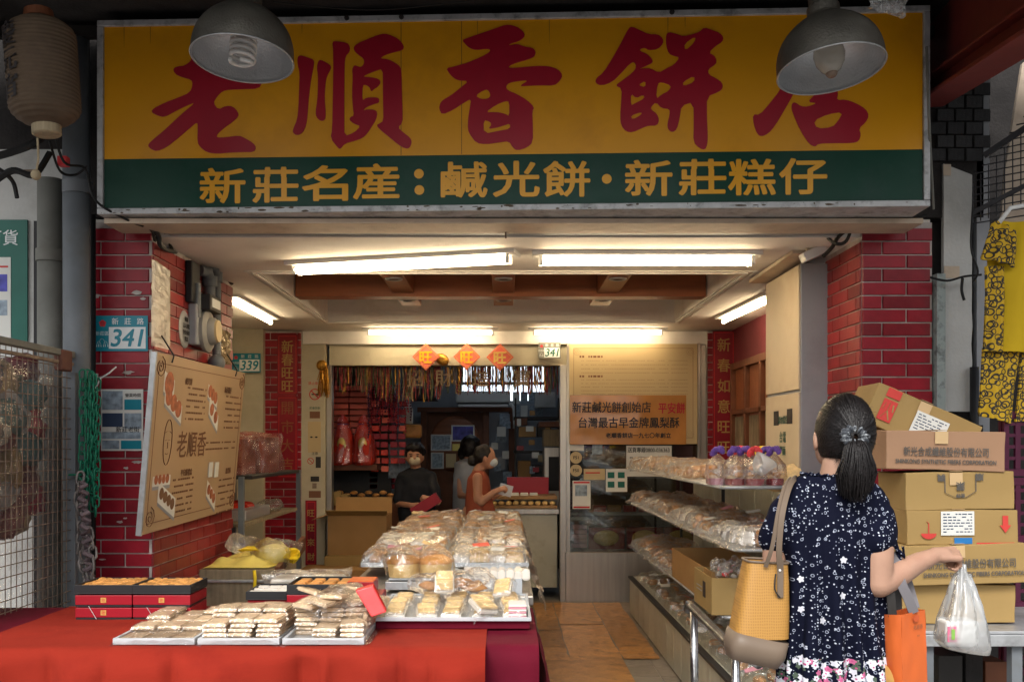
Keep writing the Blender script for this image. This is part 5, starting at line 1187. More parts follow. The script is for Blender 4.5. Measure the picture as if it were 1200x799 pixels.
q = MB(); q.grid(lambda u, v: (XC-.50, 3.2+1.6*u, .0+1.9*v), 2, 2); q.build('dark_back_panel', M['darkwall'], cg)
cc = [(.40,.16,.04), (.33,.02,.05), (.06,.14,.15), (.13,.03,.04), (.34,.34,.34), (.28,.20,.10), (.05,.06,.08), (.10,.12,.09)]
cgm = [mat('caged_goods_colour', c, .5, var=.4, vs=10, bump=.4, bs=14) for c in cc]
names_ = ['orange', 'crimson', 'teal', 'maroon', 'pale grey', 'tan', 'slate', 'olive']
rc = random.Random(4)
for row in range(9):
    for col in range(7):
        z0 = 1.15+row*.078; y0_ = 3.5+col*.185+rc.uniform(-.05, .05); k = rc.choice((0, 1, 2, 3, 3, 4, 5, 5, 6, 6, 7, 7))
        q = MB(); c = Vector((XC-.16-rc.uniform(0, .08), y0_, z0+rc.uniform(-.03, .03)))
        q.box(-.05, .05, -.11, .11, -.05, .05, Matrix.Translation(c) @ Euler((rc.uniform(-.8, .8), rc.uniform(-.3, .3), rc.uniform(-.3, .3))).to_matrix().to_4x4())
        me = bpy.data.meshes.new('x'); me.from_pydata([tuple(v) for v in q.v], [], q.f); bm = bmesh.new(); bm.from_mesh(me); bmesh.ops.subdivide_edges(bm, edges=bm.edges, cuts=4, use_grid_fill=True, smooth=.35); bm.verts.ensure_lookup_table()
        q = MB(); q.v = [v.co+Vector((noise.noise(v.co*20), noise.noise(v.co*20+Vector((5,5,5))), noise.noise(v.co*19)))*.03 for v in bm.verts]; q.f = [[v.index for v in f.verts] for f in bm.faces]; bm.free()
        q.build('caged_packet', cgm[k], label=names_[k]+' crumpled packet, '+OR_[row]+' layer up, '+OR_[col]+' from the front in the cage', cat='packet', group='crumpled packets piled in the wire cage', smooth=True)
crate('white_sack_box', 'pale white box low inside the wire cage', 'box', (XC-.4, XC-.1, 3.55, 4.25, .70, 1.08), 'paper', bev=.01)
# ---- left shelving behind the board
ls = thing('side_shelf', 'grey shelf stand with three tilted shelves between the tan board and the couplet', 'shelf', (-2.0, 7.4, 0))
for z, y0_, y1_, m in ((1.215, 6.9, 8.5, 'dark'), (.90, 6.7, 8.4, 'oldwood'), (.58, 6.2, 7.9, 'wood')):
    q = MB(); q.box(-2.40, -1.74, y0_, y1_, z, z+.025); q.build('shelf', M[m], ls, bev=.003)
for x, y in ((-1.75, 6.65), (-1.75, 8.5), (-2.3, 8.5)):
    q = MB(); q.bar((x, y, 0), (x, y, 1.24), .035); q.build('post', M['pipe'], ls)
M['redbrown'] = mat('red_brown_box', (.36,.08,.05), .5, var=.2)
def filmbox(lab, b, m, n=1, nm='wrapped_box'):
    t = thing(nm, lab, 'box', ((b[0]+b[1])/2, (b[2]+b[3])/2, b[4])); q = MB(); q.box(*b); q.build('box', M[m], t, bev=.01)
    q = MB(); e = .02; q.box(b[0]-e, b[1]+e, b[2]-e, b[3]+e, b[4], b[5]+e)
    bm = bmesh.new(); me = bpy.data.meshes.new('x'); me.from_pydata([tuple(v) for v in q.v], [], q.f); bm.from_mesh(me); bmesh.ops.subdivide_edges(bm, edges=bm.edges, cuts=9, use_grid_fill=True)
    q = MB(); bm.verts.ensure_lookup_table(); q.v = [v.co+Vector((noise.noise(v.co*11), noise.noise(v.co*12+Vector((5,5,5))), noise.noise(v.co*10+Vector((9,1,5)))))*.03 for v in bm.verts]; q.f = [[v.index for v in f.verts] for f in bm.faces]; bm.free()
    q.build('plastic_cover', M['film_dense'], t); return t
filmbox('red brown box under milky plastic on the top side shelf, front one', (-2.2, -1.84, 7.0, 7.4, 1.24, 1.50), 'redbrown')
filmbox('red brown box under milky plastic on the top side shelf, rear one', (-2.2, -1.80, 7.5, 8.0, 1.24, 1.52), 'redbrown')
def blob(name, c, rad, m, lab, cat, amp=.03, fr_=12, parent=None, nu=22, nv=14, smooth=False, **k):
    q = MB(); q.ell(c, rad, None, nu, nv); sd_ = Vector(c)*3
    for v in q.v: v += Vector((noise.noise(v*fr_+sd_), noise.noise(v*fr_-sd_), noise.noise(v*fr_+sd_*2)))*amp
    return q.build(name, M[m] if isinstance(m, str) else m, parent, label=lab, cat=cat, smooth=smooth, **k)
blob('red_snack_bag', (-1.95, 7.3, .98), (.11, .22, .06), 'redwrap', 'shiny orange red snack bag on the middle side shelf', 'bag')
blob('clear_snack_bag', (-1.85, 7.85, .97), (.10, .22, .06), 'film_dense', 'clear crinkled bag at the end of the middle side shelf', 'bag')
q = MB(); q.box(-1.98, -1.78, 6.9, 7.6, .925, 1.0); q.build('clear_tub', M['milky'], label='cloudy plastic tub under the red snack bag', cat='tub', bev=.01)
# ---- wooden box with yellow bags
wbx = thing('wooden_chest', 'old plywood chest with a metal rod across its front behind the red boxes', 'chest', (-1.45, 5.9, 0))
q = MB(); q.box(X(228, 5.75), X(322, 5.75), 5.75, 6.35, .25, Z(667, 5.75)); q.build('body', M['oldwood'], wbx, bev=.004)
q = MB(); q.box(X(225, 5.73), X(328, 5.73), 5.72, 5.748, Z(682, 5.73)+.0, Z(679, 5.73)); q.build('metal_rod', M['alu'], wbx, bev=.003)
q = MB(); q.bar((X(322, 5.75)+.012, 5.76, .70), (X(354, 7.2), 7.25, .74), .03, .10); q.build('side_plank', M['wood'], wbx, bev=.003)
q = MB(); q.tube([P(298, 668, 5.70), P(299, 680, 5.69), P(297, 700, 5.70)], .010, 6); q.build('yellow_tie', M['ribbon'], wbx, smooth=True)
zt = Z(667, 5.75)
q = MB(); q.grid(lambda u, v: (X(243, 5.85)+.38*u+.06*v, 5.76+.42*v, zt+.008+.075*math.sin(math.pi*min(1, u*1.1))**.5*min(1, v*3.5)*(.7+.5*noise.noise((u*4, v*4, 0)))), 22, 14); q.build('yellow_paper_bag', M['yellowbag'], label='yellow printed paper bag lying flat on the plywood chest', cat='bag')
blob('tan_pouch', P(318, 650, 5.95), (.12, .08, .10), 'film_dense', 'tan see-through pouch standing on the right of the yellow bag', 'bag', .03)
blob('tan_pouch_fill', P(318, 652, 5.98), (.095, .06, .08), 'yellowbag', 'yellow goods inside the tan pouch', 'goods', .02)
blob('clear_bag', P(285, 637, 6.1), (.10, .09, .06), 'film_dense', 'clear plastic bag on top of the yellow paper bag', 'bag', .03)
blob('clear_bag', P(335, 640, 6.4), (.12, .10, .05), 'film_dense', 'clear plastic bag behind the tan pouch', 'bag', .03)
blob('yellow_ribbon_bunch', P(340, 650, 6.0), (.055, .05, .03), 'ribbon', 'bright yellow crumpled ribbon bunch at the end of the chest', 'ribbon', .05, 30)
blob('yellow_ribbon_bunch', P(291, 643, 5.9), (.055, .03, .012), 'ribbon', 'flat bright yellow ribbon on the yellow paper bag', 'ribbon', .02, 30)
# ================================================================== TABLES
TZ = .75
tb = thing('front_table', 'long front table hidden under red and maroon cloths', 'table', (-.8, 3.8, 0))
q = MB(); q.box(-2.5, .10, 3.50, 4.28, TZ-.045, TZ-.012); q.build('table_top', M['oldwood'], tb)
for x, y in ((-2.4, 3.56), (.04, 3.56), (-2.4, 4.2), (.04, 4.2), (-1.1, 3.56)):
    q = MB(); q.bar((x, y, 0), (x, y, TZ-.05), .04); q.build('leg', M['pipe'], tb)
def cloth(lab, x0, x1, y0, y1, z, drop, m, amp, seed, nm, side=False):
    q = MB(); nx = int((x1-x0)/.012); nd = 26
    def fn(u, v):
        x = x0+(x1-x0)*u
        L = (y1-y0); tot = L+drop; s = v*tot
        if s < L: y = y1-s; zz = z+.003*noise.noise((x*5, y*6, seed))+.0025*abs(noise.noise((x*3+y*5, y*2, seed+3))); return (x, y, zz)
        d = s-L; k = min(1, d/.05)
        ph = x*7.5+seed+2.2*noise.noise((x*1.7, 0, seed)); fold = (1.5*abs(math.sin(ph))**.55-.9+.7*abs(math.sin(x*17+seed*2+d*1.5))**.5*noise.noise((x*2.5, 4, seed))*3.2+1.2*noise.noise((x*4, d*1.2, seed)))*amp*k*(1+.8*min(1, d/.3))
        rr_ = .02; yy = y0-(rr_*math.sin(min(1, d/.03)*math.pi/2))-fold-.02*k-.01*d
        zz = z-(d if d > .03 else d*.5)
        return (x, yy, zz)
    q.grid(fn, nx, 60)
    return q.build(nm, M[m], smooth=True, label=lab, cat='tablecloth')
cloth('dark maroon tablecloth under the bright red one, showing at both ends', -2.5, .125, 3.525, 4.30, TZ+.003, .62, 'maroon', .006, 5.0, 'maroon_tablecloth')
cloth('bright red tablecloth covering most of the front table', -1.87, -.062, 3.43, 4.30, TZ+.009, .60, 'redcloth', .036, 2.0, 'red_tablecloth')
q = MB(); q.grid(lambda u, v: (.128+.035*math.sin(v*9+u*3)*v+.02*v+.05*(1-u)*v, 3.47+.80*u, TZ-.002-.42*v*(.75+.25*math.cos(u*3))), 24, 20); q.build('maroon_side_drape', M['maroon'], smooth=True, label='maroon cloth corner hanging down the aisle side of the table', cat='tablecloth')
# long goods table
lt2 = thing('goods_table', 'long low table running back into the shop under the trays of pastries', 'table', (-.3, 6.2, 0))
q = MB(); q.box(-.72, .13, 4.32, 8.05, .76, .80); q.build('table_top', M['steel'], lt2, bev=.004)
for x, y in ((-.68, 4.4), (.09, 4.4), (-.68, 6.2), (.09, 6.2), (-.68, 7.95), (.09, 7.95)):
    q = MB(); q.bar((x, y, 0), (x, y, .76), .035); q.build('leg', M['pipe'], lt2)
# ---- trays of sesame cakes at the front
def bev_box(name, sx, sy, sz, m, b=.003):
    q = MB(); q.box(-sx/2, sx/2, -sy/2, sy/2, 0, sz); me = q.mesh(name, m)
    bm = bmesh.new(); bm.from_mesh(me); bmesh.ops.bevel(bm, geom=bm.edges[:], offset=b, segments=2, affect='EDGES'); bm.to_mesh(me); bm.free(); return me
ses = [bev_box('sesame_biscuit', .082, .115, .0135, M['sesame'], .004), bev_box('sesame_biscuit', .086, .11, .0145, M['sesame'], .005)]
fl1 = MB(); fl1.grid(lambda u, v: ((u-.5)*.096, (v-.5)*.125, .0155+.003*noise.noise((u*5, v*5, 1))-.012*max(0, abs(2*u-1)-.86)/.14-.012*max(0, abs(2*v-1)-.86)/.14), 14, 14); wrapm = fl1.mesh('wrapper', M['wrap_film'])
def tray(x0, x1, y0, y1, z, lab, m='tray', h=.022, tilt=0, nm='bakery_tray', parent=None):
    t = thing(nm, lab, 'tray', ((x0+x1)/2, (y0+y1)/2, z)); q = MB()
    e = .012
    q.box(x0+e, x1-e, y0+e, y1-e, z, z+.003)
    for bx in ((x0, x1, y0, y0+e), (x0, x1, y1-e, y1), (x0, x0+e, y0+e, y1-e), (x1-e, x1, y0+e, y1-e)): q.box(*bx, z, z+h)
    q.build('pan', M[m], t, bev=.004); return t
TY0, TY1 = 3.465, 4.02
G1_ = 'wrapped sesame biscuits stacked on the front trays'
def biscuit(x, y, z, rz, tilt=(0, 0), lab='flat wrapped sesame biscuit in the stacks on the front trays'):
    m_ = rr.choice(ses); r0 = thing('sesame_biscuit', lab, 'biscuit', (x, y, z), G1_); r0.rotation_euler = (tilt[0], tilt[1], rz)
    b_ = bpy.data.objects.new('biscuit', m_); COL.objects.link(b_); b_.parent = r0
    w_ = bpy.data.objects.new('wrapper', wrapm); COL.objects.link(w_); w_.parent = r0
nb_ = 0
for ti, (a, b) in enumerate(((-1.36, -1.075), (-1.065, -.78), (-.77, -.485))):
    tray(a, b, TY0, TY1, TZ+.012, ['left white front tray with low rows of sesame biscuits', 'middle white front tray with high stacks of sesame biscuits', 'right white front tray with loosely wrapped sesame biscuits'][ti])
    q = MB(); q.grid(lambda u, v: (a-.02+(b-a+.04)*u, TY0-.02+(TY1-TY0+.04)*v, TZ+.04+.008*noise.noise((u*7, v*9, ti))-.03*(abs(2*u-1)**8)-.025*abs(2*v-1)**10), 24, 30); q.build('tray_film', M['film'], label=['clear film on the left front tray', 'clear film on the middle front tray', 'clear film on the right front tray'][ti], cat='plastic film')
    for iy in range(4):
        for ix in range(3):
            if ti == 2 and iy == 0 and ix == 0: continue
            H_ = [[1, 2, 3, 3], [5, 6, 5, 4], [4, 6, 5, 4]][ti][iy]+rr.choice((-1, 0, 0))
            if ti == 0 and ix == 0 and iy < 2: H_ = 1 if iy == 0 else 2
            if ti == 0 and iy == 0 and ix == 2: H_ = 1
            for k in range(max(1, H_)):
                biscuit(a+.052+.092*ix+rr.uniform(-.005, .005), TY0+.085+.128*iy+rr.uniform(-.006, .006), TZ+.016+.0165*k, rr.uniform(-.09, .09), lab='sesame biscuit, '+OR_[k]+' up, '+OR_[ix]+' stack of '+OR_[iy]+' row, '+['left', 'middle', 'right'][ti]+' front tray'); nb_ += 1
for k in range(9):
    biscuit(-.70+.045*(k % 5)+rr.uniform(-.01, .01), TY0+.16+.10*(k//3)+rr.uniform(-.02, .02), TZ+.125+.012*(k % 3), rr.uniform(-1, 1), (rr.uniform(-.25, .25), rr.uniform(-.25, .25)), OR_[k]+' sesame biscuit lying crooked on top of the right front tray')
for k in range(6):
    biscuit(-.52+.01*k, TY0+.12+.06*k, TZ+.04+.015*(k % 3), rr.uniform(-.6, .6), (rr.uniform(-.6, .6), R(-70)+rr.uniform(-.2, .2)), OR_[k]+' sesame biscuit standing on edge at the right front tray')
blob('film_heap', (-.60, 3.75, TZ+.10), (.15, .20, .075), 'film_dense', 'loose crinkled film over the biscuits of the right front tray', 'plastic film', .03, 16, nu=40, nv=24)
# ---- red gift boxes with black trays, left
cakem = MB(); cakem.lathe([(0, .016), (.012, .016), (.018, .012), (.019, 0)], 14); cakem = cakem.mesh('small_cake', M['bun'], smooth=True)
def giftbox(x0, x1, y0, y1, z, h, lab, mark=True, name='gift_box'):
    t = thing(name, lab, 'gift box', ((x0+x1)/2, (y0+y1)/2, z)); q = MB(); q.box(x0, x1, y0, y1, z+.008, z+h-.0015); q.build('lid', M['redbox'], t, bev=.002)
    q = MB(); q.box(x0+.002, x1-.002, y0+.002, y1-.002, z, z+.0075); q.build('base', M['black'], t)
    if mark:
        q = MB(); cx = (x0+x1)/2; q.box(cx-.011, cx+.011, y0-.0012, y0-.0002, z+h*.35, z+h*.35+.02); q.build('gold_seal', M['gold'], t)
        f = Fr((cx, y0-.0014, z+h*.35+.01), (1,0,0), (0,0,1)); text('老', f, 0, 0, .016, M['redink'], t, c=.0002)
    return t
def blacktray(x0, x1, y0, y1, z, h, lab, nx, ny, tilt=0):
    t = thing('black_box_tray', lab, 'box', ((x0+x1)/2, (y0+y1)/2, z)); q = MB(); e = .006
    q.box(x0, x1, y0, y1, z, z+.004)
    for bx in ((x0, x1, y0, y0+e), (x0, x1, y1-e, y1), (x0, x0+e, y0+e, y1-e), (x1-e, x1, y0+e, y1-e)): q.box(*bx, z+.004, z+h)
    q.build('tray', M['black'], t, bev=.0015)
    return t
GY = 3.97
for i, (a, b) in enumerate(((X(88, GY), X(155, GY)-.002), (X(155, GY)+.002, X(223, GY)))):
    for k in range(2): giftbox(a, b, GY, GY+.22, TZ+.011+.05*k, .048, ['lower left', 'upper left', 'lower right', 'upper right'][i*2+k]+' red gift box of the pair stacked below the black trays')
    blacktray(a-.002, b+.002, GY-.002, GY+.225, TZ+.1125, .036, ['left', 'right'][i]+' open black tray of small baked cakes on the red gift boxes', 0, 0)
    for ix in range(7):
        for iy in range(6):
            put('small_cake', cakem, (a+.03+ix*.029, GY+.028+iy*.034, TZ+.1305+rr.uniform(0, .004)), (rr.uniform(-.2, .2), rr.uniform(-.2, .2), rr.uniform(0, 6)), (.95, .95, 1), label='small baked cake, '+OR_[iy]+' row '+OR_[ix]+' from left, '+['left', 'right'][i]+' black tray', cat='cake', group='small cakes in the two left black trays')
for i, (px, py) in enumerate(((104, 716), (172, 717))):
    q = MB(); q.bar(P(px, py-6, GY-.006), P(px+9, py+9, GY-.006), .004, .001); q.build('white_thread', M['white'], label=['white string end on the left lower gift box', 'white string end on the right lower gift box'][i], cat='string')
# centre boxes
bc = bev_box('wrapped_square', .055, .055, .02, M['bun'], .004); bc2 = bev_box('wrapped_square', .05, .09, .018, M['wrapper'], .004)
blacktray(X(288, 4.12), X(337, 4.12)-.004, 4.12, 4.36, TZ+.065, .035, 'open black tray with pink wrapped squares behind the biscuit trays', 0, 0)
giftbox(X(288, 4.12)+.005, X(337, 4.12)-.006, 4.13, 4.35, TZ+.011, .053, 'flat red box under the open black tray of pink squares', False)
for ix in range(3):
    for iy in range(3): put('wrapped_square', bc2, (X(297, 4.15)+.055*ix, 4.17+.075*iy, TZ+.078), (0, 0, R(90)), (.6, .6, 1), label='pink wrapped square, '+OR_[iy]+' row '+OR_[ix]+' from left, black tray behind the biscuits', cat='cake', group='wrapped squares in the front black trays')
g0, g1 = X(336, 4.05), X(410, 4.05)
giftbox(g0, g1-.005, 4.055, 4.29, TZ+.011, .040, 'flat red gift box underneath the wide one with the gold seal', False)
giftbox(g0, g1-.005, 4.05, 4.29, TZ+.052, .046, 'wide red gift box with a gold seal behind the biscuit trays')
blacktray(g0, g1-.003, 4.048, 4.30, TZ+.099, .04, 'open black tray of orange wrapped squares on the wide red gift box', 0, 0)
for ix in range(4):
    for iy in range(4): put('wrapped_square', bc, (g0+.04+.058*ix, 4.085+.056*iy, TZ+.115), (0, 0, rr.uniform(-.1, .1)), (.85, .85, 1), label='orange brown square, '+OR_[iy]+' row '+OR_[ix]+' from left, tray on the wide gift box', cat='cake', group='wrapped squares in the front black trays')
giftbox(X(403, 4.1), X(446, 4.1), 4.12, 4.30, TZ+.011, .075, 'plain red box right of the wide gift box, lower one', False)
t = giftbox(X(405, 4.1), X(437, 4.1), 4.13, 4.28, TZ+.0865, .052, 'small red box with an orange top right of the wide gift box', False)
q = MB(); q.box(X(406, 4.1), X(436, 4.1), 4.135, 4.275, TZ+.1375, TZ+.141); q.build('orange_top', M['orange'], t)
q = MB(); rp_ = [P(416, 692, 3.60), P(437, 686, 3.60), P(453, 717, 3.57), P(435, 723, 3.57)]; q.prism(rp_, (0, .03, .006)); q.build('red_packet', mat('red_packet_plastic', (.6,.03,.03), .15, bump=.3, bs=15, coat=.6), label='glossy red packet leaning on the corner of the right biscuit tray', cat='packet', fix=True, bev=.004)
q = MB(); q.grid(lambda u, v: (X(338, 4.0)+.14*u, 4.0+.05*v, TZ+.06+.01*math.sin(3*u)-.05*(1-v)), 8, 6); q.build('orange_sheet', M['orange'], smooth=True, label='orange paper sheet between the biscuit stacks and the wide gift box', cat='paper')
filmbox('clear wrapped grey package behind the open black trays', (X(318, 4.45), X(400, 4.45), 4.42, 4.60, .80, .86), 'wrapper', 0, 'clear_package')
# ---- first raised tray on maroon riser
rs = thing('tray_riser', 'low maroon covered riser under the tray of packed pale biscuits', 'riser', (-.2, 4.0, TZ+.01))
rx0, rx1 = X(440, 3.77), X(621, 3.77)
q = MB(); q.box(rx0, rx1, 3.77, 4.36, TZ+.0095, Z(727, 3.77)); q.build('box', M['maroon'], rs, bev=.004)
ztr = Z(727, 3.77)+.001
tray(rx0-.005, rx1+.005, 3.755, 4.36, ztr, 'wide white tray of packed pale square biscuits on the maroon riser', 'tray', .014)
bs = bev_box('pale_biscuit', .062, .062, .010, M['biscuit'], .003); bs2 = bev_box('wrapped_block', .085, .11, .028, M['wrapper'], .008)
pf_ = MB(); pf_.grid(lambda u, v: ((u-.5)*.11, (v-.5)*.13, .034+.008*noise.noise((u*5, v*5, 1))-.034*abs(2*u-1)**7-.03*abs(2*v-1)**9), 16, 16); pfm = pf_.mesh('wrapper', M['film'])
def packet(x, y, z, rz, tilt=(0,0), lab='clear packet of pale square biscuits on the white tray', k=0, sc=1.0):
    r0 = thing('biscuit_packet', lab, 'biscuit packet', (x, y, z), 'clear biscuit packets on the riser tray'); r0.rotation_euler = (tilt[0], tilt[1], rz); r0.scale = (sc, sc, sc)
    b_ = bpy.data.objects.new('block', bs2); COL.objects.link(b_); b_.parent = r0; b_.scale = (.9, .9, .8)
    for j, (dx, dy) in enumerate(((-.0, -.024), (.0, .026))):
        c_ = bpy.data.objects.new('biscuit', bs); COL.objects.link(c_); c_.parent = r0; c_.location = (dx, dy, .022+.001*j); c_.scale = (1.05, .8, 1)
    w_ = bpy.data.objects.new('wrapper', pfm); COL.objects.link(w_); w_.parent = r0
for ix in range(5):
    for iy in range(3):
        packet(rx0+.07+.112*ix+rr.uniform(-.008, .008), 3.85+.15*iy+rr.uniform(-.01, .01), ztr+.006, rr.uniform(-.15, .15), (R(10), 0), 'clear packet of pale biscuits, '+OR_[iy]+' row '+OR_[ix]+' from left on the riser tray')
packet(X(565, 3.82), 3.82, ztr+.035, .5, (R(18), R(6)), 'clear packet of pale biscuits lying askew over the tray edge', sc=1.1)
packet(X(520, 4.05), 4.10, ztr+.085, .05, (R(38), 0), 'clear packet propped up behind the pale biscuit row', sc=1.05)
packet(X(590, 4.2), 4.18, ztr+.05, -.2, (R(25), R(-10)), 'clear packet leaning on the white riser at the aisle side', sc=1)
for k in range(6):
    q = MB(); q.box(X(596, 3.8), X(617, 3.8), 3.80, 3.92, ztr+.004+k*.0085, ztr+.011+k*.0085); q.build('flat_packet', M['wrapper'] if k % 2 else M['lilacpack'], label='flat packet, '+OR_[k]+' from the bottom of the pile at the aisle corner', cat='packet', group='flat packets piled at the aisle corner', bev=.002)
for k in range(10):
    blob('twist_biscuit', (X(505+k*6, 4.25), 4.22+rr.uniform(-.05, .05), ztr+.07+rr.uniform(-.01, .015)), (.05, .018, .014), 'brownbun', OR_[k]+' brown twisted biscuit from left in the bag behind the pale biscuits', 'biscuit', .012, 30, nu=12, nv=8, group='brown biscuits behind the pale biscuits', smooth=True)
blob('clear_biscuit_bag', (X(532, 4.25), 4.22, ztr+.08), (.20, .09, .05), 'film_dense', 'clear bag around the brown twisted biscuits', 'bag', .03, 14, nu=36, nv=20)
# ---- tier 2 and the long row of trays
def sponge(x, y, z, r, h, lab):
    t = thing('bagged_cake', lab, 'cake', (x, y, z)); q = MB(); q.lathe([(r*.86, 0), (r*.92, h*.5), (r*.98, h*.72)], 28, Matrix.Translation((x, y, z)), True); q.build('sponge', M['sponge'], t, smooth=False, auto=50)
    q = MB(); q.lathe([(r*.985, h*.70), (r*1.02, h*.80), (r*.9, h*.97), (r*.5, h*1.1), (0, h*1.14)], 28, Matrix.Translation((x, y, z)))
    for v in q.v: v.z += .006*noise.noise(v*30)
    q.build('baked_top', M['bun'], t, smooth=True)
    q = MB(); prof = [(r*1.08, 0), (r*1.14, h*.5), (r*1.12, h*.95), (r*.8, h*1.35), (r*.3, h*1.6), (r*.2, h*1.7), (r*.7, h*2.0)]
    q.lathe(prof, 30, Matrix.Translation((x, y, z)))
    for v in q.v: v += Vector((noise.noise(v*22), noise.noise(v*22+Vector((3,3,3))), noise.noise(v*20)))*.018
    q.build('clear_bag', M['film'], t)
t2z = Z(690, 4.42)
tray(X(452, 4.42), X(537, 4.42), 4.40, 4.86, t2z, 'grey metal tray with two bagged round cakes at the front of the long table', 'alu', .035)
q = MB(); q.box(X(455, 4.42), X(532, 4.42), 4.45, 4.82, t2z+.036, t2z+.044); q.build('white_board', M['tray'], label='white board under the two bagged round cakes', cat='board')
sponge(X(474, 4.52), 4.52, t2z+.045, .082, .085, 'left bagged round golden cake at the front of the long table')
sponge(X(510, 4.52), 4.52, t2z+.045, .080, .085, 'right bagged round golden cake at the front of the long table')
tray(X(540, 4.36), X(612, 4.36), 4.37, 4.85, Z(695, 4.38), 'deep white tray of wrapped slices on the aisle side of the long table', 'tray', .065)
sl = bev_box('wrapped_slice', .034, .11, .05, M['wrapper'], .006)
for i in range(8): put('wrapped_slice', sl, (X(550, 4.45)+.036*i, 4.44, Z(695, 4.38)+.052), (R(rr.uniform(-8, 8)), R(rr.uniform(-6, 6)), 0), label=OR_[i]+' wrapped slice from the left standing in the deep white tray', cat='cake slice', group='wrapped slices in the deep white tray')
pm = {}
q = MB(); q.ell((0, 0, .018), (.045, .05, .026), None, 14, 8); pm['bun'] = (q.mesh('bun', M['bun'], smooth=True), 'bun')
q = MB(); q.ell((0, 0, .016), (.028, .065, .02), None, 12, 8)
for v in q.v: v += Vector((noise.noise(v*40), 0, noise.noise(v*45)))*.008
pm['stick'] = (q.mesh('brown_roll', M['brownbun'], smooth=True), 'roll')
pm['block'] = (bev_box('wrapped_cake', .07, .09, .03, M['wrapper'], .008), 'cake')
q = MB(); q.lathe([(0, .02), (.03, .02), (.037, .012), (.036, 0)], 14); pm['disc'] = (q.mesh('round_biscuit', M['brownbun'], smooth=True), 'biscuit')
q = MB(); q.lathe([(0, .022), (.04, .022), (.046, .012), (.044, 0)], 16); pm['pale'] = (q.mesh('round_pale_cake', M['biscuit'], smooth=True), 'cake')
GT = 'pastries on the trays of the long table'
def heap(x0, x1, y0, y1, z, kinds, lab, n=(4, 5), layers=1, fl='film_dense', group=None, over=.03, ht=.06, slope=0., dens=1.0, wide=.0):
    nx, ny = n; tops = []
    for l in range(layers):
        for i in range(nx):
            for j in range(ny):
                if rr.random() > (dens if l == 0 else .55): continue
                k = rr.choice(kinds) if rr.random() < .35 else kinds[i % len(kinds)]; me, c_ = pm[k]; s_ = rr.uniform(.9, 1.2)
                x = x0+(x1-x0)*(i+.5)/nx+rr.uniform(-.008, .008); y = y0+(y1-y0)*(j+.5)/ny+rr.uniform(-.008, .008); zz = z+.004+.034*l+rr.uniform(0, .008)
                put(me.name.split('.')[0], me, (x, y, zz), (rr.uniform(-.2, .2), rr.uniform(-.2, .2), rr.uniform(-.4, .4)+(math.pi/2 if rr.random() < .2 else 0)), (s_, s_, s_*1.15), label=('upper ' if l else '')+c_+', '+OR_[j]+' row '+OR_[i]+' from left, '+lab, cat=c_, group=group)
                tops.append((x, y, zz+.050*s_))
    q = MB(); sd_ = rr.uniform(0, 50); NU, NV = 54, 54
    def fn(u, v):
        e = max(abs(2*u-1), abs(2*v-1)); x = x0-over+(x1-x0+2*over)*u; y = y0-over+(y1-y0+2*over)*v
        h_ = z+.012
        for tx, ty, tz in tops:
            d2 = (x-tx)**2+(y-ty)**2
            if d2 < .0081: h_ = max(h_, z+.012+(tz-z-.006)*(1-d2/.0081)**.35)
        n1 = noise.noise((x*34, y*34, sd_)); n2 = noise.noise((x*70, y*70, sd_))
        h_ += .016*abs(n1)+.010*abs(n2)+.010*noise.noise((x*12, y*12, sd_))
        if e > .9: h_ -= (h_-z+.004)*((e-.9)/.1)**1.5
        return (x+.016*noise.noise((x*26, y*26, sd_+5)), y+.016*noise.noise((x*26, y*26, sd_+9)), h_)
    q.grid(fn, NU, NV); fc = q.build('film_cover', M[fl], label='clear film over '+lab, cat='plastic film')
    for k in range(rr.randint(2, 5) if group == GT else rr.randint(0, 2)):
        u, v = rr.uniform(.12, .85), rr.uniform(.12, .85); p = Vector(fn(u, v)); lw_ = rr.uniform(.025, .05); q = MB(); q.box(-lw_, lw_, -.018, .018, 0, .001, Matrix.Translation(p+Vector((0, 0, .006))) @ Euler((rr.uniform(-.1, .5), rr.uniform(-.3, .3), rr.uniform(-.5, .5))).to_matrix().to_4x4()); q.build('label', M[rr.choice(('paper', 'paper', 'wrapper', 'lilacpack', 'redwrapflat', 'biscuit'))], fc)
GT = 'pastries on the trays of the long table'
ords = ['first', 'second', 'third', 'fourth', 'fifth', 'sixth', 'seventh']
ycur = 4.88
for r_ in range(6):
    d = .50; zb = [.858, .875, .87, .868, .865, .86][r_]
    for c_ in range(2):
        xa, xb = ((-.70, -.30), (-.28, .125))[c_]
        lab = ['left', 'aisle'][c_]+' tray, '+ords[r_]+' long table row'
        tray(xa, xb, ycur, ycur+d-.05, zb, 'white metal tray, '+['left', 'aisle side'][c_]+' one of the '+ords[r_]+' row behind the bagged cakes', 'tray' if (r_+c_) % 2 else 'alu', .02)
        kinds = [['stick', 'disc'], ['block', 'disc'], ['stick'], ['disc', 'stick', 'bun'], ['bun'], ['pale', 'bun']][r_] if c_ == 0 else [['block', 'pale'], ['block', 'stick'], ['disc', 'stick'], ['stick', 'bun'], ['bun', 'block'], ['bun', 'pale']][r_]
        heap(xa+.02, xb-.02, ycur+.02, ycur+d-.08, zb+.003, kinds, lab, (4, 4), 1, 'film_dense' if r_ != 1 else 'film', GT, ht=.065)
    ycur += d+.01
# hanging film edges on the aisle side
q = MB(); q.grid(lambda u, v: (.14+.035*noise.noise((u*14, v*4, 0))+.05*v*(1-.6*u), 4.35+3.3*u, .86-.14*v*(1+.5*noise.noise((u*9, 0, 2)))), 90, 6); q.build('hanging_film', M['film_dense'], label='crinkled film edges hanging over the aisle side of the long table', cat='plastic film')
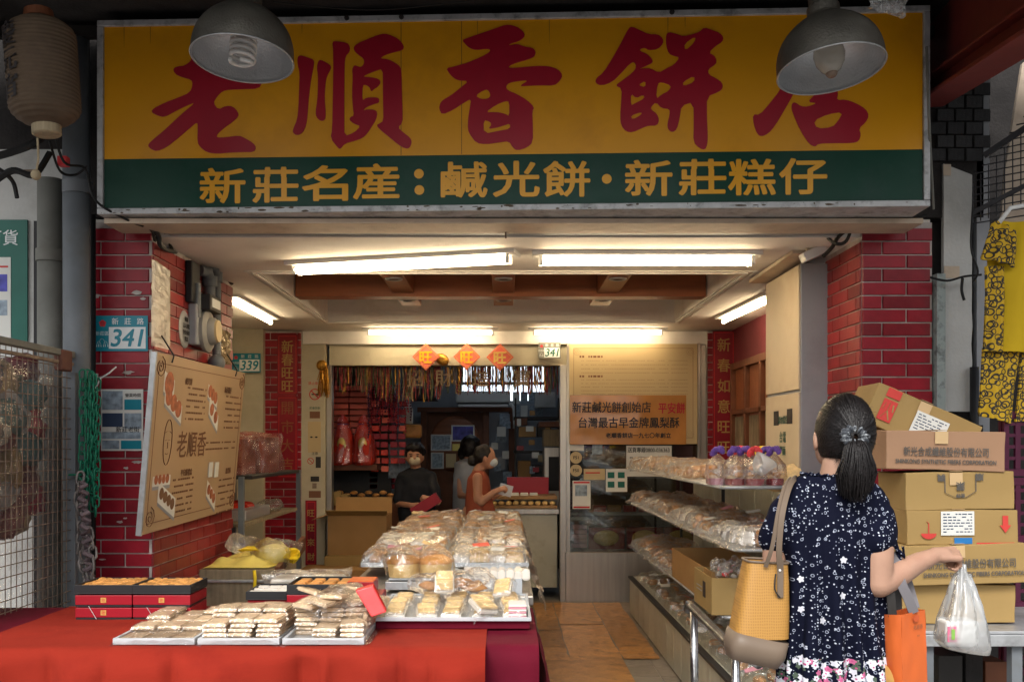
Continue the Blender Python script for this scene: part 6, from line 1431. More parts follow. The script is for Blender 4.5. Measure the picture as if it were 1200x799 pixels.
# ================================================================== RIGHT SHELVING
XS = 1.075
lc = thing('low_cabinet', 'long low cabinet with pale door panels under the right shelves', 'cabinet', (1.3, 6.6, 0))
q = MB(); q.box(XS+.012, 1.62, 4.10, 8.48, .02, .318); q.build('body', M['oldwood'], lc)
q = MB(); q.box(XS-.012, XS+.03, 4.08, 8.50, .319, .336); q.build('edge_strip', M['dark'], lc, bev=.003)
q = MB(); q.box(XS+.031, 1.63, 4.10, 8.49, .319, .332); q.build('top', M['panel'], lc)
n_ = 16
for i in range(n_):
    y = 4.11+i*(8.48-4.11)/n_; q = MB(); q.box(XS, XS+.011, y+.004, y+(8.48-4.11)/n_-.004, .03, .312); q.build('door_panel', M['panel'], lc, bev=.002)
rk2 = thing('display_shelf', 'steel display shelves with white trays along the right side of the aisle', 'shelf', (1.3, 6.5, .33))
for z, y0_, y1_, xx in ((1.235, 4.92, 8.45, 1.48), (.955, 4.64, 8.40, 1.48), (.60, 4.88, 8.40, 1.50)):
    q = MB(); q.box(XS+.01, xx, y0_+.02, y1_, z, z+.014); q.build('shelf', M['tray'], rk2, bev=.003)
    q = MB(); q.tube([(XS+.01, y0_+.01, z+.01), (XS+.03, y0_, z+.01), (xx, y0_, z+.01)], .009, 8); q.tube([(XS+.006, y0_+.02, z+.008), (XS+.006, y1_, z+.008)], .007, 8); q.build('edge_tube', M['alu'], rk2, smooth=True)
for y in (5.0, 6.8, 8.4):
    for x in (1.50,):
        q = MB(); q.bar((x, y, .334), (x, y, 1.26), .02); q.build('post', M['dark'], rk2)
q = MB(); q.box(1.64, 1.67, 5.6, 8.6, .0, 1.22)
bp_ = thing('back_cabinet', 'pale green beige locker doors standing behind the right shelves', 'cabinet', (1.7, 7, 0))
q.build('body', M['oldwood'], bp_)
for i in range(7):
    q = MB(); q.box(1.628, 1.639, 5.62+i*.42, 6.02+i*.42, .05, 1.20); q.build('door_panel', M['panel'], bp_, bev=.003)
q = MB(); q.box(1.55, 1.78, 5.54, 5.58, 0, 1.25); q.build('near_end_panel', M['panel'], bp_)
GS = 'pastries on the right display shelves'
for z, nm, ys in ((1.252, 'top', (5.9, 6.55, 7.2, 7.85)), (.972, 'middle', (4.68, 5.3, 5.92, 6.55, 7.2, 7.85)), (.617, 'lower', (6.5, 7.1, 7.7)), (.334, 'bottom', (4.3, 4.9, 5.5, 6.1, 6.7, 7.3, 7.9))):
    for i, y in enumerate(ys):
        lab = ords[i]+' heap, '+nm+' right shelf'
        if nm == 'bottom': heap(XS+.06, 1.42, y, y+.5, z, ['disc', 'stick', 'block'], lab, (3, 4), 1, 'film', GS, ht=.05, over=.02, dens=.55)
        else: heap(XS+.03, 1.44, y, y+.55, z, [['block', 'stick'], ['stick', 'disc']][i % 2] if nm == 'middle' else ['stick', 'disc', 'stick'], lab, (4, 4), 2, 'film_dense', GS, ht=.075, over=.07)
# bags with ribbons on the top shelf
def treat(x, y, z, lab, rib, base, s=1.0):
    t = thing('treat_bag', lab, 'gift bag', (x, y, z)); c = Vector((x, y, z))
    q = MB(); q.lathe([(.045*s, 0), (.048*s, .03*s), (.045*s, .032*s)], 12, Matrix.Translation(c), True); q.build('paper_base', M[base], t)
    for k in range(5):
        q = MB(); q.ell(c+Vector((rr.uniform(-.025, .025)*s, rr.uniform(-.025, .025)*s, (.035+.016*k)*s)), (.022*s, .02*s, .014*s), None, 10, 6); q.build('cookie', M['bun' if k % 2 else 'sesame'], t, smooth=True)
    q = MB(); q.lathe([(.052*s, 0), (.062*s, .05*s), (.055*s, .10*s), (.016*s, .145*s), (.012*s, .15*s)], 16, Matrix.Translation(c))
    for v in q.v: v += Vector((noise.noise(v*30), noise.noise(v*31), 0))*.012
    q.build('clear_bag', M['film_dense'], t)
    q = MB()
    for k in range(9):
        a = k*.7; q.ell(c+Vector((.024*s*math.cos(a), .014*s*math.sin(a), (.165+.012*math.sin(a*1.7))*s)), (.014*s, .01*s, .018*s), (rr.uniform(-1, 1), rr.uniform(-1, 1), 0), 8, 5)
    q.build('ribbon_bow', M[rib], t); return t
for i, (px, Y, rib, base) in enumerate(((841, 5.15, 'lilac', 'lilacpack'), (861, 5.08, 'lilac', 'redbox'), (873, 5.2, 'lilac', 'redbox'), (884, 5.05, 'pinkred', 'redbox'), (866, 5.35, 'pinkred', 'wrapper'), (897, 5.2, 'lilac', 'wrapper'), (893, 5.4, 'ribbon', 'wrapper'), (907, 5.1, 'lilac', 'redbox'))):
    treat(X(px, Y), Y, 1.25, ['leftmost treat bag with a purple bow standing alone on the top right shelf', 'treat bag with a purple bow and red base, second from the left', 'treat bag with a purple bow behind the coral bow bag', 'treat bag with a bright coral bow on the top right shelf', 'treat bag with a small coral bow at the back', 'treat bag with a violet bow in the right of the cluster', 'treat bag with a yellow bow between the violet ones', 'rightmost treat bag with a violet bow near the woman'][i], rib, base, 1.05)
blob('white_ribbon_bag', P(894, 545, 4.98), (.06, .04, .05), 'bagwhite', 'white clear bag in front of the treat bags', 'bag', .03, 18)
blob('shaved_pastry_heap', (X(926, 5.1), 5.2, 1.275), (.11, .14, .05), 'biscuit', 'loose pale pastry heap at the near end of the top shelf', 'pastry', .05, 22)
# boxes on the lower shelf
bxx = carton('shallow brown open carton on the lower right shelf behind the white one', (XS+.0, 1.46, 5.15, 6.35, .618, .80), 'card', open_top=True)
bxx = carton('white printed open carton of wrapped sweets on the lower right shelf', (XS-.05, XS+.14, 4.90, 5.35, .618, .80), 'card_light', open_top=True)
q = MB(); q.box(XS-.0512, XS-.0505, 5.05, 5.12, .68, .76); q.build('printed_mark', M['ink'], bxx)
q = MB(); q.box(XS-.0512, XS-.0505, 5.14, 5.28, .70, .705); q.box(XS-.0512, XS-.0505, 5.14, 5.28, .72, .725); q.build('printed_lines', M['grey'], bxx)
bxx = carton('pale carton with a red print on its side, nearest on the lower right shelf', (XS+.146, XS+.40, 4.70, 5.2, .600, .765), 'card_brown', open_top=True)
q = MB(); q.box(XS+.17, XS+.20, 4.698, 4.6995, .63, .73); q.box(XS+.22, XS+.25, 4.698, 4.6995, .63, .73); q.box(XS+.20, XS+.22, 4.698, 4.6995, .70, .73); q.build('red_print', M['redink'], bxx)
for i in range(14):
    c = (XS+.03+.05*(i % 5)+rr.uniform(-.01, .01), 5.0+.1*(i//5)+rr.uniform(-.02, .02), .79+rr.uniform(0, .03))
    t = thing('wrapped_sweet', OR_[i]+' wrapped sweet counted from the front left in the white carton', 'sweet', c, 'wrapped sweets in the white carton')
    blob('sweet', c, (.016, .016, .012), 'pinkred' if i % 3 == 0 else 'wrapper', None, None, .004, 20, parent=t, nu=10, nv=6)
    blob('twist_wrap', (c[0], c[1], c[2]+.02), (.03, .028, .035), 'film_dense', None, None, .03, 30, parent=t, nu=14, nv=9)
# ---- cart rail in front
cr = thing('handcart', 'scuffed steel handcart rail standing against the right shelves', 'handcart', (1.0, 4.0, 0))
a = P(808, 708, 4.45); b = P(852, 752, 4.0)
q = MB(); q.tube([a+Vector((-.002, .02, -.03)), a, a+(b-a)*.1, b, b+Vector((.05, -.3, -.02))], .021, 12); q.build('top_rail', M['chrome'], cr, smooth=True)
for p in (a+(b-a)*.12, b+Vector((.01, -.1, 0))):
    q = MB(); q.tube([p, Vector((p.x+.01, p.y, .05))], .018, 12); q.build('leg', M['chrome'], cr, smooth=True)
q = MB(); q.box(X(845, 3.9), X(925, 3.9)+.1, 3.75, 4.3, .38, .40); q.build('deck', M['panel'], cr, bev=.004)
# ================================================================== PEOPLE
def fuse(mb, voxel, name, m, parent, it=4, fac=.5, disp=None, **k):
    """weld overlapping volumes into one continuous skin"""
    me = mb.mesh('f', None); ob = bpy.data.objects.new('f', me); COL.objects.link(ob)
    r = ob.modifiers.new('r', 'REMESH'); r.mode = 'VOXEL'; r.voxel_size = voxel
    s = ob.modifiers.new('s', 'SMOOTH'); s.iterations = it; s.factor = fac
    bpy.context.view_layer.update()
    m2 = bpy.data.meshes.new_from_object(ob.evaluated_get(bpy.context.evaluated_depsgraph_get()))
    q = MB(); q.v = [v.co.copy() for v in m2.vertices]; q.f = [list(p.vertices) for p in m2.polygons]
    if disp:
        ns = [v.normal.copy() for v in m2.vertices]; q.v = [disp(v, n_) for v, n_ in zip(q.v, ns)]
    bpy.data.objects.remove(ob); bpy.data.meshes.remove(me); bpy.data.meshes.remove(m2)
    return q.build(name, m, parent, smooth=True, **k)
def finger(mb, base, dirs, lens, r):
    pts = [Vector(base)]
    for d, l in zip(dirs, lens): pts.append(pts[-1]+Vector(d).normalized()*l)
    rr_ = [r, r*.95, r*.88, r*.78][:len(pts)]
    mb.limb(pts, rr_, 8)
def ring_pts(c, rx, ry, n=40, pw=2.0, fold=None):
    out = []
    for j in range(n):
        t = 2*math.pi*j/n; ct, st = math.cos(t), math.sin(t)
        f = fold(t) if fold else 1
        out.append(Vector((c[0]+rx*f*abs(ct)**(2/pw)*(1 if ct >= 0 else -1), c[1]+ry*f*abs(st)**(2/pw)*(1 if st >= 0 else -1), c[2])))
    return out
WY = 3.1
def W(px, py, d=0.0): return P(px, py, WY+d)
wm = thing('person', 'woman seen from behind in a navy flowered dress with ponytail, holding out a white bag', 'person', W(985, 1069)*1.0)
wm.location.z = 0.0
def hand(mb, wrist, x, up, nrm, s=1.0, curl=1.0):
    """closed hand; x = direction of the fingers, up = back-of-hand normal, nrm = from little finger to index"""
    x = Vector(x).normalized(); up = Vector(up).normalized(); nrm = Vector(nrm).normalized(); w_ = Vector(wrist)
    mb.limb([w_, w_+x*.03*s], [.026*s, .027*s], 12)
    for k in range(4):
        a = w_+x*.018*s+nrm*(-.018+.013*k)*s; b = w_+x*(.082-.004*abs(k-2))*s+nrm*(-.028+.0195*k)*s+up*.003*s
        mb.limb([a, b], [.015*s, .0125*s], 10)
        L = [.030, .036, .038, .035][k]*s
        finger(mb, b, [x*.45-up*1.0+x*(.5*(1-curl)), -up*.75-x*.55*curl, -x*.9+up*.25], [L, L*.68, L*.5], [.0085, .0095, .0098, .0095][k]*s)
    tb_ = w_+x*.028*s+nrm*.022*s
    mb.limb([tb_, tb_+x*.026*s+nrm*.012*s-up*.014*s, tb_+x*.048*s+nrm*.004*s-up*.034*s, tb_+x*.056*s-nrm*.012*s-up*.046*s], [.0145*s, .0125*s, .0105*s, .009*s], 10)
q = MB()
hc = W(990, 508, .01)
q.ell(hc+Vector((-.003, .005, .0)), (.075, .092, .105), (0, R(4), R(12)), 24, 16)
q.ell(hc+Vector((-.026, .045, -.055)), (.052, .050, .055), (0, 0, R(15)), 18, 12)            # jaw and chin
q.ell(hc+Vector((-.040, .098, -.028)), (.011, .018, .018), (0, 0, R(20)), 10, 8)             # nose
q.ell(hc+Vector((-.038, .085, -.062)), (.020, .014, .010), (0, 0, R(20)), 10, 8)             # mouth
for sx in (-1, 1): q.ell(hc+Vector((-.012+sx*.034, .088, .006)), (.014, .010, .010), None, 10, 8)  # brow and lids
for sx, e in ((-1, .0), (1, 0)):
    ec = hc+Vector((sx*.080-.006, .006-sx*.006, -.020)); q.ell(ec, (.010, .018, .031), (R(-8), 0, R(sx*18)), 12, 10); q.ell(ec+Vector((0, .004, -.024)), (.007, .010, .012), None, 10, 8)
q.limb([hc+Vector((-.006, .0, -.06)), W(982, 545, .0), W(980, 572, .005)], [.050, .049, .058], 18)
q.ell(W(979, 584, .01), (.135, .062, .055), None, 24, 12)
q.limb([W(934, 588, .0), W(1024, 598, .0)], [.040, .040], 16)
# left arm (behind the bag)
q.limb([W(922, 596, .0), W(909, 640, .02), W(907, 700, .03)], [.042, .041, .038], 16); q.limb([W(907, 700, .03), W(918, 765, .10)], [.037, .026], 14)
hand(q, W(918, 765, .10), (.1, .3, -1), (-1, 0, 0), (0, 1, 0), .95, .4)
# right arm held out
q.limb([W(1030, 604, -.02), W(1029, 640, -.07), W(1030, 682, -.08)], [.044, .047, .040], 18)
q.limb([W(1030, 684, -.08), W(1054, 671, -.04), W(1078, 658, .01), W(1097, 650, .03)], [.041, .040, .031, .024], 18)
HX = Vector((1, .22, -.02)); hand(q, W(1096, 650, .03), HX, (.1, -.45, .95), (.0, 1, .42), .98)
# trunk, legs, feet
q.limb([W(979, 600, .01), W(978, 700, .01), W(978, 760, .01)], [.10, .095, .11], 18)
for sx in (-1, 1):
    hx_ = W(978, 790).x+sx*.075
    q.limb([(hx_, WY+.01, .78), (hx_+sx*.005, WY, .46), (hx_, WY+.02, .12), (hx_, WY+.02, .075)], [.085, .055, .036, .036], 16)
    q.limb([(hx_, WY+.02, .05), (hx_+sx*.015, WY+.13, .03), (hx_+sx*.02, WY+.17, .025)], [.038, .032, .02], 12)
fuse(q, .0045, 'body', M['skin'], wm, 5)
# dress
dm = bpy.data.materials.new('navy_flower_fabric'); dm.use_nodes = True
def dress_nodes(m):
    nt = m.node_tree; N = nt.nodes; L = nt.links; b = N['Principled BSDF']; b.inputs['Roughness'].default_value = .85; b.inputs['Specular IOR Level'].default_value = .12
    geo = N.new('ShaderNodeTexCoord'); sep = N.new('ShaderNodeSeparateXYZ'); L.new(geo.outputs['Object'], sep.inputs[0])
    comb = N.new('ShaderNodeCombineXYZ'); L.new(sep.outputs[0], comb.inputs[0]); L.new(sep.outputs[2], comb.inputs[1])
    def math_(op, a, b_=None, c=None):
        n = N.new('ShaderNodeMath'); n.operation = op
        for i, v in enumerate((a, b_, c)):
            if v is None: continue
            if isinstance(v, (int, float)): n.inputs[i].default_value = v
            else: L.new(v, n.inputs[i])
        return n.outputs[0]
    def vor(scale, off, rand=1.0):
        mp = N.new('ShaderNodeMapping'); mp.inputs['Location'].default_value = (off, off*1.7, 0); mp.inputs['Scale'].default_value = (scale, scale, 1); L.new(comb.outputs[0], mp.inputs[0])
        v = N.new('ShaderNodeTexVoronoi'); v.voronoi_dimensions = '2D'; v.inputs['Scale'].default_value = 1; v.inputs['Randomness'].default_value = rand; L.new(mp.outputs[0], v.inputs['Vector'])
        sc = N.new('ShaderNodeSeparateColor'); L.new(v.outputs['Color'], sc.inputs[0])
        sub = N.new('ShaderNodeVectorMath'); sub.operation = 'SUBTRACT'; L.new(mp.outputs[0], sub.inputs[0]); L.new(v.outputs['Position'], sub.inputs[1])
        s2 = N.new('ShaderNodeSeparateXYZ'); L.new(sub.outputs[0], s2.inputs[0])
        return v.outputs['Distance'], sc.outputs[0], sc.outputs[1], s2.outputs[0], s2.outputs[1]
    def flower(scale, off, r, thr, pet=5):
        d, r0, r1, x, y = vor(scale, off, .8)
        an = math_('ARCTAN2', y, x); w_ = math_('COSINE', math_('MULTIPLY', math_('ADD', an, math_('MULTIPLY', r1, 6.0)), pet))
        rad = math_('MULTIPLY', math_('ADD', .84, math_('MULTIPLY', w_, .16)), r)
        inn = math_('LESS_THAN', d, rad); pick = math_('GREATER_THAN', r0, thr); core = math_('LESS_THAN', d, r*.25)
        return math_('MULTIPLY', inn, pick), core, r1
    out = None
    def mixc(fac, a, colr):
        mx = N.new('ShaderNodeMix'); mx.data_type = 'RGBA'; L.new(fac, mx.inputs[0])
        if isinstance(a, tuple): mx.inputs[6].default_value = (*a, 1)
        else: L.new(a, mx.inputs[6])
        if isinstance(colr, tuple): mx.inputs[7].default_value = (*colr, 1)
        else: L.new(colr, mx.inputs[7])
        return mx.outputs[2]
    c = (.003, .004, .014)
    d, a, b1, x, y = vor(62, 1.3); c = mixc(math_('MULTIPLY', math_('LESS_THAN', d, .15), math_('GREATER_THAN', a, .66)), c, (.48, .51, .60))
    d, a, b1, x, y = vor(110, 7.3); c = mixc(math_('MULTIPLY', math_('LESS_THAN', d, .18), math_('GREATER_THAN', a, .78)), c, (.35, .38, .48))
    d, a, b1, x, y = vor(44, 4.1); rg = math_('MULTIPLY', math_('LESS_THAN', d, .21), math_('GREATER_THAN', d, .13)); c = mixc(math_('MULTIPLY', rg, math_('GREATER_THAN', a, .62)), c, (.30, .33, .42))
    f, core, _ = flower(17, 2.2, .19, .87); c = mixc(f, c, (.58, .58, .64))
    # floral border towards the hem
    zz = sep.outputs[2]
    bord = math_('LESS_THAN', zz, .815)
    for sc_, off, r_, col_, thr in ((38, 5.5, .42, (.08, .11, .08), .45), (30, 9.1, .38, (.60, .62, .68), .35), (40, 3.7, .38, (.48, .12, .24), .60), (36, 6.6, .36, (.62, .62, .68), .5)):
        f, core, r1 = flower(sc_, off, r_, thr); fb = math_('MULTIPLY', f, bord); c = mixc(fb, c, col_); c = mixc(math_('MULTIPLY', math_('MULTIPLY', fb, core), math_('GREATER_THAN', r1, .4)), c, (.45, .08, .2))
    L.new(c, b.inputs['Base Color'])
dress_nodes(dm)
q = MB(); rings = []
for py, cx, rx, ry, dy in ((556, 974, .088, .052, .0), (562, 975, .118, .066, .0), (572, 977, .148, .078, .0), (586, 978, .168, .088, .0), (605, 977, .172, .098, .0), (640, 976, .162, .105, .0), (680, 976, .154, .105, .0), (720, 976, .156, .112, .0), (760, 976, .160, .122, .0), (800, 977, .166, .135, .0), (860, 977, .180, .15, .0), (930, 977, .200, .17, .0)):
    c = W(cx, py, dy); rings.append(ring_pts((c.x, c.y, c.z), rx, ry, 48, 2.3))
q.loft(rings)
q.limb([W(936, 587), W(922, 602), W(913, 622, .0), W(910, 630, .01)], [.054, .056, .055, .053], 18)
q.limb([W(1020, 593), W(1027, 606, -.02), W(1029, 622, -.05), W(1029, 632, -.07)], [.054, .057, .057, .056], 18)
def dd(v, n_):
    t = math.atan2(v.y-WY, v.x-W(977, 0).x); k = min(1, max(0, (1.36-v.z)/.5)); k2 = min(1, max(0, 1-(1.36-v.z)/.14))
    f_ = (math.sin(t*13+2*noise.noise((t*2, v.z*2, 0)))+.8*noise.noise((t*5, v.z*2.2, 3)))*.0115*k*(.5+k)
    f_ += math.sin(t*40)*.0022*max(0, k2)
    f_ += .006*noise.noise((v.x*14, v.z*9, 7))
    return v+Vector((n_.x, n_.y, n_.z*.3))*f_
fuse(q, .007, 'dress', dm, wm, 4, disp=dd)
# gathered neckline, little tie on the sleeve
q = MB(); pts = []
for j in range(60):
    t = 2*math.pi*j/60; pts.append(W(974, 557)+Vector((.093*math.cos(t), .058*math.sin(t), .004*math.sin(t*22)+.006*math.cos(t)*-1)))
q.tube(pts, .004, 6, closed=True); q.build('neck_trim', dm, wm, smooth=True)
q = MB(); q.tube([W(1046, 628, -.03), W(1052, 645, -.035), W(1056, 662, -.04), W(1050, 668, -.05)], [.009, .006, .007, .003], 6); q.tube([W(1048, 640, -.04), W(1060, 652, -.045), W(1058, 640, -.04)], [.006, .007, .004], 6); q.build('sleeve_tie', dm, wm, smooth=True)
# hair: a cap whose strands run to the band, and the tail
sc_ = W(1001, 512, -.105)
axis = (sc_-(hc+Vector((-.002, .0, .0)))).normalized(); hr = MB()
rot = axis.to_track_quat('Z', 'Y').to_matrix().to_4x4(); nu, nv = 220, 40
cen = hc+Vector((0, -.002, .004))
def cap(u, v):
    th = math.pi*(.02+.70*v); a = 2*math.pi*u
    d = rot @ Vector((math.sin(th)*math.cos(a), math.sin(th)*math.sin(a), math.cos(th)))
    rad = Vector((d.x*.089, d.y*.108, d.z*.122))
    bulge = 1+.10*math.exp(-(th/.35)**2)
    st = .0008*noise.noise((a*21, th*1.6, 0))+.0012*noise.noise((a*6, th*1.1, 4))
    p = cen+rad*bulge+d*st
    # hair line rises over the ears and the nape
    if p.z < cen.z-.075: p = p+Vector((0, .0, (cen.z-.075-p.z)*.75))
    return p
hr.grid(cap, nu, nv)
hair = hr.build('hair', M['hair'], wm, smooth=True)
q = MB(); tail0 = sc_+Vector((.002, -.006, -.01))
for k in range(760):
    a = rr.uniform(0, 2*math.pi); s = math.sqrt(rr.random()); ox, oy = s*math.cos(a), s*math.sin(a)
    L = rr.uniform(.150, .188)*(1-.18*abs(ox)**2); pts = []; wv = rr.uniform(0, 6); am = rr.uniform(.001, .008)
    for j in range(8):
        t = j/7; wd = .018+.040*min(1, t*1.5)**.9*(1-.22*max(0, t-.7)/.3); x = ox*wd+am*math.sin(t*4+wv)*t; y = oy*(.020+.018*math.sin(min(1, t*1.5)*1.6))-.030*math.sin(min(1, t*1.3)*math.pi*.6)+.025*t
        z = -L*t*(1)+.018*math.sin(min(1, t*2.2)*math.pi)*(1 if t < .45 else 0)
        pts.append(tail0+Vector((x-.004*t, y, z)))
    q.tube(pts, [.0030, .0032, .0032, .0030, .0027, .0023, .0016, .0004], 3, caps=False)
q.build('ponytail', M['hair'], wm, smooth=True)
q = MB()
for k in range(36):
    a = R(-40)+k*R(260)/35
    tp = [hc+rot @ Vector((.0,.0,.0))]
for k in range(30):   # loose fine hairs at the nape
    x = rr.uniform(-.055, .03); p0 = cen+Vector((x, -.060-.02*rr.random(), -.068)); q.tube([p0, p0+Vector((rr.uniform(-.006, .006), .004, -.022)), p0+Vector((rr.uniform(-.012, .012), .012, -.045*rr.uniform(.5, 1)))], [.0007, .0006, .0003], 3, caps=False)
for k in range(420):   # single strands lying over the cap
    u0 = rr.random(); v0 = rr.uniform(.04, .5); v1 = v0+rr.uniform(.2, .5); dv = rr.uniform(-.012, .012); pts = []
    for j in range(9):
        vv = v0+(v1-v0)*j/8; p = cap(u0+dv*j/8, min(1, vv)); pts.append(p+(p-cen).normalized()*(.0004+.0012*math.sin(j/8*math.pi)))
    q.tube(pts, .0006, 3, caps=False)
for k in range(40):   # flyaways over the crown
    a = rr.uniform(0, 6.28); p0 = cap(a/6.28, rr.uniform(.3, .9)); n_ = (p0-cen).normalized(); t_ = n_.cross(axis).normalized(); q.tube([p0, p0+n_*.004+axis*.02+t_*.004, p0+n_*.002+axis*.045], [.0004, .0004, .0002], 3, caps=False)
q.build('loose_hair', M['hair'], wm)
q = MB(); pts = []
def scr(u, v):
    a = 2*math.pi*u; b = 2*math.pi*v; R0 = .030; r1_ = .0135+.0035*math.sin(a*13)+.002*math.sin(a*7+1)
    x = (R0+r1_*math.cos(b))*math.cos(a); y = (R0+r1_*math.cos(b))*math.sin(a)*.85; z = r1_*math.sin(b)
    return sc_+Vector((0, -.004, 0))+(Euler((R(62), R(6), 0)).to_matrix() @ Vector((x, y, z)))
q.grid(scr, 110, 12); q.build('scrunchie', M['scrunch'], wm, smooth=True)
# ---- yellow tote on her left shoulder
tt = thing('tote_bag', 'mustard yellow patterned tote with taupe base hanging from the woman shoulder', 'handbag', W(880, 782))
tm_ = bpy.data.materials.new('mustard_weave'); tm_.use_nodes = True
def tote_nodes(m):
    nt = m.node_tree; N = nt.nodes; L = nt.links; b = N['Principled BSDF']; b.inputs['Roughness'].default_value = .5
    tc = N.new('ShaderNodeTexCoord'); mp = N.new('ShaderNodeMapping'); mp.inputs['Rotation'].default_value = (0, R(45), 0); mp.inputs['Scale'].default_value = (120, 120, 120); L.new(tc.outputs['Object'], mp.inputs[0])
    mp.inputs['Rotation'].default_value = (0, 0, 0)
    w1 = N.new('ShaderNodeTexWave'); w1.wave_type = 'BANDS'; w1.bands_direction = 'X'; w1.inputs['Scale'].default_value = .38; w1.inputs['Distortion'].default_value = 2.5; w1.inputs['Detail Scale'].default_value = 1.2; L.new(mp.outputs[0], w1.inputs[0])
    w2 = N.new('ShaderNodeTexWave'); w2.wave_type = 'BANDS'; w2.bands_direction = 'Z'; w2.inputs['Scale'].default_value = .30; w2.inputs['Distortion'].default_value = 2.5; L.new(mp.outputs[0], w2.inputs[0])
    mu = N.new('ShaderNodeMath'); mu.operation = 'MULTIPLY'; L.new(w1.outputs['Fac'], mu.inputs[0]); L.new(w2.outputs['Fac'], mu.inputs[1])
    cr_ = N.new('ShaderNodeValToRGB'); cr_.color_ramp.elements[0].position = .05; cr_.color_ramp.elements[0].color = (.44, .225, .05, 1); cr_.color_ramp.elements[1].position = .5; cr_.color_ramp.elements[1].color = (.35, .175, .038, 1)
    L.new(mu.outputs[0], cr_.inputs[0]); L.new(cr_.outputs[0], b.inputs['Base Color'])
tote_nodes(tm_)
def tring(px0, px1, py, dy, d, pw=4.5, n=40, sk=0):
    c = W((px0+px1)/2, py, dy); return [Vector((p.x, p.y, p.z+sk*(p.x-c.x))) for p in ring_pts(c, (px1-px0)*WY/F/2, d, n, pw)]
q = MB(); q.loft([tring(873, 920, 657, -.03, .055, sk=-.05), tring(868, 921, 680, -.03, .062), tring(862, 921, 712, -.03, .07), tring(856, 920, 744, -.03, .074, sk=.0)], caps=False); q.build('body', tm_, tt, smooth=True)
q = MB(); q.loft([tring(855.5, 920, 743, -.03, .0755, sk=-.22), tring(851, 916, 760, -.03, .078, sk=-.22), tring(853, 908, 774, -.03, .06, sk=-.22), tring(862, 900, 776, -.03, .02, sk=-.2)]); q.build('base', M['tan'], tt, smooth=True)
q = MB(); r_ = tring(872.5, 920.5, 656.5, -.03, .056, sk=-.05); q.tube(r_, .004, 6, closed=True); q.build('rim', M['tan'], tt, smooth=True)
def strap(pts, w_, m, par, name='strap', n_=(0, -1, 0), t=.004):
    q = MB(); pp = [Vector(p) for p in pts]; out = []
    for i in range(len(pp)-1):
        a = pp[max(i-1, 0)]; b = pp[i]; c = pp[i+1]; d = pp[min(i+2, len(pp)-1)]
        for k in range(6):
            s = k/6; out.append(.5*((2*b)+(-a+c)*s+(2*a-5*b+4*c-d)*s*s+(-a+3*b-3*c+d)*s**3))
    out.append(pp[-1]); rings = []
    for i, p in enumerate(out):
        d = (out[min(i+1, len(out)-1)]-out[max(i-1, 0)]).normalized(); n = Vector(n_); sd = d.cross(n).normalized(); nn = sd.cross(d).normalized()
        rings.append([p+sd*w_/2+nn*t/2, p-sd*w_/2+nn*t/2, p-sd*w_/2-nn*t/2, p+sd*w_/2-nn*t/2])
    q.loft(rings); return q.build(name, m, par, auto=50)
strap([W(914, 668, -.10), W(913, 640, -.125), W(917, 600, -.125), W(925, 570, -.075), W(932, 560, -.02), W(930, 566, .05), W(925, 600, .1)], .017, M['tan'], tt)
strap([W(897, 664, -.095), W(905, 640, -.12), W(912, 600, -.118), W(919, 572, -.075), W(926, 561, -.02), W(922, 570, .05), W(905, 640, .06), W(900, 662, .03)], .012, M['tan'], tt)
q = MB(); q.box(*(lambda a, b: (a.x, b.x, a.y-.004, a.y, b.z, a.z))(W(910.5, 655, -.098), W(918, 700, -.098))); q.build('strap_tab', M['tan'], tt, bev=.003)
q = MB(); q.ell(W(914, 668, -.104), (.004, .003, .004), None, 8, 6); q.build('stud', M['white'], tt)
strap([W(914, 700, -.10), W(908, 690, -.11), W(909, 672, -.11)], .004, M['dark'], tt, 'dark_cord')
# ---- orange paper bag on her forearm
ob_ = thing('paper_bag', 'orange paper carrier bag with grey ribbon handles hanging on the woman forearm', 'shopping bag', W(1062, 870))
A0 = W(1034, 719, -.05); A1 = W(1056, 720, -.12); A2 = W(1084, 714, -.06); A3 = W(1062, 712, .01)
def low(p, dz=.36, sx=1.06): c = (A0+A1+A2+A3)/4; return Vector((c.x+(p.x-c.x)*sx+.008, c.y+(p.y-c.y)*sx, p.z-dz))
for nm, a, b in (('front_side', A1, A2), ('left_side', A0, A1), ('back_side', A2, A3), ('far_side', A3, A0)):
    q = MB(); nn = (b-a).cross(Vector((0, 0, -1))).normalized()
    q.grid(lambda u, v: a.lerp(b, u).lerp(low(a).lerp(low(b), u), v)+nn*(.004*noise.noise((u*3, v*5, 2))-(.010*math.sin(math.pi*u)*(1-v) if nm in ('left_side',) else 0)), 10, 20)
    q.build(nm, M['orange'], ob_, smooth=True)
of_ = Fr(A1, A2-A1, (0, 0, 1)); wb_ = (A2-A1).length
for s_, v_, h_ in (('老順香', -.045, .014), ('餅店', -.072, .006)): text(s_, of_, wb_*.62, v_, .02, M['brownink'], ob_, c=.006, h=h_)
q = MB(); q.lathe([(0, 0), (.018, 0)], 20, of_.M(wb_*.55, -.018, .006) @ Matrix.Diagonal((.8, .6, 1, 1))); q.build('logo_print', mat('dark_orange_print', (.55,.10,.03), .5), ob_)
lf_ = Fr(A0, A1-A0, (0, 0, 1)); q = MB(); q.lathe([(0, 0), (.06, 0)], 24, lf_.M(-.01, -.21, .006) @ Matrix.Diagonal((.7, 1.0, 1, 1))); q.build('pale_circle_print', mat('pale_orange_print', (.85,.50,.15), .5), ob_)
hg = mat('grey_ribbon', (.16,.15,.16), .6)
strap([W(1046, 722, -.085), W(1044, 700, -.085), W(1042, 675, -.075), W(1044, 658, -.045), W(1047, 652, .0), W(1050, 665, .05), W(1052, 715, .0)], .026, M['dark'], ob_, 'handle')
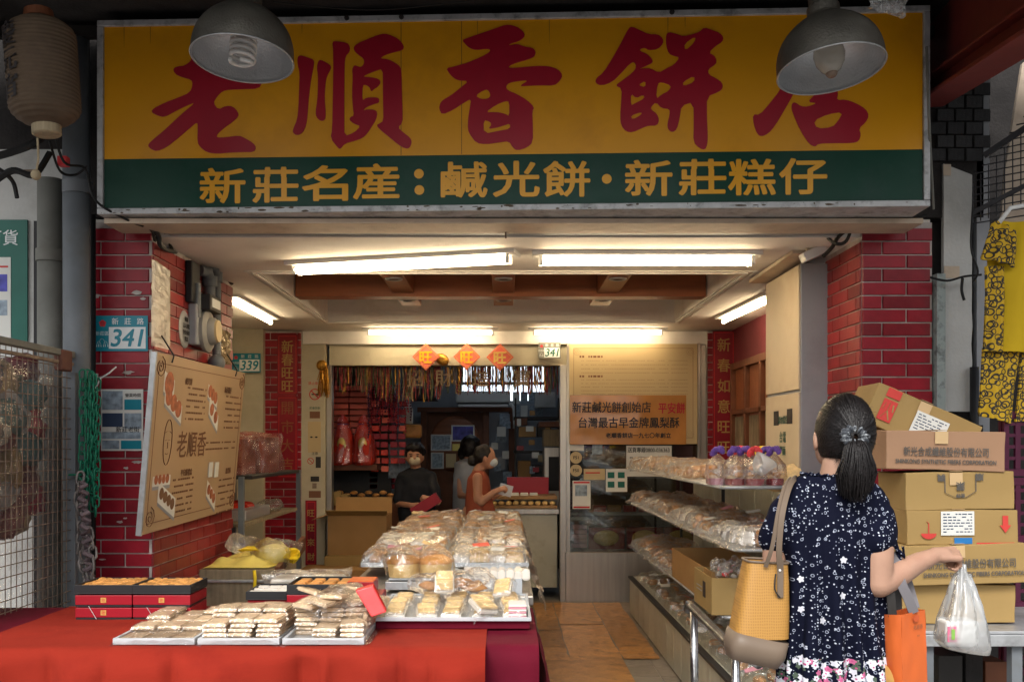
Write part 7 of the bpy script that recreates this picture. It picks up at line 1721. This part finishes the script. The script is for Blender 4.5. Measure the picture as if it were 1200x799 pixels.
strap([W(1071, 718, -.09), W(1064, 700, -.09), W(1055, 680, -.085), W(1052, 662, -.058), W(1052, 650, -.02), W(1056, 656, .045), W(1072, 712, -.02)], .030, hg, ob_, 'handle')
# ---- white carrier bag in her hand
cb = thing('plastic_carrier_bag', 'white translucent carrier bag with a boxed cake held in the woman right hand', 'plastic bag', W(1128, 765))
gripp = W(1127, 668, .05)
def bagr(px0, px1, py, d, n=44, tw=0, am=.004, sk=0):
    c = W((px0+px1)/2, py, .05); o = []
    for j, p in enumerate(ring_pts(c, (px1-px0)*WY/F/2, d, n, 2.4)):
        t = 2*math.pi*j/n; o.append(p+(p-c)*(.09*math.sin(t*7+tw)+.06*math.sin(t*13+2*tw))*(am/.004)+Vector((0, 0, sk*(p.x-c.x))))
    return o
q = MB(); q.loft([bagr(1119, 1137, 672, .012, am=.006), bagr(1115, 1142, 688, .03, am=.008), bagr(1110, 1147, 706, .05, am=.007, tw=.5), bagr(1104, 1152, 724, .062, am=.005, tw=.9), bagr(1099, 1157, 742, .068, am=.003, tw=1.2), bagr(1098, 1159, 754, .066, am=.002, tw=1.4, sk=-.14), bagr(1104, 1158, 762, .05, am=.002, tw=1.4, sk=-.16), bagr(1115, 1150, 764, .02, am=.001, sk=-.16)])
q.build('bag', M['bagwhite'], cb, smooth=True)
q = MB()
for k in range(5):
    a = .6+k*1.2; p0 = gripp+Vector((.008*math.cos(a), .01*math.sin(a), .0)); q.tube([p0+Vector((0, 0, .02)), p0, p0+Vector((.018*math.cos(a), .02*math.sin(a), -.05)), p0+Vector((.040*math.cos(a), .035*math.sin(a), -.12))], [.006, .007, .005, .002], 6)
q.build('handle_folds', M['bagwhite'], cb, smooth=True)
q = MB(); a = W(1110, 728); b = W(1149, 756); q.box(a.x, b.x, WY+.005, WY+.09, b.z, a.z); q.build('cake_box', M['white'], cb, bev=.008)
q = MB(); a = W(1111, 734); b = W(1122, 752); q.box(a.x, b.x, WY+.002, WY+.0045, b.z, a.z); q.build('pink_label', mat('pink_print', (.6,.15,.25), .5), cb)
q = MB(); a = W(1115, 737); b = W(1119, 749); q.box(a.x, b.x, WY-.001, WY+.0015, b.z, a.z); q.build('green_label', mat('green_print', (.2,.4,.08), .5), cb)
# ---- people inside the shop
def person(c, h, lab, pose):
    """c foot point, h height; pose: dict of joints relative, in units of h, x right, y depth"""
    t = thing('person', lab, 'person', c); c = Vector(c)
    def J(x, y, z): return c+Vector((x, y, z))*h
    s = h/1.62
    return t, J, s
# woman in terracotta dress, facing right
t, J, s = person((X(560, 8.9), 8.9, 0), 1.55, 'woman in a sleeveless terracotta dress and mask, facing right inside the shop', None)
q = MB(); H0 = P(569, 536, 8.9)
q.ell(H0, (.092*s, .078*s, .108*s), (0, R(12), 0), 20, 14); q.ell(H0+Vector((.035, 0, -.055)), (.055, .05, .05)); q.ell(H0+Vector((.095, 0, -.02)), (.018, .012, .018)); q.ell(H0+Vector((-.005, -.08, -.01)), (.014, .008, .026))
sh_ = P(560, 556, 8.9)
q.limb([H0+Vector((-.03, 0, -.06)), sh_+Vector((0, 0, .02))], [.047, .055], 14)
q.limb([sh_+Vector((0, -.15, -.02)), P(560, 585, 8.75), ], [.045, .040]); q.limb([P(560, 580, 8.75), P(564, 588, 8.73), P(578, 577, 8.72), P(584, 574, 8.74)], [.040, .038, .03, .022])
hand(q, P(583, 574, 8.74), (1, 0, .25), (0, -.6, .8), (0, .8, .6), .85, .5)
q.limb([sh_+Vector((.02, .15, -.02)), P(570, 590, 9.05), P(586, 578, 9.0)], [.042, .036, .022]); hand(q, P(586, 578, 9.0), (1, -.1, .2), (0, .6, .8), (0, -.8, .6), .85, .5)
for dx in (-.06, .07): q.limb([P(560, 600, 8.9)+Vector((dx, 0, 0)), (X(560, 8.9)+dx, 8.9, .45), (X(560, 8.9)+dx, 8.92, .06), (X(560, 8.9)+dx+.12, 8.92, .03)], [.08, .055, .035, .03])
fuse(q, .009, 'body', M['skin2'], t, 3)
q = MB(); q.loft([ring_pts(P(562, 551, 8.9), .055, .12, 28), ring_pts(P(561, 560, 8.9), .10, .17, 28), ring_pts(P(561, 585, 8.9), .12, .16, 28), ring_pts(P(563, 610, 8.9), .15, .17, 28), ring_pts(P(565, 660, 8.9), .20, .20, 28)])
fuse(q, .012, 'dress', M['terra'], t, 4, disp=lambda v, n_: v+n_*.012*noise.noise((v.x*14, v.y*14, v.z*3)))
q = MB(); q.ell(H0+Vector((-.022, 0, .022)), (.095*s, .088*s, .105*s), (0, R(18), 0), 20, 14); q.ell(H0+Vector((-.115, 0, -.03)), (.05, .045, .05)); fuse(q, .01, 'hair', M['hair'], t, 3, disp=lambda v, n_: v+n_*.006*noise.noise(v*30))
q = MB(); q.ell(H0+Vector((.058, 0, -.042)), (.052, .058, .045)); q.build('face_mask', M['mask'], t, smooth=True)
q = MB(); q.bar(P(585, 572, 8.85), P(600, 576, 8.85), .02, .10); q.build('held_packet', M['milky'], label='pale packet in the hands of the woman in terracotta', cat='packet')
# person in dark shirt, masked
t, J, s = person((X(488, 9.6), 9.6, 0), 1.6, 'woman in a dark shirt and face mask holding a red box inside the shop', None)
q = MB(); H0 = P(486, 534, 9.6)
q.ell(H0, (.080, .092, .108), None, 20, 14); q.ell(H0+Vector((.005, -.05, -.055)), (.05, .045, .05)); q.ell(H0+Vector((.008, -.10, -.02)), (.014, .016, .018))
for sx in (-1, 1): q.ell(H0+Vector((sx*.083, 0, -.02)), (.01, .018, .03))
q.limb([H0+Vector((0, .01, -.07)), P(488, 552, 9.62)], [.048, .055], 14)
q.limb([P(472, 561, 9.6), P(468, 590, 9.55), P(482, 592, 9.35)], [.045, .038, .026]); hand(q, P(482, 592, 9.35), (1, -.2, .1), (0, -.5, .8), (0, .8, .5), .85, .6)
q.limb([P(505, 561, 9.6), P(512, 588, 9.5), P(503, 584, 9.32)], [.045, .038, .026]); hand(q, P(503, 584, 9.32), (-.8, -.3, .2), (0, -.5, .8), (0, .8, .5), .85, .6)
for dx in (-.09, .09): q.limb([P(489, 610, 9.6)+Vector((dx, 0, 0)), (X(489, 9.6)+dx, 9.6, .45), (X(489, 9.6)+dx, 9.62, .06), (X(489, 9.6)+dx, 9.5, .03)], [.085, .055, .035, .03])
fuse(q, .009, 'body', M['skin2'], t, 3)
q = MB(); q.loft([ring_pts(P(488, 548, 9.6), .07, .06, 28), ring_pts(P(488, 554, 9.6), .17, .10, 28), ring_pts(P(488, 590, 9.6), .19, .13, 28), ring_pts(P(490, 618, 9.6), .18, .14, 28)])
q.limb([P(472, 560, 9.6), P(467, 585, 9.56)], [.068, .058]); q.limb([P(504, 560, 9.6), P(511, 583, 9.52)], [.068, .058])
fuse(q, .012, 'shirt', M['denim'], t, 4, disp=lambda v, n_: v+n_*.012*noise.noise(v*12))
q = MB(); q.loft([ring_pts(P(490, 612, 9.6), .17, .13, 28), ring_pts(P(490, 640, 9.6), .18, .13, 28), ring_pts((X(490, 9.6), 9.6, .1), .16, .10, 28)]); q.build('trousers', M['trouser'], t, smooth=True)
q = MB(); q.ell(H0+Vector((0, .03, .03)), (.105, .10, .105), None, 20, 14); q.ell(H0+Vector((0, -.03, .075)), (.09, .07, .05)); fuse(q, .01, 'hair', M['hair'], t, 3, disp=lambda v, n_: v+n_*.012*noise.noise(v*25))
q = MB(); q.ell(H0+Vector((.006, -.065, -.045)), (.055, .045, .045)); q.build('face_mask', mat('tan_mask', (.5,.42,.3), .8), t, smooth=True)
q = MB()
for sx in (-1, 1): q.ell(H0+Vector((sx*.032+.004, -.088, -.002)), (.011, .004, .005)); q.ell(H0+Vector((sx*.034+.004, -.088, .016)), (.018, .004, .004))
q.build('eyes_and_brows', M['ink'], t)
q = MB(); q.bar(P(484, 601, 9.3), P(514, 582, 9.3), .10, .10); q.build('held_box', M['redbox'], label='red box held by the woman in the dark shirt', cat='box')
# third person behind, grey shirt
t, J, s = person((X(552, 10.4), 10.4, 0), 1.62, 'person in a grey shirt with dark hair standing behind the terracotta dress', None)
q = MB(); H0 = P(551, 524, 10.4)
q.ell(H0, (.088, .08, .108), None, 20, 14); q.ell(H0+Vector((.05, -.02, -.055)), (.05, .045, .05)); q.ell(H0+Vector((.092, -.03, -.02)), (.016, .012, .018)); q.ell(H0+Vector((0, -.083, -.02)), (.016, .008, .028))
q.limb([H0+Vector((-.01, 0, -.07)), P(550, 541, 10.4)], [.048, .055]); q.limb([P(540, 560, 10.35), P(540, 580, 10.3), P(552, 582, 10.2)], [.045, .04, .028]); hand(q, P(552, 582, 10.2), (1, -.2, .1), (0, -.5, .8), (0, .8, .5), .85, .5)
q.limb([P(560, 560, 10.5), P(566, 580, 10.5), P(576, 578, 10.4)], [.045, .04, .028]); hand(q, P(576, 578, 10.4), (1, -.2, .1), (0, -.5, .8), (0, .8, .5), .85, .5)
for dx in (-.09, .09): q.limb([P(552, 600, 10.4)+Vector((dx, 0, 0)), (X(552, 10.4)+dx, 10.4, .45), (X(552, 10.4)+dx, 10.42, .06), (X(552, 10.4)+dx, 10.3, .03)], [.085, .055, .035, .03])
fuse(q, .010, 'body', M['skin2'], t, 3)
q = MB(); q.loft([ring_pts(P(550, 537, 10.4), .06, .06, 28), ring_pts(P(550, 543, 10.4), .16, .11, 28), ring_pts(P(550, 580, 10.4), .18, .13, 28), ring_pts(P(551, 615, 10.4), .18, .14, 28)]); fuse(q, .012, 'shirt', M['grey'], t, 4, disp=lambda v, n_: v+n_*.012*noise.noise(v*12))
q = MB(); q.loft([ring_pts(P(551, 600, 10.4), .17, .13, 28), ring_pts((X(551, 10.4), 10.4, .1), .16, .10, 28)]); q.build('trousers', M['denim'], t, smooth=True)
q = MB(); q.ell(H0+Vector((.005, -.015, .01)), (.112, .105, .122), None, 20, 14); q.ell(H0+Vector((-.09, 0, -.06)), (.04, .04, .07)); fuse(q, .01, 'hair', M['hair'], t, 3, disp=lambda v, n_: v+n_*.008*noise.noise(v*25))

# ================================================================== RIGHT SIDE: cartons, table, clothes
mt_ = thing('metal_table', 'grey steel table carrying the stacked cardboard cartons', 'table', (2.0, 4.0, 0))
q = MB(); q.box(X(1058, 3.78), 2.6, 3.78, 4.35, .738, .75); q.build('table_top', M['alu'], mt_, bev=.003)
q = MB(); q.box(X(1058, 3.78), 2.6, 3.772, 3.80, .693, .737); q.build('front_rail', M['alu'], mt_, bev=.003)
for x, y in ((X(1088, 3.8), 3.80), (X(1192, 3.8), 3.80), (1.62, 4.3), (2.5, 4.3)):
    q = MB(); q.bar((x, y+.02, 0), (x, y+.02, .692), .04); q.build('leg', M['pipe'], mt_)
q = MB(); q.box(X(1062, 3.78), 2.6, 3.9, 4.35, .28, .30); q.build('lower_shelf', M['dark'], mt_)
for i, (a, b, c, d, m) in enumerate(((1100, 765, 1128, 799, 'dark'), (1132, 758, 1152, 799, 'darkwall'), (1155, 772, 1180, 799, 'wood'))):
    crate('stored_box', ['dark box under the steel table, left one', 'black bin under the steel table, middle one', 'brown box under the steel table, right one'][i], 'box', (X(a, 4.1), X(c, 4.1), 4.1, 4.3, .302, Z([768, 760, 775][i], 4.1)), m)
def cart(px0, py0, px1, py1, lab, m, roll=0, yaw=0, Y=3.9, dep=.30, marks=None):
    w_ = (px1-px0)*Y/F; h_ = (py1-py0)*Y/F; c = Vector((X((px0+px1)/2, Y), Y, Z(py1, Y)))
    t = thing('carton', lab, 'cardboard box', c)
    Mx = Matrix.Translation(c+Vector((0, 0, h_/2))) @ Euler((0, R(roll), R(yaw))).to_matrix().to_4x4()
    q = MB(); q.box(-w_/2, w_/2, 0, dep, -h_/2, h_/2, Mx)
    bm = bmesh.new(); me = bpy.data.meshes.new('x'); me.from_pydata([tuple(v) for v in q.v], [], q.f); bm.from_mesh(me); bmesh.ops.subdivide_edges(bm, edges=bm.edges, cuts=6, use_grid_fill=True); bm.verts.ensure_lookup_table()
    q = MB(); q.v = [v.co+Vector((noise.noise(v.co*9), noise.noise(v.co*9+Vector((5,5,5))), noise.noise(v.co*8)))*.0040+Vector((noise.noise(v.co*30), noise.noise(v.co*31), noise.noise(v.co*29)))*.0008 for v in bm.verts]; q.f = [[v.index for v in f.verts] for f in bm.faces]; bm.free()
    q.build('body', M[m], t, bev=.003, smooth=False, auto=30)
    r3 = Mx.to_3x3(); f = Fr(Mx @ Vector((0, 0, 0)), r3 @ Vector((1, 0, 0)), r3 @ Vector((0, 0, 1)))
    sc = Y/F
    # packing tape over the top edge and the flap seam
    q = MB(); q.box(-w_*.05-.02, -w_*.05+.03, -.0058, -.0045, h_/2-.05, h_/2-.002, Mx); q.box(-w_*.05-.02, -w_*.05+.03, -.0045, dep, h_/2+.003, h_/2+.0045, Mx); q.build('tape', M['tape'], t)
    return t, f, w_, h_, sc
CM = 'ink'
prt = mat('carton_print', (.10,.09,.08), .7); prr = mat('carton_red_print', (.55,.05,.04), .6)
t, f, w_, h_, sc = cart(1058, 685, 1190, 730, 'plain tan carton at the bottom of the stack on the steel table', 'card_light', 0, 0, 3.92)
t, f, w_, h_, sc = cart(1054, 638, 1204, 684.5, 'tan carton with a printed company line, second from the bottom of the stack', 'card_light', -1.5, 1, 3.88)
q_ = .0052
text('新光合成纖維股份有限公司', f, w_*.06, .004, .05, prt, t, bold=.0004, c=q_, w=.345, h=.036)
text('SHINKONG SYNTHETIC FIBERS CORPORATION', f, w_*.08, -.037, .03, prt, t, bold=.0006, c=q_, w=.40, h=.017)
t, f, w_, h_, sc = cart(1063, 597.5, 1193, 638, 'tan carton with white label, red umbrella and red arrow prints in the stack', 'card_light', -.5, 0, 3.9)
q = MB(); q.box(-w_*.20, w_*.10, -.030, h_/2-.004, q_, q_+.0008, f.M()); q.build('white_label', M['paper'], t); lines(f, -w_*.18, w_*.08, [h_/2-.015-.0115*k for k in range(7)], M['navyink'], t, h=.004, c=q_+.0009, name='small_print', dash=.012)
ux, uy = -w_*.31, -.022; q = MB(); pts = [f.p(ux+.030*math.cos(a), uy+.022*math.sin(a)*-1, q_) for a in [math.pi*k/10 for k in range(11)]]
q.prism(pts, f.n*.001); q.build('umbrella_print', prr, t, fix=True)
q = MB(); q.bar(f.p(ux, uy, q_), f.p(ux, uy+.040, q_), .004, .001); q.bar(f.p(ux, uy+.04, q_), f.p(ux-.008, uy+.046, q_), .004, .001); q.build('umbrella_handle_print', prr, t)
ax_ = w_*.38; q = MB(); q.prism([f.p(ax_+a, .0+b, q_) for a, b in ((-.011, .045), (.011, .045), (.011, .008), (.022, .008), (0, -.022), (-.022, .008), (-.011, .008))], f.n*.001); q.build('arrow_print', prr, t, fix=True)
q = MB(); q.box(-.035, .035, -h_/2+.004, -h_/2+.028, q_, q_+.001, f.M()); q.build('blue_print', mat('blue_print', (.02,.16,.42), .5), t)
q = MB(); q.box(w_*.12, w_*.46, -h_/2+.002, -h_/2+.008, q_, q_+.001, f.M()); q.build('red_seam_print', prr, t)
t, f, w_, h_, sc = cart(1062, 553, 1188, 597, 'tan carton with an upside down emblem print, third from the top of the stack', 'card_light', -1.2, -1, 3.9)
q = MB()
def pl_(pts, w=.0035):
    for a, b in zip(pts, pts[1:]): q.bar(f.p(a[0], a[1], q_), f.p(b[0], b[1], q_), w, .001)
pl_([(-.06, h_/2-.01), (-.06, -.005), (-.02, -.025), (.02, -.025), (.06, -.002), (.06, h_/2-.01)]); q.build('emblem_outline', prt, t)
text('業', f, 0, .018, .05, prt, t, rot=math.pi, c=q_, bold=.001, h=.034); text('合作', f, 0, -.018, .02, prt, t, rot=math.pi, c=q_, bold=.001, h=.016)
text('興', f, -.075, h_/2-.02, .02, prt, t, rot=math.pi, c=q_, bold=.001, h=.028); text('順', f, .075, h_/2-.02, .02, prt, t, rot=math.pi, c=q_, bold=.001, h=.028)
lf = Fr(f.p(-w_/2, 0, 0), -f.n*-1*-1 if False else Vector((0, -1, 0)), (0, 0, 1))
t, f, w_, h_, sc = cart(1040, 505, 1176, 551, 'brown carton with a printed company line, second from the top of the stack', 'card_brown', 1.2, -3, 3.9, dep=.34)
text('新光合成纖維股份有限公司', f, .0, -.004, .05, prt, t, bold=.0004, c=q_, w=.325, h=.036)
text('SHINKONG SYNTHETIC FIBERS CORPORATION', f, .0, -.043, .03, prt, t, bold=.0006, c=q_, w=.385, h=.016)
t, f, w_, h_, sc = cart(1016, 472, 1146, 520, 'tilted tan carton with a red square mark and white label on top of the stack', 'card_light', 24, -4, 4.1, dep=.30)
q = MB(); q.box(-w_*.40, -w_*.27, -.055, .035, q_, q_+.001, f.M()); q.box(-w_*.40, -w_*.27, .045, h_/2-.002, q_, q_+.001, f.M()); q.build('red_square_print', prr, t)
q = MB()
for a, b in (((-w_*.335, .025), (-w_*.335, -.01)), ((-w_*.335, -.01), (-w_*.375, -.045)), ((-w_*.335, -.01), (-w_*.295, -.045)), ((-w_*.37, .02), (-w_*.385, -.01)), ((-w_*.30, .02), (-w_*.285, -.01))): q.bar(f.p(*a, q_+.0012), f.p(*b, q_+.0012), .006, .001)
q.build('mark_lines', M['card_light'], t)
q = MB(); q.box(-.04, .10, -.055, .042, q_, q_+.001, f.M()); q.build('white_label', M['paper'], t); lines(f, -.03, .09, [.03-.012*k for k in range(7)], M['navyink'], t, h=.004, c=q_+.0012, name='small_print', dash=.014)
text('HANDLE', f, .19, -.045, .03, prr, t, bold=.0005, c=q_, h=.012)
# yellow patterned clothes
ym = bpy.data.materials.new('yellow_ring_fabric'); ym.use_nodes = True
def ring_nodes(m, base):
    nt = m.node_tree; N = nt.nodes; L = nt.links; b = N['Principled BSDF']; b.inputs['Roughness'].default_value = .8
    tc = N.new('ShaderNodeTexCoord'); sep = N.new('ShaderNodeSeparateXYZ'); L.new(tc.outputs['Object'], sep.inputs[0]); cb_ = N.new('ShaderNodeCombineXYZ'); L.new(sep.outputs[0], cb_.inputs[0]); L.new(sep.outputs[2], cb_.inputs[1])
    prev = None
    for sc, off in ((25, 0.3), (31, 5.2)):
        mp = N.new('ShaderNodeMapping'); mp.inputs['Location'].default_value = (off, off, 0); mp.inputs['Scale'].default_value = (sc, sc, 1); L.new(cb_.outputs[0], mp.inputs[0])
        v = N.new('ShaderNodeTexVoronoi'); v.voronoi_dimensions = '2D'; v.inputs['Scale'].default_value = 1; v.inputs['Randomness'].default_value = .8; L.new(mp.outputs[0], v.inputs['Vector'])
        a = N.new('ShaderNodeMath'); a.operation = 'COMPARE'; a.inputs[1].default_value = .34; a.inputs[2].default_value = .075; L.new(v.outputs['Distance'], a.inputs[0])
        if prev:
            mx_ = N.new('ShaderNodeMath'); mx_.operation = 'MAXIMUM'; L.new(prev, mx_.inputs[0]); L.new(a.outputs[0], mx_.inputs[1]); prev = mx_.outputs[0]
        else: prev = a.outputs[0]
    mx = N.new('ShaderNodeMix'); mx.data_type = 'RGBA'; L.new(prev, mx.inputs[0]); mx.inputs[6].default_value = (*base, 1); mx.inputs[7].default_value = (.03, .025, .02, 1); L.new(mx.outputs[2], b.inputs['Base Color'])
ring_nodes(ym, (.55, .34, .01)); yp = mat('plain_yellow_cloth', (.56,.37,.01), .8, var=.06)
YC_ = 4.3
def clothsheet(outline_l, outline_r, m, name, parent, Y=YC_, amp=.02, t=.012):
    def fn(u, v):
        i = v*(len(outline_l)-1); k = min(int(i), len(outline_l)-2); fr_ = i-k
        a = Vector(outline_l[k]).lerp(Vector(outline_l[k+1]), fr_); b = Vector(outline_r[k]).lerp(Vector(outline_r[k+1]), fr_)
        px = a.x+(b.x-a.x)*u; py = a.y+(b.y-a.y)*u; return P(px, py, Y)+Vector((0, -amp*(1-(2*u-1)**2)-amp*.5*math.sin(u*15+v*3)-amp*.4*noise.noise((u*4, v*6, 1)), 0))
    q = MB(); q.grid(fn, 24, 30); k_ = len(q.v); q.v += [v+Vector((0, t, 0)) for v in q.v]; q.f += [[i+k_ for i in f_][::-1] for f_ in q.f[:]]
    return q.build(name, m, parent, smooth=True)
ts = thing('yellow_shirt', 'yellow short sleeved shirt with a ring patterned sleeve hanging at the right edge', 'shirt', P(1180, 415, YC_))
clothsheet([(1165, 260), (1157, 300), (1155, 350), (1153, 411)], [(1232, 262), (1240, 300), (1246, 350), (1252, 415)], yp, 'front', ts)
clothsheet([(1164, 258), (1156, 280), (1150, 303)], [(1190, 272), (1192, 292), (1190, 313)], ym, 'sleeve', ts, YC_-.05, .02)
clothsheet([(1155, 312), (1155, 350), (1153, 411)], [(1176, 312), (1178, 350), (1176, 412)], ym, 'side_panel', ts, YC_-.02, .01)
q = MB(); q.tube([P(1170, 262, YC_-.02), P(1184, 244, YC_), P(1205, 240, YC_), P(1215, 225, YC_)], .01, 8); q.build('clothes_hanger', M['white'], label='white clothes hanger inside the yellow shirt', cat='hanger', smooth=True)
tr_ = thing('yellow_trousers', 'yellow ring patterned trousers hanging below the yellow shirt', 'trousers', P(1175, 495, YC_+.03))
clothsheet([(1152, 408), (1149, 450), (1147, 487)], [(1196, 408), (1190, 450), (1186, 496)], ym, 'leg', tr_, YC_+.03, .015)
clothsheet([(1196, 408), (1194, 450), (1190, 494)], [(1240, 408), (1244, 450), (1246, 490)], ym, 'leg', tr_, YC_+.04, .015)
crn = thing('purple_crate', 'purple plastic crate stack at the right edge behind the cartons', 'crate', (2.5, 4.4, 0))
for k in range(4):
    z0 = .45+.29*k; q = MB(); q.box(X(1177, 4.35), 2.75, 4.35, 4.40, z0, z0+.03); q.box(X(1177, 4.35), 2.75, 4.35, 4.40, z0+.25, z0+.283)
    for i in range(12): x = X(1177, 4.35)+i*.05; q.box(x, x+.022, 4.352, 4.37, z0+.031, z0+.249)
    for i in range(1): y = 4.36+i*.05; q.box(X(1177, 4.35)+.001, X(1177, 4.35)+.015, y+.02, y+.045, z0+.031, z0+.249)
    for i in range(4): q.box(X(1177, 4.35)+.001, 2.74, 4.354, 4.372, z0+.07+.05*i, z0+.085+.05*i)
    q.build('crate_body', M['purple'], crn)
q = MB(); q.box(X(1130, 4.6), X(1152, 4.6), 4.6, 4.7, .0, Z(498, 4.6)); q.build('black_bin', M['black'], label='black bin standing behind the cartons below the yellow trousers', cat='bin')
